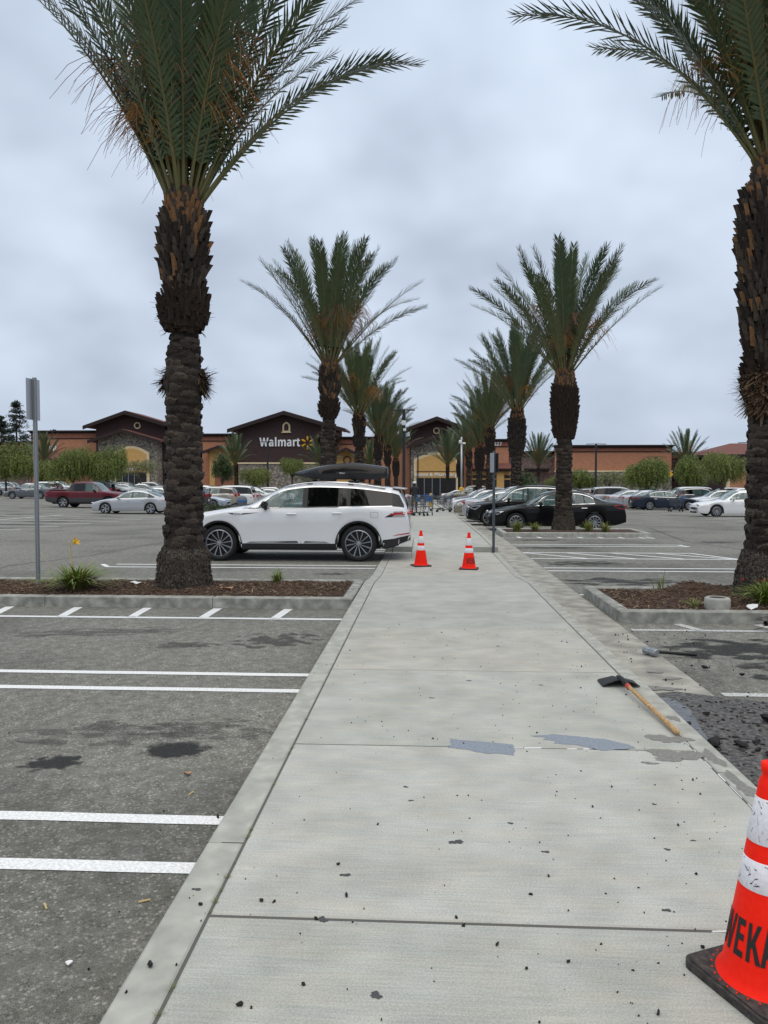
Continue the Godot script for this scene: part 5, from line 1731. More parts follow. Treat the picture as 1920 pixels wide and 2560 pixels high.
func build_plants() -> void:
	var o := thing("daylily_clump", "large strap-leaved daylily clump with one yellow bloom at the square post", "plant", Vector3(-5.12, 0.125, -11.0))
	part(clump(501, 300, 0.52, 0.78), "leaves", M.leaf, o)
	var st := S(true)
	tube(st, [Vector3(-0.02, 0, 0.05), Vector3(-0.05, 0.42, 0.05), Vector3(-0.07, 0.66, 0.05), Vector3(-0.03, 0.70, 0.05)], [0.010, 0.009, 0.008, 0.007], 5)
	tube(st, [Vector3(-0.07, 0.66, 0.05), Vector3(-0.085, 0.74, 0.05)], [0.006, 0.004], 5)
	tube(st, [Vector3(-0.3, 0.1, 0.05), Vector3(-0.40, 0.4, 0.05), Vector3(-0.52, 0.58, 0.05)], [0.004, 0.003, 0.002], 4)
	put(st, "stalk", M.straw, o)
	st = S()
	for k in 6:
		var a := TAU * k / 6.0
		var ax := Vector3(0.85, 0.45, 0.1).normalized()
		var u := ax.cross(Vector3.UP).normalized()
		var v := ax.cross(u).normalized()
		var rd := u * cos(a) + v * sin(a)
		var tg := ax.cross(rd).normalized()
		var b := Vector3(-0.03, 0.70, 0.05)
		var m := b + ax * 0.06 + rd * 0.028
		var e := b + ax * 0.09 + rd * 0.075
		quad(st, b, m - tg * 0.022, e, m + tg * 0.022)
	put(st, "bloom", M.petal, o)
	o = thing("grass_tuft", "small green grass tuft alone in the mulch near the white SUV", "plant", Vector3(-2.34, 0.12, -12.02))
	part(clump(502, 80, 0.30, 0.19), "leaves", M.leaf, o)
	o = thing("daylily_clump", "daylily clump with small red and yellow blooms beside the concrete cap", "plant", Vector3(4.42, 0.13, -10.15))
	part(clump(503, 240, 0.42, 0.5, 0.15), "leaves", M.leaf, o)
	st = S()
	for k in 7:
		var p := Vector3(R(-0.3, 0.3), R(0.24, 0.36), R(-0.2, 0.2))
		for j in 5:
			var a := TAU * j / 5.0
			quad(st, p, p + Vector3(cos(a) * 0.02, 0.02, sin(a) * 0.02), p + Vector3(cos(a + 0.3) * 0.04, 0.035, sin(a + 0.3) * 0.04), p + Vector3(cos(a + 0.7) * 0.02, 0.02, sin(a + 0.7) * 0.02))
	put(st, "bloom", M.petal_red, o)
	o = thing("grass_tuft", "low yellow green tuft touching the concrete cap", "plant", Vector3(3.42, 0.13, -9.95))
	part(clump(504, 40, 0.16, 0.22), "leaves", M.leaf, o)
	o = thing("grass_tuft", "few thin dry blades in the mulch beside the mulch heap", "plant", Vector3(3.42, 0.13, -11.35))
	part(clump(505, 9, 0.36, 0.22), "leaves", M.leaf, o)
	for q in [[2.95, -25.0, 0.52, "daylily clump next to the black sedan's front wheel"], [3.55, -25.05, 0.42, "smaller daylily clump before the black sedan's front bumper"], [5.25, -25.1, 0.50, "daylily clump touching the palm trunk before the black sedan"], [5.75, -24.9, 0.44, "daylily clump next to the black sedan's rear wheel"]]:
		o = thing("daylily_clump", q[3], "plant", Vector3(q[0], 0.09, q[1]))
		part(clump(510 + int(q[0] * 10), 90, q[2], 0.36, 0.3), "leaves", M.leaf, o)
	# weeds in the joint between slabs and kerb
	var mi := part(null, "joint_weeds", M.leaf, self)
	mi.set_meta("kind", "stuff")
	mi.set_meta("label", "tiny weeds growing in the joint along the walkway kerb")
	mi.set_meta("category", "weeds")
	st = S()
	var cl := [clump(520, 12, 0.05, 0.03, 0.3), clump(521, 9, 0.035, 0.035, 0.4)]
	rng.seed = 77
	for z in [-1.9, -2.06, -2.2, -2.32, -2.75, -2.82, -2.9, -3.0, -3.12, -3.35, -3.42, -3.95, -4.4, -4.5, -4.58, -4.68, -5.05, -5.5, -5.9, -6.6, -7.4, -8.6]:
		st.append_from(cl[rng.randi_range(0, 1)], 0, Transform3D(Basis(Vector3.UP, R(0, TAU)).scaled(Vector3.ONE * R(0.4, 0.9)), Vector3(-0.793, 0.142, z)))
	mi.mesh = st.commit()

# ------------------------------------------------------------ street things
func cone_r(y: float) -> float:
	return lerpf(0.137, 0.030, clampf((y - 0.03) / 0.65, 0.0, 1.0))

func cone(label: String, at: Vector3, turn: float, text_at: float, scuffed: bool) -> void:
	var o := thing("traffic_cone", label, "traffic cone", at, turn, "orange traffic cones")
	var st := S(true)
	var prof := [Vector2(0.155, 0.026), Vector2(0.150, 0.032), Vector2(0.140, 0.045)]
	for k in 12:
		var y := 0.06 + k * 0.052
		prof.append(Vector2(cone_r(y), y))
	prof += [Vector2(0.033, 0.66), Vector2(0.026, 0.672), Vector2(0.026, 0.682), Vector2(0.030, 0.69), Vector2(0.029, 0.712), Vector2(0.022, 0.716), Vector2(0.0, 0.712)]
	lathe(st, prof, 40)
	put(st, "body", M.cone_orange, o)
	for b in [[0.327, 0.417], [0.469, 0.607]]:
		st = S(true)
		lathe(st, [Vector2(cone_r(b[0]) + 0.0005, b[0]), Vector2(cone_r(b[0]) + 0.002, b[0] + 0.002), Vector2(cone_r(b[1]) + 0.002, b[1] - 0.002), Vector2(cone_r(b[1]) + 0.0005, b[1])], 40)
		put(st, "reflective_band", M.cone_white, o)
	st = S()
	var base := PackedVector2Array()
	for k in 4:
		for j in 5:
			var a := PI * 0.5 * k + PI * 0.5 * j / 4.0
			var c := Vector2([1, -1, -1, 1][k], [1, 1, -1, -1][k]) * 0.145
			base.append(c + Vector2(cos(a), sin(a)) * 0.035)
	var xf := Transform3D(Basis(Vector3.RIGHT, -PI / 2), Vector3.ZERO)
	prism(st, base, 0.026, xf)
	var inner := PackedVector2Array()
	for p in base: inner.append(p * 0.94)
	prism(st, inner, 0.031, xf)
	put(st, "base", M.cone_rubber, o)
	st = S()
	for k in 30:
		var a := TAU * k / 30.0
		lathe(st, [Vector2(0.0035, 0.031), Vector2(0.003, 0.033), Vector2(0.0, 0.0335)], 5, Transform3D(Basis.IDENTITY, Vector3(cos(a) * 0.162, 0, sin(a) * 0.162)))
	put(st, "rivet_dots", M.cone_orange, o)
	if text_at < 90.0:
		var tm := words("WEKA", 0.115, 0.004, 0.5)
		var arr := tm.get_mesh_arrays()
		var vs: PackedVector3Array = arr[Mesh.ARRAY_VERTEX]
		var ix: PackedInt32Array = arr[Mesh.ARRAY_INDEX]
		st = S()
		var wrap := func(v: Vector3) -> Vector3:
			var y := 0.175 + v.y * 1.0
			var r := cone_r(y) + 0.0015 + (0.0006 if v.z > 0 else 0.0)
			var a := text_at - v.x * 0.48 / 0.115
			return Vector3(cos(a) * r, y, sin(a) * r)
		for i in range(0, ix.size(), 3):
			tri(st, wrap.call(vs[ix[i]]), wrap.call(vs[ix[i + 1]]), wrap.call(vs[ix[i + 2]]))
		put(st, "lettering", M.black_print, o)
	if scuffed:                                        # black rubber scrapes on the bands
		st = S()
		for k in 34:
			var band: Array = [[0.335, 0.41], [0.475, 0.60]][k % 2]
			var y := R(band[0], band[1])
			var a := text_at + R(-0.8, 0.6)
			var pts := []
			var dy := R(-0.018, 0.018)
			for i in 4:
				var yy := clampf(y + dy * i / 3.0 + R(-0.003, 0.003), band[0], band[1])
				var aa := a + i * R(0.02, 0.05)
				var r := cone_r(yy) + 0.0026
				pts.append(Vector3(cos(aa) * r, yy, sin(aa) * r))
			for i in 3:
				var up := Vector3(0, R(0.0008, 0.0024), 0)
				quad(st, pts[i] - up, pts[i] + up, pts[i + 1] + up * 0.7, pts[i + 1] - up * 0.7)
		put(st, "scuff_marks", M.black_print, o)

func build_street() -> void:
	cone("orange cone beside the tail of the white SUV", Vector3(-0.09, 0.021, -15.4), 0.3, 99.0, false)
	cone("orange cone with black letters standing before the slim sign post", Vector3(0.84, 0.021, -14.9), -0.15, 1.0, false)
	cone("big scuffed orange cone cut off by the frame edge", Vector3(1.085, 0.1505, -2.44), 0.42, 3.05, true)
	# perforated square post with the back of a sign
	var o := thing("sign_post", "perforated square metal post carrying an unpainted sign back", "sign post", Vector3(-5.92, 0.1, -11.42), 1.39)
	var st := S()
	box(st, Vector3(0, 1.6, 0), Vector3(0.051, 3.2, 0.051), 0.004)
	put(st, "post", M.galv, o)
	st = S()
	var y := 0.06
	while y < 3.17:
		for f in [0, 1, 2, 3]:
			var b := Basis(Vector3.UP, PI * 0.5 * f)
			lathe(st, [Vector2(0.0, 0.0), Vector2(0.0056, 0.0)], 8, Transform3D(b * Basis(Vector3.RIGHT, PI / 2), b * Vector3(0, y, 0.0262)))
		y += 0.0254
	put(st, "punched_holes", M.hole, o)
	st = S()
	box(st, Vector3(0.0, 2.87, -0.030), Vector3(0.31, 0.62, 0.004), 0.0015)
	put(st, "sign_plate", M.alu, o)
	o = thing("sign_post", "slim grey blue post with a dark sign seen edge on, behind the cone", "sign post", Vector3(1.62, 0.0, -18.40), 0.0)
	st = S()
	box(st, Vector3(0, 1.22, 0), Vector3(0.06, 2.44, 0.06), 0.006)
	put(st, "post", M.post_blue, o)
	st = S()
	box(st, Vector3(0.055, 2.16, 0.0), Vector3(0.012, 0.46, 0.31), 0.004, Basis(Vector3.UP, 0.22))
	put(st, "sign_plate", M.dark_sheet, o)
	st = S()
	box(st, Vector3(-0.045, 2.16, 0.0), Vector3(0.008, 0.46, 0.31), 0.003, Basis(Vector3.UP, 0.22))
	put(st, "sign_plate", M.alu, o)
	shovel()
	hammer()
	rubble()
	# concrete cap in the island
	o = thing("valve_cap", "round concrete irrigation cap in the mulch behind the kerb", "valve box", Vector3(3.70, 0.10, -9.92))
	st = S(true)
	lathe(st, [Vector2(0.155, -0.05), Vector2(0.155, 0.14), Vector2(0.148, 0.158), Vector2(0.13, 0.165), Vector2(0.105, 0.165), Vector2(0.10, 0.156)], 32)
	put(st, "ring", M.kerb, o)
	st = S(true)
	lathe(st, [Vector2(0.102, 0.15), Vector2(0.098, 0.161), Vector2(0.03, 0.163), Vector2(0.0, 0.163)], 28)
	put(st, "lid", M.cone_rubber, o)
	crumple("paper_scrap", "white paper scrap beside the concrete cap", "litter", M.paper, Vector3(4.05, 0.15, -9.72), 0.09, 0.08, 3)
	crumple("paper_scrap", "white crumpled paper on the mulch beside the shaggy palm", "litter", M.paper, Vector3(-4.45, 0.16, -11.55), 0.10, 0.03, 5)
	crumple("dry_leaf", "brown dry palm sheath lying on the mulch", "leaf", M.dry_leaf, Vector3(-2.88, 0.16, -10.95), 0.09, 0.05, 6)
	crumple("paper_scrap", "torn white scrap on the asphalt near the kerb", "litter", M.paper, Vector3(-1.28, 0.008, -2.64), 0.013, 0.01, 7)
	crumple("dry_leaf", "small orange leaf on the asphalt beside the dark oil stain", "leaf", M.dry_leaf, Vector3(-1.40, 0.01, -4.42), 0.025, 0.015, 8)
	for q in [[-1.16, -3.06, 0.5, "straw coloured stalk on the asphalt below the lowest white line"], [-1.30, -4.15, 1.3, "straw coloured stalk on the asphalt above the double white line"], [-1.55, -3.0, 2.2, "pale stalk on the asphalt farther from the kerb"]]:
		o = thing("dry_stalk", q[3], "twig", Vector3(q[0], 0.008, q[1]), q[2])
		st = S()
		box(st, Vector3.ZERO, Vector3(0.05, 0.006, 0.008), 0.002)
		put(st, "stalk", M.straw, o)
	lamps()
	carts()
	person()
	# bin, mast and trailer
	var bz := -46.5
	var bx := -11.2
	o = thing("litter_bin", "grey litter bin with blue band before the parked rows", "bin", Vector3(bx, gr(bx, bz), bz))
	st = S(true)
	lathe(st, [Vector2(0.26, 0), Vector2(0.27, 0.02), Vector2(0.30, 0.72)], 20)
	put(st, "barrel", M.bin_grey, o)
	st = S(true)
	lathe(st, [Vector2(0.31, 0.72), Vector2(0.32, 0.76), Vector2(0.31, 0.83)], 20)
	put(st, "band", M.bin_blue, o)
	st = S(true)
	lathe(st, [Vector2(0.31, 0.83), Vector2(0.27, 0.98), Vector2(0.15, 1.06), Vector2(0.0, 1.08)], 20)
	put(st, "lid", M.bin_grey, o)
	var p2 := thing("low_hedge", "low green hedge beside the litter bin", "hedge", Vector3(-13.0, gr(-13, -47), -47.0))
	part(leafy(430, Vector3(0.9, 0.35, 0.5), 60, 26, Color(0.03, 0.055, 0.016), 0.0, 0.13), "leaves", M.leaf, p2)
	part(limbs(431, 0.6, 0.5, 0.03), "stem", M.wood_trunk, p2)
	var mx := 3.47
	var mz := -75.0
	o = thing("camera_mast", "grey surveillance mast with pale cameras and yellow foot", "mast", Vector3(mx, gr(mx, mz), mz))
	st = S(true)
	tube(st, [Vector3(0, 0.6, 0), Vector3(0, 6.05, 0)], 0.085, 8)
	put(st, "pole", M.alu, o)
	st = S()
	box(st, Vector3(0, 1.2, 0), Vector3(0.4, 1.0, 0.4), 0.05)
	box(st, Vector3(0, 0.45, 0), Vector3(1.4, 0.5, 2.2), 0.06)
	put(st, "trailer", M.yellow, o)
	st = S()
	for sd in [-1.0, 1.0]:
		lathe(st, [Vector2(0.0, -0.1), Vector2(0.3, -0.1), Vector2(0.3, 0.1), Vector2(0.0, 0.1)], 14, Transform3D(Basis(Vector3.BACK, PI / 2), Vector3(0.75 * sd, 0.3, 0)))
	put(st, "wheel", M.tyre, o)
	st = S()
	box(st, Vector3(-0.12, 6.1, 0.05), Vector3(0.32, 0.36, 0.24), 0.08)
	box(st, Vector3(0.24, 5.95, 0.05), Vector3(0.34, 0.18, 0.2), 0.06)
	box(st, Vector3(0.0, 6.42, 0.0), Vector3(0.16, 0.3, 0.16), 0.05)
	put(st, "camera", M.panel_white, o)
	for q in [[0.42, -62.0, "yellow safety bollard farthest along the walkway"], [-0.9, -66.0, "thin yellow post at the walkway edge before the store door"]]:
		o = thing("bollard", q[2], "bollard", Vector3(q[0], walk_h(q[1]), q[1]))
		st = S(true)
		lathe(st, [Vector2(0.12, 0), Vector2(0.12, 0.95), Vector2(0.08, 1.02), Vector2(0, 1.04)], 12)
		put(st, "post", M.yellow, o)

func crumple(called: String, label: String, cat: String, m: Material, at: Vector3, r: float, h: float, seed_: int) -> void:
	rng.seed = seed_
	var st := S()
	var pts := []
	for k in 10:
		var a := TAU * k / 10.0
		pts.append(Vector3(cos(a) * r * R(0.6, 1.3), R(0.0, h), sin(a) * r * R(0.5, 1.0)))
	for k in 10:
		tri(st, Vector3(0, h * 0.8, 0), pts[k], pts[(k + 1) % 10])
		tri(st, Vector3(0, -0.004, 0), pts[(k + 1) % 10] * Vector3(1, 0.9, 1) - Vector3(0, 0.003, 0), pts[k] * Vector3(1, 0.9, 1) - Vector3(0, 0.003, 0))
	var o := put(st, called, m, self, Transform3D(Basis.IDENTITY, at))
	o.name = numbered(called)
	tag(o, label, cat)

func shovel() -> void:
	var o := thing("shovel", "wooden handled shovel lying blade-end away on the walkway edge", "shovel", Vector3(1.545, 0.15, -5.4))
	var a := Vector3(0.03, 0.022, 0.56)
	var b := Vector3(-0.025, 0.055, -0.42)
	var st := S(true)
	var pts := []
	var rad := []
	for k in 9:
		var t := k / 8.0
		pts.append(a.lerp(b, t))
		rad.append(lerpf(0.0175, 0.0155, t))
	tube(st, [a + Vector3(0, 0, 0.006)] + pts, [0.012] + rad, 12)
	put(st, "handle", M.handle_wood, o)
	st = S(true)
	tube(st, [b + Vector3(0.001, -0.003, 0.05), b + Vector3(0, 0, -0.02)], 0.0205, 12)
	put(st, "red_collar", M.red_paint, o)
	st = S(true)
	tube(st, [b + Vector3(0, 0, 0.0), b + Vector3(-0.005, 0.012, -0.08), b + Vector3(-0.008, 0.015, -0.16), b + Vector3(-0.01, 0.004, -0.26)], [0.022, 0.021, 0.017, 0.010], 10)
	put(st, "socket", M.tool_black, o)
	st = S(true)
	var rows := []
	for i in 11:
		var v := i / 10.0
		var row := []
		for k in 13:
			var u := k / 12.0 * 2.0 - 1.0
			var half := 0.135 * (1.0 if v < 0.6 else 1.0 - pow((v - 0.6) / 0.4, 2.2) * 0.75)
			var yy := (0.060 - 0.050 * pow(absf(u), 1.3)) * (1.0 - 0.72 * v) + 0.003
			row.append(Vector3(-0.035 + u * half * 1.05, maxf(yy, 0.004), -0.56 - v * 0.29))
		rows.append(row)
	for i in 10:
		for k in 12:
			quad(st, rows[i][k], rows[i + 1][k], rows[i + 1][k + 1], rows[i][k + 1])
			var dn := Vector3(0, -0.003, 0)
			quad(st, rows[i][k] + dn, rows[i][k + 1] + dn, rows[i + 1][k + 1] + dn, rows[i + 1][k] + dn)
	for k in 12:                                       # rolled foot step
		tube(st, [rows[0][k], rows[0][k + 1]], 0.006, 5, false)
	put(st, "blade", M.tool_black, o)

func hammer() -> void:
	var o := thing("sledgehammer", "sledgehammer with grey head lying across the gutter edge", "hammer", Vector3(2.22, 0.02, -7.66))
	var st := S()
	lathe(st, [Vector2(0.0, -0.085), Vector2(0.03, -0.085), Vector2(0.038, -0.075), Vector2(0.040, -0.03), Vector2(0.034, 0.0), Vector2(0.040, 0.03), Vector2(0.038, 0.075), Vector2(0.03, 0.085), Vector2(0.0, 0.085)], 8, Transform3D(Basis(Vector3.UP, 0.5) * Basis(Vector3.RIGHT, PI / 2), Vector3(0, 0.040, 0)))
	put(st, "head", M.galv, o)
	st = S(true)
	tube(st, [Vector3(0, 0.040, 0), Vector3(0.12, 0.034, 0.01), Vector3(0.44, 0.014, 0.02)], [0.018, 0.016, 0.015], 9)
	put(st, "handle", M.tool_black, o)

func rock(seed_: int, rough := 0.55) -> ArrayMesh:
	rng.seed = seed_
	var st := S()
	var n := noise(0.9, seed_)
	var f := func(i: int, j: int) -> Vector3:
		var th := PI * i / 5.0
		var ph := TAU * (j % 7) / 7.0
		var d := Vector3(sin(th) * cos(ph), cos(th), sin(th) * sin(ph))
		return d * (0.8 + rough * 1.6 * n.get_noise_3dv(d * 1.4)) * Vector3(1.0, 0.55, 0.8)
	for i in 5:
		for j in 7:
			quad(st, f.call(i, j), f.call(i, j + 1), f.call(i + 1, j + 1), f.call(i + 1, j))
	return done(st)

func rubble() -> void:
	var rocks := []
	for k in 5: rocks.append(rock(600 + k))
	# slurry and wet film over gutter and asphalt
	var w := structure("wet_slurry")
	blot(w, "slurry", M.sludge, [[1.78, -6.25], [2.05, -6.35], [2.35, -6.2], [2.7, -6.05], [3.3, -6.0], [3.9, -5.7], [3.9, -3.2], [2.6, -2.6], [1.80, -2.7], [1.76, -3.5], [1.76, -4.4], [1.76, -5.4]], 0.0225)
	blot(w, "puddle", M.wet, [[1.77, -6.1], [1.92, -6.15], [2.0, -5.9], [1.93, -5.5], [1.88, -5.1], [1.85, -4.7], [1.88, -4.3], [1.82, -3.9], [1.765, -3.7], [1.765, -4.6], [1.765, -5.4]], 0.0265)
	rng.seed = 9
	var chip := S()
	for k in 900:                                      # ridges and grit of the slurry
		var x := R(1.8, 3.6)
		var z := R(-6.1, -3.0)
		var s := R(0.004, 0.016)
		chip.append_from(rocks[k % 5], 0, Transform3D(Basis(Vector3.UP, R(0, TAU)).scaled(Vector3(s * R(0.8, 2.2), s * 0.8, s)), Vector3(x, 0.024, z)))
	var gm := part(chip.commit(), "grit", M.rubble, w)
	gm.set_meta("kind", "stuff")
	# chunks that can be told apart: x, z, size, height, label
	var big := [[1.84, -5.46, 0.045, "upright black asphalt chip at the puddle edge beside the kerb"], [2.07, -5.72, 0.04, "black asphalt chunk alone in the slurry past the shovel"], [1.87, -5.02, 0.085, "flat dark asphalt slab leaning on the kerb near the handle end"], [2.05, -5.05, 0.05, "grey asphalt chunk in the gutter nearest the dark slab"],
		[2.12, -4.96, 0.035, "small asphalt chunk between two larger ones in the gutter"], [2.17, -4.88, 0.045, "dark angular chunk in the middle of the gutter slurry"], [2.28, -4.90, 0.06, "rounded wet chunk at the inner side of the gutter slurry"], [2.18, -5.12, 0.035, "thin asphalt chip behind the wet rounded chunk"],
		[2.64, -4.72, 0.06, "black chunk standing in the slurry before the rubble heap"], [2.70, -4.50, 0.11, "large black chunk at the frame edge over the cone"], [2.48, -4.95, 0.03, "crumb of asphalt midway to the rubble heap"], [2.56, -7.15, 0.04, "black lump on the dark asphalt beyond the slurry"], [2.8, -6.9, 0.035, "small black lump near the worn white line"]]
	for q in big:
		var o := part(rocks[rng.randi_range(0, 4)], "asphalt_chunk", M.rubble, self, Transform3D(Basis.from_euler(Vector3(R(-0.4, 0.4), R(0, TAU), R(-0.4, 0.4))).scaled(Vector3(q[2], q[2] * R(0.6, 0.95), q[2] * R(0.7, 1.0))), Vector3(q[0], 0.02 + q[2] * 0.4, q[1])))
		o.name = numbered("asphalt_chunk")
		tag(o, q[3], "rubble", "broken asphalt chunks")
	var heap := thing("rubble_heap", "heap of broken black asphalt at the frame edge", "rubble", Vector3(2.95, 0.0, -5.45))
	for k in 46:
		var a := R(0, TAU)
		var r := sqrt(rng.randf()) * 0.5
		var s := R(0.05, 0.14)
		part(rocks[k % 5], "chunk", M.rubble, heap, Transform3D(Basis.from_euler(Vector3(R(0, 3), R(0, 3), R(0, 3))).scaled(Vector3(s, s * 0.8, s * 0.9)), Vector3(cos(a) * r, 0.04 + 0.15 * (1.0 - r / 0.5) * rng.randf(), sin(a) * r)))
	# dark fibrous log against the island
	var lg := thing("palm_log", "dark fibrous piece of palm trunk lying against the island kerb", "log", Vector3(4.30, 0.105, -9.12), 0.30)
	var st := S(true)
	var nn := noise(3.0, 4)
	for i in 14:
		for k in 14:
			var v := []
			for c in [[0, 0], [1, 0], [1, 1], [0, 1]]:
				var t = (i + c[0]) / 14.0
				var a = TAU * ((k + c[1]) % 14) / 14.0
				var rr := 0.10 * pow(sin(clampf(t * 2.4, 0.12, PI / 2)), 0.6) * (1.0 + 0.5 * nn.get_noise_3d(t * 6, cos(a) * 2, sin(a) * 2))
				v.append(Vector3(-0.42 + t * 1.0, cos(a) * rr, sin(a) * rr))
			quad(st, v[0], v[1], v[2], v[3])
	put(st, "wood", M.thatch, lg)
	st = S()
	for k in 200:
		var t := R(0.02, 1.0)
		var a := R(0, TAU)
		var b := Vector3(-0.42 + t, cos(a) * 0.095, sin(a) * 0.095)
		var e := b + Vector3(R(-0.12, 0.12), cos(a) * 0.02, sin(a) * 0.02)
		var w2 := Vector3(0, sin(a), -cos(a)) * 0.004
		quad(st, b - w2, b + w2, e + w2, e - w2)
	put(st, "fibre", M.thatch, lg)
	# loose crumbs scattered on slabs, kerb and lot: larger ones singly, the dust as one
	rng.seed = 31
	var small := 0.8
	var sing := [[-0.56, -2.25, 0.016, "black asphalt crumb on the slab nearest the camera, by the joint"], [-0.395, -2.72, 0.013, "black crumb touching the nearest slab joint"], [-0.30, -2.88, 0.014, "black crumb on the slab beyond the nearest joint"], [-0.36, -3.12, 0.013, "black crumb beside an old gum spot"], [-0.62, -2.83, 0.013, "black crumb in the corner of the second slab by the kerb"],
		[-0.90, -2.42, 0.021, "largest black crumb on the kerb beside the asphalt"], [-0.93, -2.29, 0.009, "small rusty crumb on the kerb"], [0.25, -2.6, 0.012, "black crumb on the joint ahead of the camera"], [0.95, -2.62, 0.014, "black crumb on the slab near the big cone's base"], [0.7, -2.28, 0.013, "black crumb low in the frame before the cone"],
		[-1.07, -3.86, 0.02, "black lump on the white line end by the kerb"], [1.10, -3.12, 0.012, "black crumb past the big cone on the slab"], [0.82, -3.75, 0.012, "black crumb mid slab below the joint with sealant"]]
	for q in sing:
		var yy: float = 0.0 if q[0] < -0.97 else 0.15
		var o := part(rocks[rng.randi_range(0, 4)], "asphalt_crumb", M.rubble, self, Transform3D(Basis.from_euler(Vector3(R(0, 3), R(0, 3), R(0, 3))).scaled(Vector3.ONE * q[2] * small), Vector3(q[0], yy + q[2] * small * 0.6, q[1])))
		o.name = numbered("asphalt_crumb")
		tag(o, q[3], "debris", "loose asphalt crumbs")
	var dust := S()
	for k in 480:
		var x := R(-0.95, 1.7)
		if rng.randf() < 0.45: x = lerpf(x, 1.5, R(0.0, 0.9))
		var z := -lerpf(1.8, 8.5, pow(rng.randf(), 1.7))
		var s := R(0.002, 0.006) if rng.randf() < 0.9 else R(0.006, 0.010)
		dust.append_from(rocks[k % 5], 0, Transform3D(Basis.from_euler(Vector3(R(0, 3), R(0, 3), R(0, 3))).scaled(Vector3.ONE * s), Vector3(x, 0.15 + s * 0.5, z)))
	for k in 90:
		var s := R(0.004, 0.014)
		dust.append_from(rocks[k % 5], 0, Transform3D(Basis.from_euler(Vector3(R(0, 3), R(0, 3), R(0, 3))).scaled(Vector3.ONE * s), Vector3(R(1.76, 3.4), 0.02 + s * 0.5, R(-9.0, -5.5))))
	for k in 60:
		var s := R(0.003, 0.008)
		dust.append_from(rocks[k % 5], 0, Transform3D(Basis.from_euler(Vector3(R(0, 3), R(0, 3), R(0, 3))).scaled(Vector3.ONE * s), Vector3(R(-4.0, -1.0), s * 0.5, R(-8.0, -2.2))))
	var dm := part(dust.commit(), "asphalt_grit", M.rubble, self)
	tag(dm, "fine black asphalt grit strewn over the walkway and lot", "debris", "", "stuff")

func lamps() -> void:
	# x, z, top height, pole radius, head reach, label
	for q in [[-1.58, -56.0, 6.88, 0.13, 0.75, "tall black twin head lamp post beside the walkway"], [-18.6, -90.0, 6.3, 0.11, 0.8, "thin lamp post before the dark store gable"], [19.6, -90.0, 5.95, 0.12, 1.1, "lamp post in front of the long orange wall"], [30.8, -105.0, 4.9, 0.12, 1.3, "lamp post hidden by the dense round tree"], [-1.0, -100.0, 5.1, 0.1, 1.3, "thin lamp post before the pharmacy entrance arch"], [31.0, -76.0, 5.4, 0.12, 0.9, "lamp post beside the big palm trunk, before the red tiled building"]]:
		var g := gr(q[0], q[1])
		var o := thing("lamp_post", q[5], "lamp post", Vector3(q[0], g, q[1]), 0.0, "parking lot lamp posts")
		var top: float = q[2] - g
		var st := S(true)
		lathe(st, [Vector2(0.28, 0), Vector2(0.28, 0.75), Vector2(0.25, 0.8), Vector2(0.0, 0.8)], 16)
		put(st, "footing", M.kerb, o)
		st = S()
		box(st, Vector3(0, top * 0.5 + 0.35, 0), Vector3(q[3] * 1.7, top - 0.7, q[3] * 1.7), 0.015)
		put(st, "pole", M.lamp_black, o)
		for sd in [-1.0, 1.0]:
			st = S()
			box(st, Vector3(sd * (q[4] * 0.5 + 0.1), top - 0.06, 0), Vector3(q[4] * 0.9, 0.07, 0.3), 0.02, Basis(Vector3.BACK, -0.03 * sd))
			put(st, "lamp_head", M.lamp_black, o)
		if q[1] == -56.0:
			st = S()
			box(st, Vector3(0, top - 1.0, 0.03), Vector3(0.30, 0.34, 0.28), 0.03)
			box(st, Vector3(0.06, top - 1.5, 0.12), Vector3(0.22, 0.2, 0.2), 0.04)
			put(st, "camera_box", M.panel_white, o)

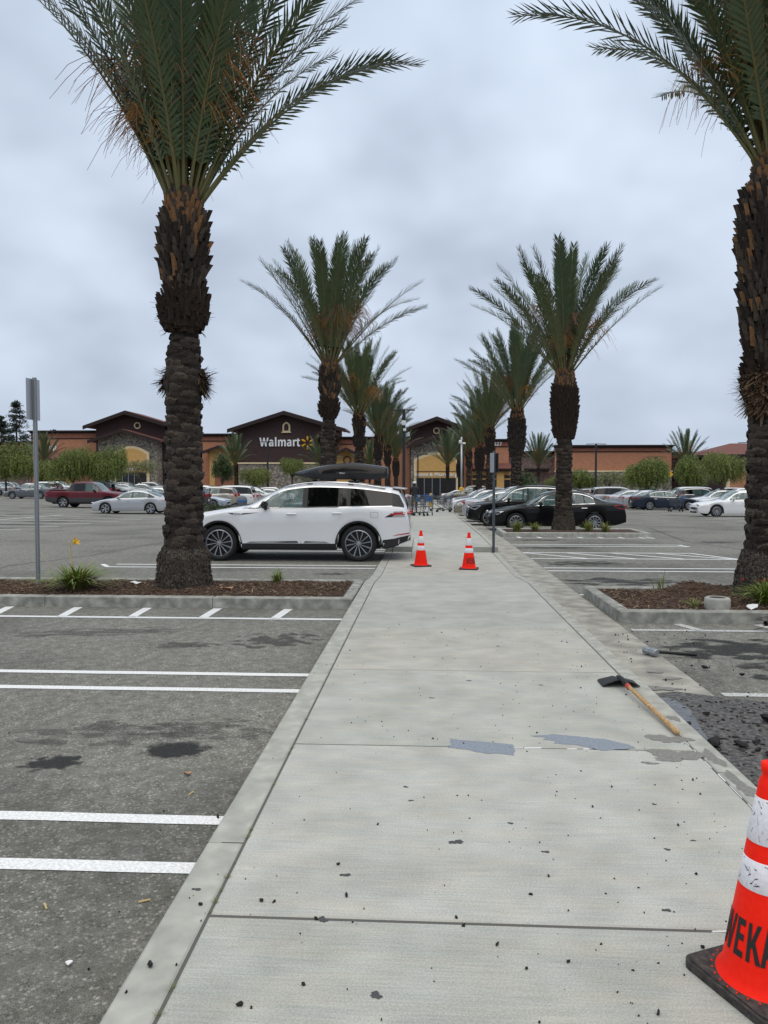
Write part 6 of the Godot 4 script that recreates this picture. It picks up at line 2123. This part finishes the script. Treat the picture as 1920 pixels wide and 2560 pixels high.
func cart_mesh() -> Array:
	var st := S()
	var bl := S()
	var wh := S()
	# basket: front narrower; z is the length, handle at +z
	var r := 0.007
	var lv := [0.45, 0.58, 0.71, 0.84, 0.96]
	for k in 5:
		var t := k / 4.0
		var hw := lerpf(0.20, 0.28, t)
		var f := lerpf(-0.36, -0.46, t)
		var y: float = lv[k]
		tube(st, [Vector3(-hw, y, 0.42), Vector3(-hw * 0.85, y + (0.0 if k < 4 else -0.06), f), Vector3(hw * 0.85, y + (0.0 if k < 4 else -0.06), f), Vector3(hw, y, 0.42)], r, 4)
	for sd in [-1.0, 1.0]:
		for k in 12:
			var u := k / 11.0
			tube(st, [Vector3(sd * lerpf(0.17, 0.20, u), 0.45, lerpf(-0.36, 0.42, u)), Vector3(sd * lerpf(0.238, 0.28, u), lerpf(0.90, 0.96, u), lerpf(-0.46, 0.42, u))], 0.0045, 3, false)
	for k in 7:
		var u := k / 6.0 * 2.0 - 1.0
		tube(st, [Vector3(u * 0.17, 0.45, -0.36), Vector3(u * 0.238, 0.90, -0.46)], 0.0045, 3, false)
		tube(st, [Vector3(u * 0.17, 0.45, -0.36), Vector3(u * 0.20, 0.45, 0.42)], 0.0045, 3, false)
	for sd in [-1.0, 1.0]:
		tube(st, [Vector3(sd * 0.27, 1.02, 0.48), Vector3(sd * 0.27, 0.9, 0.42), Vector3(sd * 0.26, 0.42, 0.40), Vector3(sd * 0.25, 0.20, 0.36), Vector3(sd * 0.25, 0.16, 0.30), Vector3(sd * 0.20, 0.15, -0.45)], 0.013, 6)
		tube(st, [Vector3(sd * 0.19, 0.45, -0.2), Vector3(sd * 0.24, 0.17, 0.25)], 0.010, 5)
	for k in 7: tube(st, [Vector3(-0.23, 0.155, -0.4 + k * 0.1), Vector3(0.23, 0.155, -0.4 + k * 0.1)], 0.006, 4)
	tube(bl, [Vector3(-0.29, 1.03, 0.49), Vector3(0.29, 1.03, 0.49)], 0.018, 8)
	box(bl, Vector3(0, 0.84, 0.40), Vector3(0.42, 0.22, 0.012), 0.004)
	for p in [[-0.24, 0.34], [0.24, 0.34], [-0.19, -0.42], [0.19, -0.42]]:
		lathe(wh, [Vector2(0.0, -0.016), Vector2(0.06, -0.016), Vector2(0.064, 0.0), Vector2(0.06, 0.016), Vector2(0.0, 0.016)], 14, Transform3D(Basis(Vector3.BACK, PI / 2), Vector3(p[0], 0.064, p[1])))
		box(wh, Vector3(p[0], 0.12, p[1]), Vector3(0.03, 0.09, 0.03))
	return [done(st), done(bl), done(wh)]

func carts() -> void:
	var m := cart_mesh()
	var proto := Node3D.new()
	part(m[0], "wire_frame", M.cart_wire, proto)
	part(m[1], "handle", M.cart_blue, proto)
	part(m[2], "wheels", M.tyre, proto)
	for q in [[-0.30, -38.6, 1.2, "shopping cart nearest to the white SUV's tail"], [-0.72, -39.6, 1.0, "shopping cart behind the nearest one, half hidden by the SUV"], [-1.05, -40.6, 1.6, "shopping cart pushed into the gap beside the SUV"], [0.02, -40.0, 0.3, "shopping cart with open blue flap before the person"], [0.15, -52.0, 0.2, "blue handled cart alone in the middle of the walkway"],
			[1.10, -45.4, 1.45, "shopping cart with blue seat flap beside the parked row"], [0.75, -47.6, 1.7, "shopping cart turned sideways across the walkway"], [1.25, -49.2, 1.2, "shopping cart behind the sideways one by the parked row"], [16.8, -52.6, 1.65, "abandoned shopping cart standing beside the navy sedan"]]:
		var y := walk_h(q[1]) if absf(q[0]) < 1.6 else gr(q[0], q[1])
		var o := place(proto, "shopping_cart", q[3], Vector3(q[0], y, q[1]), q[2], "shopping carts")
		o.set_meta("category", "shopping cart")
	proto.free()

# surface nets over a field of joined capsules: bones = [[a, b, ra, rb], ...]
func flesh(bones: Array, cell: float, blend: float) -> ArrayMesh:
	var lo := Vector3.INF
	var hi := -Vector3.INF
	for b in bones:
		for e in 2:
			var r = Vector3.ONE * (b[2 + e] + 0.06)
			lo = lo.min(b[e] - r)
			hi = hi.max(b[e] + r)
	var n := Vector3i(((hi - lo) / cell).ceil()) + Vector3i.ONE
	var f := PackedFloat32Array()
	f.resize(n.x * n.y * n.z)
	var at := func(i: int, j: int, k: int) -> int: return i + n.x * (j + n.y * k)
	for k in n.z:
		for j in n.y:
			for i in n.x:
				var p := lo + Vector3(i, j, k) * cell
				var d := 9.0
				for b in bones:
					var ab: Vector3 = b[1] - b[0]
					var t := clampf((p - b[0]).dot(ab) / maxf(ab.length_squared(), 1e-6), 0, 1)
					var q := p.distance_to(b[0] + ab * t) - lerpf(b[2], b[3], t)
					var h := clampf(0.5 + 0.5 * (d - q) / blend, 0, 1)
					d = lerpf(d, q, h) - blend * h * (1.0 - h)
				f[i + n.x * (j + n.y * k)] = d
	var vid := {}
	var st := S(true)
	for k in n.z - 1:
		for j in n.y - 1:
			for i in n.x - 1:
				var s := Vector3.ZERO
				var c := 0
				for e in [[0, 1], [0, 2], [0, 4], [1, 3], [1, 5], [2, 3], [2, 6], [3, 7], [4, 5], [4, 6], [5, 7], [6, 7]]:
					var a := Vector3i(i + (e[0] & 1), j + (e[0] >> 1 & 1), k + (e[0] >> 2))
					var b := Vector3i(i + (e[1] & 1), j + (e[1] >> 1 & 1), k + (e[1] >> 2))
					var fa: float = f[at.call(a.x, a.y, a.z)]
					var fb: float = f[at.call(b.x, b.y, b.z)]
					if (fa < 0) != (fb < 0):
						s += Vector3(a).lerp(Vector3(b), fa / (fa - fb))
						c += 1
				if c: vid[at.call(i, j, k)] = lo + s / c * cell
	for k in range(1, n.z - 1):
		for j in range(1, n.y - 1):
			for i in range(1, n.x - 1):
				var f0: float = f[at.call(i, j, k)]
				for ax in 3:
					var o := Vector3i.ZERO
					o[ax] = 1
					var f1: float = f[at.call(i + o.x, j + o.y, k + o.z)]
					if (f0 < 0) == (f1 < 0): continue
					var u := Vector3i.ZERO
					var w := Vector3i.ZERO
					u[(ax + 1) % 3] = 1
					w[(ax + 2) % 3] = 1
					var q := []
					for c in [Vector3i.ZERO, u, u + w, w]:
						q.append(vid.get(at.call(i - c.x, j - c.y, k - c.z)))
					if q.has(null): continue
					if f0 < 0: quad(st, q[3], q[2], q[1], q[0])
					else: quad(st, q[0], q[1], q[2], q[3])
	return done(st)

func person() -> void:
	var z := -43.2
	var o := thing("person", "person in dark jacket and white cap pushing a cart away down the walkway", "person", Vector3(-0.62, walk_h(z), z), 0.0)
	mat("skin", lin(0.30, 0.17, 0.11), 0.6)
	mat("jacket", lin(0.018, 0.018, 0.022), 0.85)
	mat("jeans", lin(0.025, 0.032, 0.05), 0.85)
	mat("cap", lin(0.72, 0.72, 0.72), 0.8)
	var V := func(x: float, y: float, zz: float) -> Vector3: return Vector3(x, y, zz)
	var body := [[V.call(0, 0.98, 0), V.call(0, 1.36, -0.08), 0.15, 0.17], [V.call(-0.12, 1.40, -0.09), V.call(0.12, 1.40, -0.09), 0.09, 0.09], [V.call(0, 1.42, -0.09), V.call(0, 1.56, -0.12), 0.06, 0.055],
		[V.call(-0.19, 1.38, -0.08), V.call(-0.24, 1.12, -0.14), 0.065, 0.052], [V.call(-0.24, 1.12, -0.14), V.call(-0.20, 1.05, -0.40), 0.05, 0.038], [V.call(0.19, 1.38, -0.08), V.call(0.24, 1.12, -0.14), 0.065, 0.052], [V.call(0.24, 1.12, -0.14), V.call(0.20, 1.05, -0.40), 0.05, 0.038],
		[V.call(-0.09, 0.94, 0), V.call(-0.11, 0.50, -0.08), 0.095, 0.062], [V.call(-0.11, 0.50, -0.08), V.call(-0.11, 0.09, 0.02), 0.062, 0.042], [V.call(-0.11, 0.06, 0.04), V.call(-0.11, 0.04, -0.14), 0.045, 0.035],
		[V.call(0.09, 0.94, 0), V.call(0.11, 0.50, 0.02), 0.095, 0.062], [V.call(0.11, 0.50, 0.02), V.call(0.11, 0.10, 0.14), 0.062, 0.042], [V.call(0.11, 0.06, 0.16), V.call(0.11, 0.04, -0.02), 0.045, 0.035], [V.call(0, 1.60, -0.13), V.call(0, 1.68, -0.13), 0.085, 0.092]]
	part(flesh(body, 0.026, 0.04), "body", M.jacket, o)
	for sd in [-1.0, 1.0]:
		var hand := [[V.call(0.20 * sd, 1.05, -0.40), V.call(0.19 * sd, 1.04, -0.47), 0.03, 0.03]]
		for k in 4: hand.append([V.call((0.165 + k * 0.018) * sd, 1.045, -0.47), V.call((0.165 + k * 0.018) * sd, 1.02, -0.53), 0.010, 0.009])
		hand.append([V.call(0.155 * sd, 1.04, -0.43), V.call(0.15 * sd, 1.02, -0.50), 0.011, 0.009])
		part(flesh(hand, 0.008, 0.008), "hand", M.skin, o)
	part(flesh([[V.call(0, 1.58, -0.15), V.call(0, 1.66, -0.15), 0.086, 0.088], [V.call(0, 1.61, -0.235), V.call(0, 1.63, -0.225), 0.018, 0.012]], 0.014, 0.02), "face", M.skin, o)
	var st := S(true)
	lathe(st, [Vector2(0.108, 0.0), Vector2(0.110, 0.03), Vector2(0.10, 0.075), Vector2(0.06, 0.108), Vector2(0.0, 0.115)], 18, Transform3D(Basis.IDENTITY, Vector3(0, 1.675, -0.135)))
	for k in 8:
		var a0 := PI + PI * k / 8.0
		var a1 := PI + PI * (k + 1) / 8.0
		quad(st, Vector3(cos(a0) * 0.10, 1.68, -0.135 + sin(a0) * 0.10), Vector3(cos(a1) * 0.10, 1.68, -0.135 + sin(a1) * 0.10), Vector3(cos(a1) * 0.10, 1.665, -0.17 + sin(a1) * 0.15), Vector3(cos(a0) * 0.10, 1.665, -0.17 + sin(a0) * 0.15))
	put(st, "cap", M.cap, o)

# ------------------------------------------------------------ store
func wall(o: Node3D, called: String, m: Material, x0: float, x1: float, y0: float, y1: float, z: float, deep := 0.4) -> void:
	var st := S()
	box(st, Vector3.ZERO, Vector3(x1 - x0, y1 - y0, deep))
	put(st, called, m, o, Transform3D(Basis.IDENTITY, Vector3((x0 + x1) * 0.5, (y0 + y1) * 0.5, z)))

# parapet wall: body, band and overhanging cornice
func parapet(o: Node3D, body: Material, x0: float, x1: float, top: float, band: float, z: float, base := -1.6) -> void:
	wall(o, "wall", body, x0, x1, base, top - band, z, 0.5)
	wall(o, "band", M.stucco_band, x0 - 0.05, x1 + 0.05, top - band, top - 0.42, z, 0.64)
	wall(o, "moulding", M.cornice, x0 - 0.07, x1 + 0.07, top - band - 0.09, top - band + 0.04, z, 0.74)
	wall(o, "cornice", M.cornice, x0 - 0.12, x1 + 0.12, top - 0.42, top - 0.2, z + 0.1, 1.0)
	wall(o, "cornice_cap", M.cornice, x0 - 0.3, x1 + 0.3, top - 0.2, top, z + 0.2, 1.5)

func gable(o: Node3D, m: Material, x0: float, x1: float, y0: float, eave: float, px: float, py: float, z: float, over: float, th: float, deep := 6.0) -> void:
	var st := S()
	var s0 := (py - eave) / (px - x0 + over)
	prism(st, PackedVector2Array([Vector2(x0, y0), Vector2(x1, y0), Vector2(x1, eave + over * s0), Vector2(px, py - 0.02), Vector2(x0, eave + over * s0)]), deep, Transform3D(Basis.IDENTITY, Vector3(0, 0, z - deep)))
	put(st, "gable_wall", m, o)
	for sd in 2:
		st = S()
		var ex := x0 - over if sd == 0 else x1 + over
		prism(st, PackedVector2Array([Vector2(ex, eave), Vector2(px, py), Vector2(px, py + th), Vector2(ex, eave + th)]), deep + 1.4, Transform3D(Basis.IDENTITY, Vector3(0, 0, z - deep - 0.1)))
		put(st, "roof_slope", M.roof_tile, o)
		st = S()
		prism(st, PackedVector2Array([Vector2(ex, eave - th * 0.9), Vector2(px, py - th * 0.9), Vector2(px, py + th * 0.75), Vector2(ex, eave + th * 0.75)]), 0.25, Transform3D(Basis.IDENTITY, Vector3(0, 0, z + 1.35)))
		put(st, "barge_board", M.cornice, o)

func arch_poly(x0: float, x1: float, y0: float, y1: float, rise: float) -> PackedVector2Array:
	var p := PackedVector2Array([Vector2(x1, y0), Vector2(x0, y0)])
	for k in 13:
		var t := k / 12.0
		p.append(Vector2(lerpf(x0, x1, t), y1 - rise + rise * sin(PI * t)))
	return p

func entrance(o: Node3D, x0: float, x1: float, sill: float, top: float, lintel: float, z: float, text: String, tx: float, ty: float, high: float) -> void:
	var st := S()
	prism(st, arch_poly(x0 - 0.38, x1 + 0.38, -1.5, top + 0.34, 0.95), 0.35, Transform3D(Basis.IDENTITY, Vector3(0, 0, z)))
	put(st, "arch_surround", M.stucco_cream, o)
	st = S()
	prism(st, arch_poly(x0, x1, lintel, top, 0.9), 0.2, Transform3D(Basis.IDENTITY, Vector3(0, 0, z + 0.2)))
	put(st, "arch_panel", M.stucco_yellow, o)
	wall(o, "lintel", M.stucco_yellow, x0, x1, sill, lintel, z + 0.35, 0.3)
	wall(o, "lintel_line", M.cornice, x0, x1, lintel - 0.04, lintel + 0.06, z + 0.52, 0.05)
	st = S()
	box(st, Vector3((x0 + x1) * 0.5, (sill - 1.45) * 0.5, z + 0.36), Vector3(x1 - x0 - 0.02, sill + 1.45, 0.1))
	put(st, "doorway", M.door_dark, o)
	for k in 4:
		wall(o, "door_frame", M.galv, lerpf(x0, x1, 0.2 + k * 0.2) - 0.05, lerpf(x0, x1, 0.2 + k * 0.2) + 0.05, -1.4, sill, z + 0.43, 0.06)
	part(words(text, high, 0.12, 0.5), "lettering", M.sign_white, o, Transform3D(Basis.IDENTITY, Vector3(tx, ty, z + 0.58)))

# lettering fitted between two edges, standing on a base line
func fitted(o: Node3D, text: String, x0: float, x1: float, base: float, cap: float, z: float) -> void:
	var t := words(text, 1.0, 0.2, 1.0)
	var a := t.get_aabb()
	var sx := (x1 - x0) / a.size.x
	var sy := cap / a.size.y
	part(t, "lettering", M.sign_white, o, Transform3D(Basis.from_scale(Vector3(sx, sy, 1)), Vector3(x0 - a.position.x * sx, base - a.position.y * sy, z)))

func ring_of(o: Node3D, called: String, m: Material, c: Vector3, r: float, th: float) -> void:
	var st := S(true)
	lathe(st, [Vector2(r, -0.06), Vector2(r + th, -0.06), Vector2(r + th, 0.08), Vector2(r, 0.08), Vector2(r, -0.06)], 22, Transform3D(Basis(Vector3.RIGHT, PI / 2), c))
	put(st, called, m, o)

func build_store() -> void:
	var o := thing("store_building", "long store with dark gables, orange walls and yellow arched entrances", "building", Vector3.ZERO)
	var Z := -118.0
	# main volume behind the fronts
	wall(o, "rear_volume", M.stucco_orange, -61.0, 42.0, -1.6, 5.6, -150.0, 60.0)
	parapet(o, M.brick, -110.0, -61.8, 7.72, 0.85, Z)
	parapet(o, M.stucco_orange, -61.7, -50.0, 9.46, 1.2, Z)
	parapet(o, M.stucco_orange, -41.5, -28.0, 8.9, 1.1, Z)
	parapet(o, M.stucco_orange, -14.5, -1.8, 8.36, 1.1, Z)
	parapet(o, M.stucco_orange, 5.2, 12.49, 7.9, 1.1, Z + 1.0)
	parapet(o, M.brick, 12.6, 19.8, 6.12, 0.75, Z)
	parapet(o, M.stucco_orange, 19.2, 36.2, 6.92, 0.95, Z + 2.0)
	parapet(o, M.brick, 36.4, 47.0, 5.9, 0.97, Z)
	# market gable
	gable(o, M.stucco_brown, -50.75, -39.4, -1.6, 9.75, -45.64, 12.0, Z + 1.6, 1.4, 0.32)
	gable(o, M.stone, -49.4, -40.4, -1.6, 7.45, -45.1, 9.1, Z + 4.0, 1.0, 0.26, 3.0)
	ring_of(o, "round_vent", M.stucco_cream, Vector3(-44.2, 10.1, Z + 1.68), 0.36, 0.16)
	entrance(o, -46.4, -41.8, 2.9, 6.5, 3.9, Z + 4.2, "Market", -44.6, 3.4, 0.55)
	# store-name gable
	gable(o, M.stucco_brown, -28.6, -13.3, -1.6, 9.15, -21.3, 11.85, Z + 1.6, 1.3, 0.32)
	wall(o, "ledge", M.stucco_cream, -28.6, -13.2, 4.2, 4.42, Z + 1.8, 0.7)
	wall(o, "stone_base", M.stone, -28.5, -13.3, -1.6, 4.2, Z + 1.7, 0.5)
	var st := S()
	prism(st, arch_poly(-21.72, -20.55, 9.05, 10.55, 0.45), 0.14, Transform3D(Basis.IDENTITY, Vector3(0, 0, Z + 1.6)))
	put(st, "vent_frame", M.stucco_cream, o)
	st = S()
	prism(st, arch_poly(-21.47, -20.80, 9.25, 10.32, 0.32), 0.06, Transform3D(Basis.IDENTITY, Vector3(0, 0, Z + 1.74)))
	put(st, "vent_panel", M.stucco_brown, o)
	wall(o, "vent_sill", M.stucco_cream, -21.85, -20.42, 8.92, 9.05, Z + 1.75, 0.3)
	fitted(o, "Walmart", -25.26, -19.05, 6.84, 1.42, Z + 1.72)
	for k in 6:
		st = S(true)
		var a := TAU * k / 6.0 + PI / 2
		var d := Vector3(cos(a), sin(a), 0)
		tube(st, [Vector3(-17.9, 7.38, Z + 1.72) + d * 0.36, Vector3(-17.9, 7.38, Z + 1.72) + d * 0.50, Vector3(-17.9, 7.38, Z + 1.72) + d * 0.92, Vector3(-17.9, 7.38, Z + 1.72) + d * 1.0], [0.06, 0.13, 0.15, 0.08], 10)
		put(st, "spark_ray", M.spark, o)
	# pharmacy gable
	gable(o, M.stucco_brown, -2.4, 5.75, -1.6, 9.1, 1.65, 10.9, Z + 1.6, 0.9, 0.32)
	gable(o, M.stone, -2.2, 5.5, -1.6, 6.55, 1.62, 8.0, Z + 4.0, 0.6, 0.26, 3.0)
	ring_of(o, "round_vent", M.stucco_cream, Vector3(1.62, 9.15, Z + 1.68), 0.34, 0.15)
	entrance(o, -1.35, 4.45, 2.05, 5.45, 2.98, Z + 4.2, "Home & Pharmacy", 1.5, 2.53, 0.50)
	# small yellow bays
	gable(o, M.stucco_yellow, -33.1, -29.0, -1.6, 5.95, -31.1, 6.85, Z + 1.4, 0.6, 0.25, 2.0)
	wall(o, "bay_door", M.stucco_band, -32.3, -29.4, -1.5, 3.6, Z + 1.4, 0.12)
	gable(o, M.stucco_yellow, -13.4, -10.4, -1.6, 5.4, -11.85, 6.4, Z + 2.3, 0.5, 0.25, 2.0)
	ring_of(o, "wreath", M.roof_tile, Vector3(-11.8, 4.75, Z + 2.4), 0.42, 0.2)
	# awnings and shop windows
	for q in [[-59.5, -55.6, 6.0, 4.9], [7.0, 12.7, 4.25, 3.35]]:
		st = S()
		prism(st, PackedVector2Array([Vector2(0, 0), Vector2(1.6, 0), Vector2(1.6, 0.16), Vector2(0, q[2] - q[3])]), q[1] - q[0], Transform3D(Basis(Vector3.UP, -PI / 2), Vector3(q[1], q[3], Z + 1.5)))
		put(st, "awning", M.roof_tile, o)
		wall(o, "awning_soffit", M.cornice, q[0], q[1], q[3] - 0.3, q[3], Z + 2.2, 1.4)
		wall(o, "window_band", M.stucco_yellow, q[0], q[1], q[3] - 0.85, q[3] - 0.3, Z + 1.5, 0.3)
		for k in 3:
			var wx := lerpf(q[0], q[1], k / 3.0)
			wall(o, "window", M.door_dark, wx + 0.15, wx + (q[1] - q[0]) / 3.0 - 0.1, -0.9, q[3] - 0.95, Z + 1.6, 0.2)
		wall(o, "window_sill", M.stucco_yellow, q[0], q[1], 2.0 - 0.2, 2.0, Z + 1.75, 0.2)
	wall(o, "bay_pier", M.stucco_yellow, 10.6, 11.7, -1.5, 3.0, Z + 2.0, 0.6)
	wall(o, "bay_pier", M.stucco_yellow, -55.4, -54.2, -1.5, 2.8, Z + 2.0, 0.6)
	part(words("1827", 0.55, 0.1, 0.3), "house_number", M.sign_white, o, Transform3D(Basis.IDENTITY, Vector3(10.6, 7.15, Z + 1.4)))
	part(words("up", 0.75, 0.1, 0.5), "lettering", M.sign_white, o, Transform3D(Basis.IDENTITY, Vector3(-58.2, 6.85, Z + 0.45)))
	# ledge and stone base under the long orange wall, pergolas
	wall(o, "ledge", M.stucco_cream, 19.1, 36.3, 2.95, 3.15, Z + 2.3, 0.6)
	wall(o, "stone_base", M.stone, 19.2, 36.2, -1.6, 2.95, Z + 2.35, 0.3)
	for q in [[14.9, 18.3, 3.35], [36.6, 43.0, 2.05]]:
		st = S()
		for k in 2: box(st, Vector3((q[0] + q[1]) * 0.5, q[2] - 0.25, Z + 0.8 + k * 1.2), Vector3(q[1] - q[0], 0.25, 0.15))
		var n := int((q[1] - q[0]) / 0.42)
		for k in n + 1: box(st, Vector3(lerpf(q[0], q[1], float(k) / n), q[2], Z + 1.5), Vector3(0.18, 0.25, 2.2))
		put(st, "pergola", M.cornice, o)
	# tiled building at the far end
	var b := thing("tiled_building", "brown building with red tiled hip roof beside the long store", "building", Vector3(43.0, gr(43, -105), -104.0))
	var g := -gr(43.0, -105.0)
	wall(b, "wall", M.stucco_brown, -4.0, 14.0, 0.0, 5.1 + g, -6.0, 12.0)
	st = S()
	var y0 := 5.1 + g
	var c := [Vector3(-6.0, y0, 1.2), Vector3(15.5, y0, 1.2), Vector3(15.5, y0, -13.2), Vector3(-6.0, y0, -13.2)]
	var r0 := Vector3(-0.6, y0 + 1.75, -6.0)
	var r1 := Vector3(10.0, y0 + 1.75, -6.0)
	quad(st, c[0], r0, r1, c[1])
	quad(st, c[2], r1, r0, c[3])
	tri(st, c[3], r0, c[0])
	tri(st, c[1], r1, c[2])
	put(st, "roof", M.roof_tile, b)
	wall(b, "eave", M.cornice, -5.9, 15.4, y0 - 0.3, y0 - 0.01, -6.0, 14.2)
	st = S()
	prism(st, arch_poly(-3.4, 1.2, 0.0, 3.3 + g, 1.0), 0.25, Transform3D(Basis.IDENTITY, Vector3.ZERO))
	put(st, "arch_surround", M.stucco_cream, b)
	st = S()
	prism(st, arch_poly(-2.9, 0.7, 0.0, 2.9 + g, 0.8), 0.1, Transform3D(Basis.IDENTITY, Vector3(0, 0, 0.22)))
	put(st, "arch_panel", M.stucco_orange, b)
	# crossing sign in front of the brick wall
	var s := thing("crossing_sign", "yellow diamond crossing sign before the brown brick wall", "sign", Vector3(33.6, gr(33, -108), -108.0))
	st = S()
	box(st, Vector3(0, 1.7, 0), Vector3(0.08, 3.4, 0.06))
	put(st, "post", M.galv, s)
	st = S()
	box(st, Vector3(0, 3.6, 0.06), Vector3(0.62, 0.62, 0.02), 0.0, Basis(Vector3.BACK, PI / 4))
	put(st, "plate", M.yellow, s)

# ------------------------------------------------------------ scene
func sky_image() -> ImageTexture:
	var w := 1024
	var h := 512
	var im := Image.create(w, h, false, Image.FORMAT_RGBF)
	var n := noise(0.55, 91, FastNoiseLite.TYPE_SIMPLEX_SMOOTH, 4)
	var n2 := noise(1.7, 95, FastNoiseLite.TYPE_SIMPLEX_SMOOTH, 3)
	for y in h:
		var el := PI * 0.5 - PI * (y + 0.5) / h
		var up := sin(el)
		for x in w:
			var az := TAU * (x + 0.5) / w
			if up < -0.02:
				im.set_pixel(x, y, Color(0.20, 0.20, 0.20))
				continue
			var k := cos(el) / (maxf(up, 0.0) + 0.42)
			var px := cos(az) * k
			var pz := sin(az) * k
			var c := n.get_noise_2d(px * 3.6, pz * 3.6) * 1.0 + n2.get_noise_2d(px * 2.3, pz * 2.3) * 0.4
			c = clampf(c * 1.5, -1.0, 1.0)
			var L := (0.55 + 0.08 * (1.0 - exp(-rad_to_deg(el) / 12.0)) + 0.24 * up * absf(up)) * (1.0 + 0.19 * c * clampf(0.35 + up * 2.6, 0.0, 1.0))
			var t := clampf(0.5 - 0.5 * c, 0.0, 1.0)
			var col := Color(0.875, 1.0, 1.185).lerp(Color(0.845, 0.985, 1.205), t)
			im.set_pixel(x, y, Color(col.r * L, col.g * L, col.b * L))
	return ImageTexture.create_from_image(im)


func _ready() -> void:
	rng.seed = 1
	var cam := Camera3D.new()
	cam.name = "camera"
	add_child(cam)
	cam.position = Vector3(0, 1.75, 0)
	cam.rotation = Vector3(deg_to_rad(-2.382), deg_to_rad(3.093), 0)
	cam.fov = 67.3
	cam.far = 2000.0
	cam.current = true
	var sm := PanoramaSkyMaterial.new()
	sm.panorama = sky_image()
	var sk := Sky.new()
	sk.sky_material = sm
	var env := Environment.new()
	env.background_mode = Environment.BG_SKY
	env.sky = sk
	env.tonemap_mode = Environment.TONE_MAPPER_LINEAR
	env.tonemap_exposure = 1.1
	env.sdfgi_enabled = true
	env.ssao_enabled = true
	env.ssil_enabled = true
	var we := WorldEnvironment.new()
	we.name = "environment"
	we.environment = env
	add_child(we)
	var sun := DirectionalLight3D.new()
	sun.name = "sun"
	sun.light_energy = 0.5
	sun.light_angular_distance = 80.0
	sun.light_color = Color(1.0, 0.93, 0.82)
	sun.rotation = Vector3(deg_to_rad(-74), deg_to_rad(15), 0)
	sun.shadow_enabled = true
	add_child(sun)
	make_materials()
	build_ground()
	build_walk()
	island("palm_island", "mulched kerbed island around the shaggy palm and square post", -7.6, -0.985, -10.3, -12.3, true)
	island("palm_island", "mulched kerbed island with the round concrete cap", 2.385, 8.6, -9.5, -11.72, true)
	island("palm_island", "kerbed island with palm and daylilies before the black sedan", 2.42, 7.0, -24.2, -26.5)
	for q in [[-7.0, -1.0, -25.6, "kerbed palm island behind the white SUV"], [-7.0, -1.0, -42.4, "second kerbed palm island beyond the white SUV"], [-7.0, -1.0, -57.0, "third kerbed palm island beyond the white SUV"], [-7.0, -1.0, -73.5, "fourth kerbed palm island beyond the white SUV"], [-7.0, -1.0, -91.0, "last kerbed palm island beyond the white SUV"],
			[2.4, 7.0, -39.9, "second kerbed palm island in the black sedan's row"], [2.4, 7.0, -54.7, "third kerbed palm island in the black sedan's row"], [2.4, 7.0, -66.2, "fourth kerbed palm island in the black sedan's row"], [2.4, 7.0, -81.0, "fifth kerbed palm island in the black sedan's row"], [2.4, 7.0, -96.0, "last kerbed palm island in the black sedan's row"]]:
		island("palm_island", q[3], q[0], q[1], q[2], q[2] - 2.0)
	build_store()
	build_palms()
	build_trees()
	build_cars()
	build_plants()
	build_street()
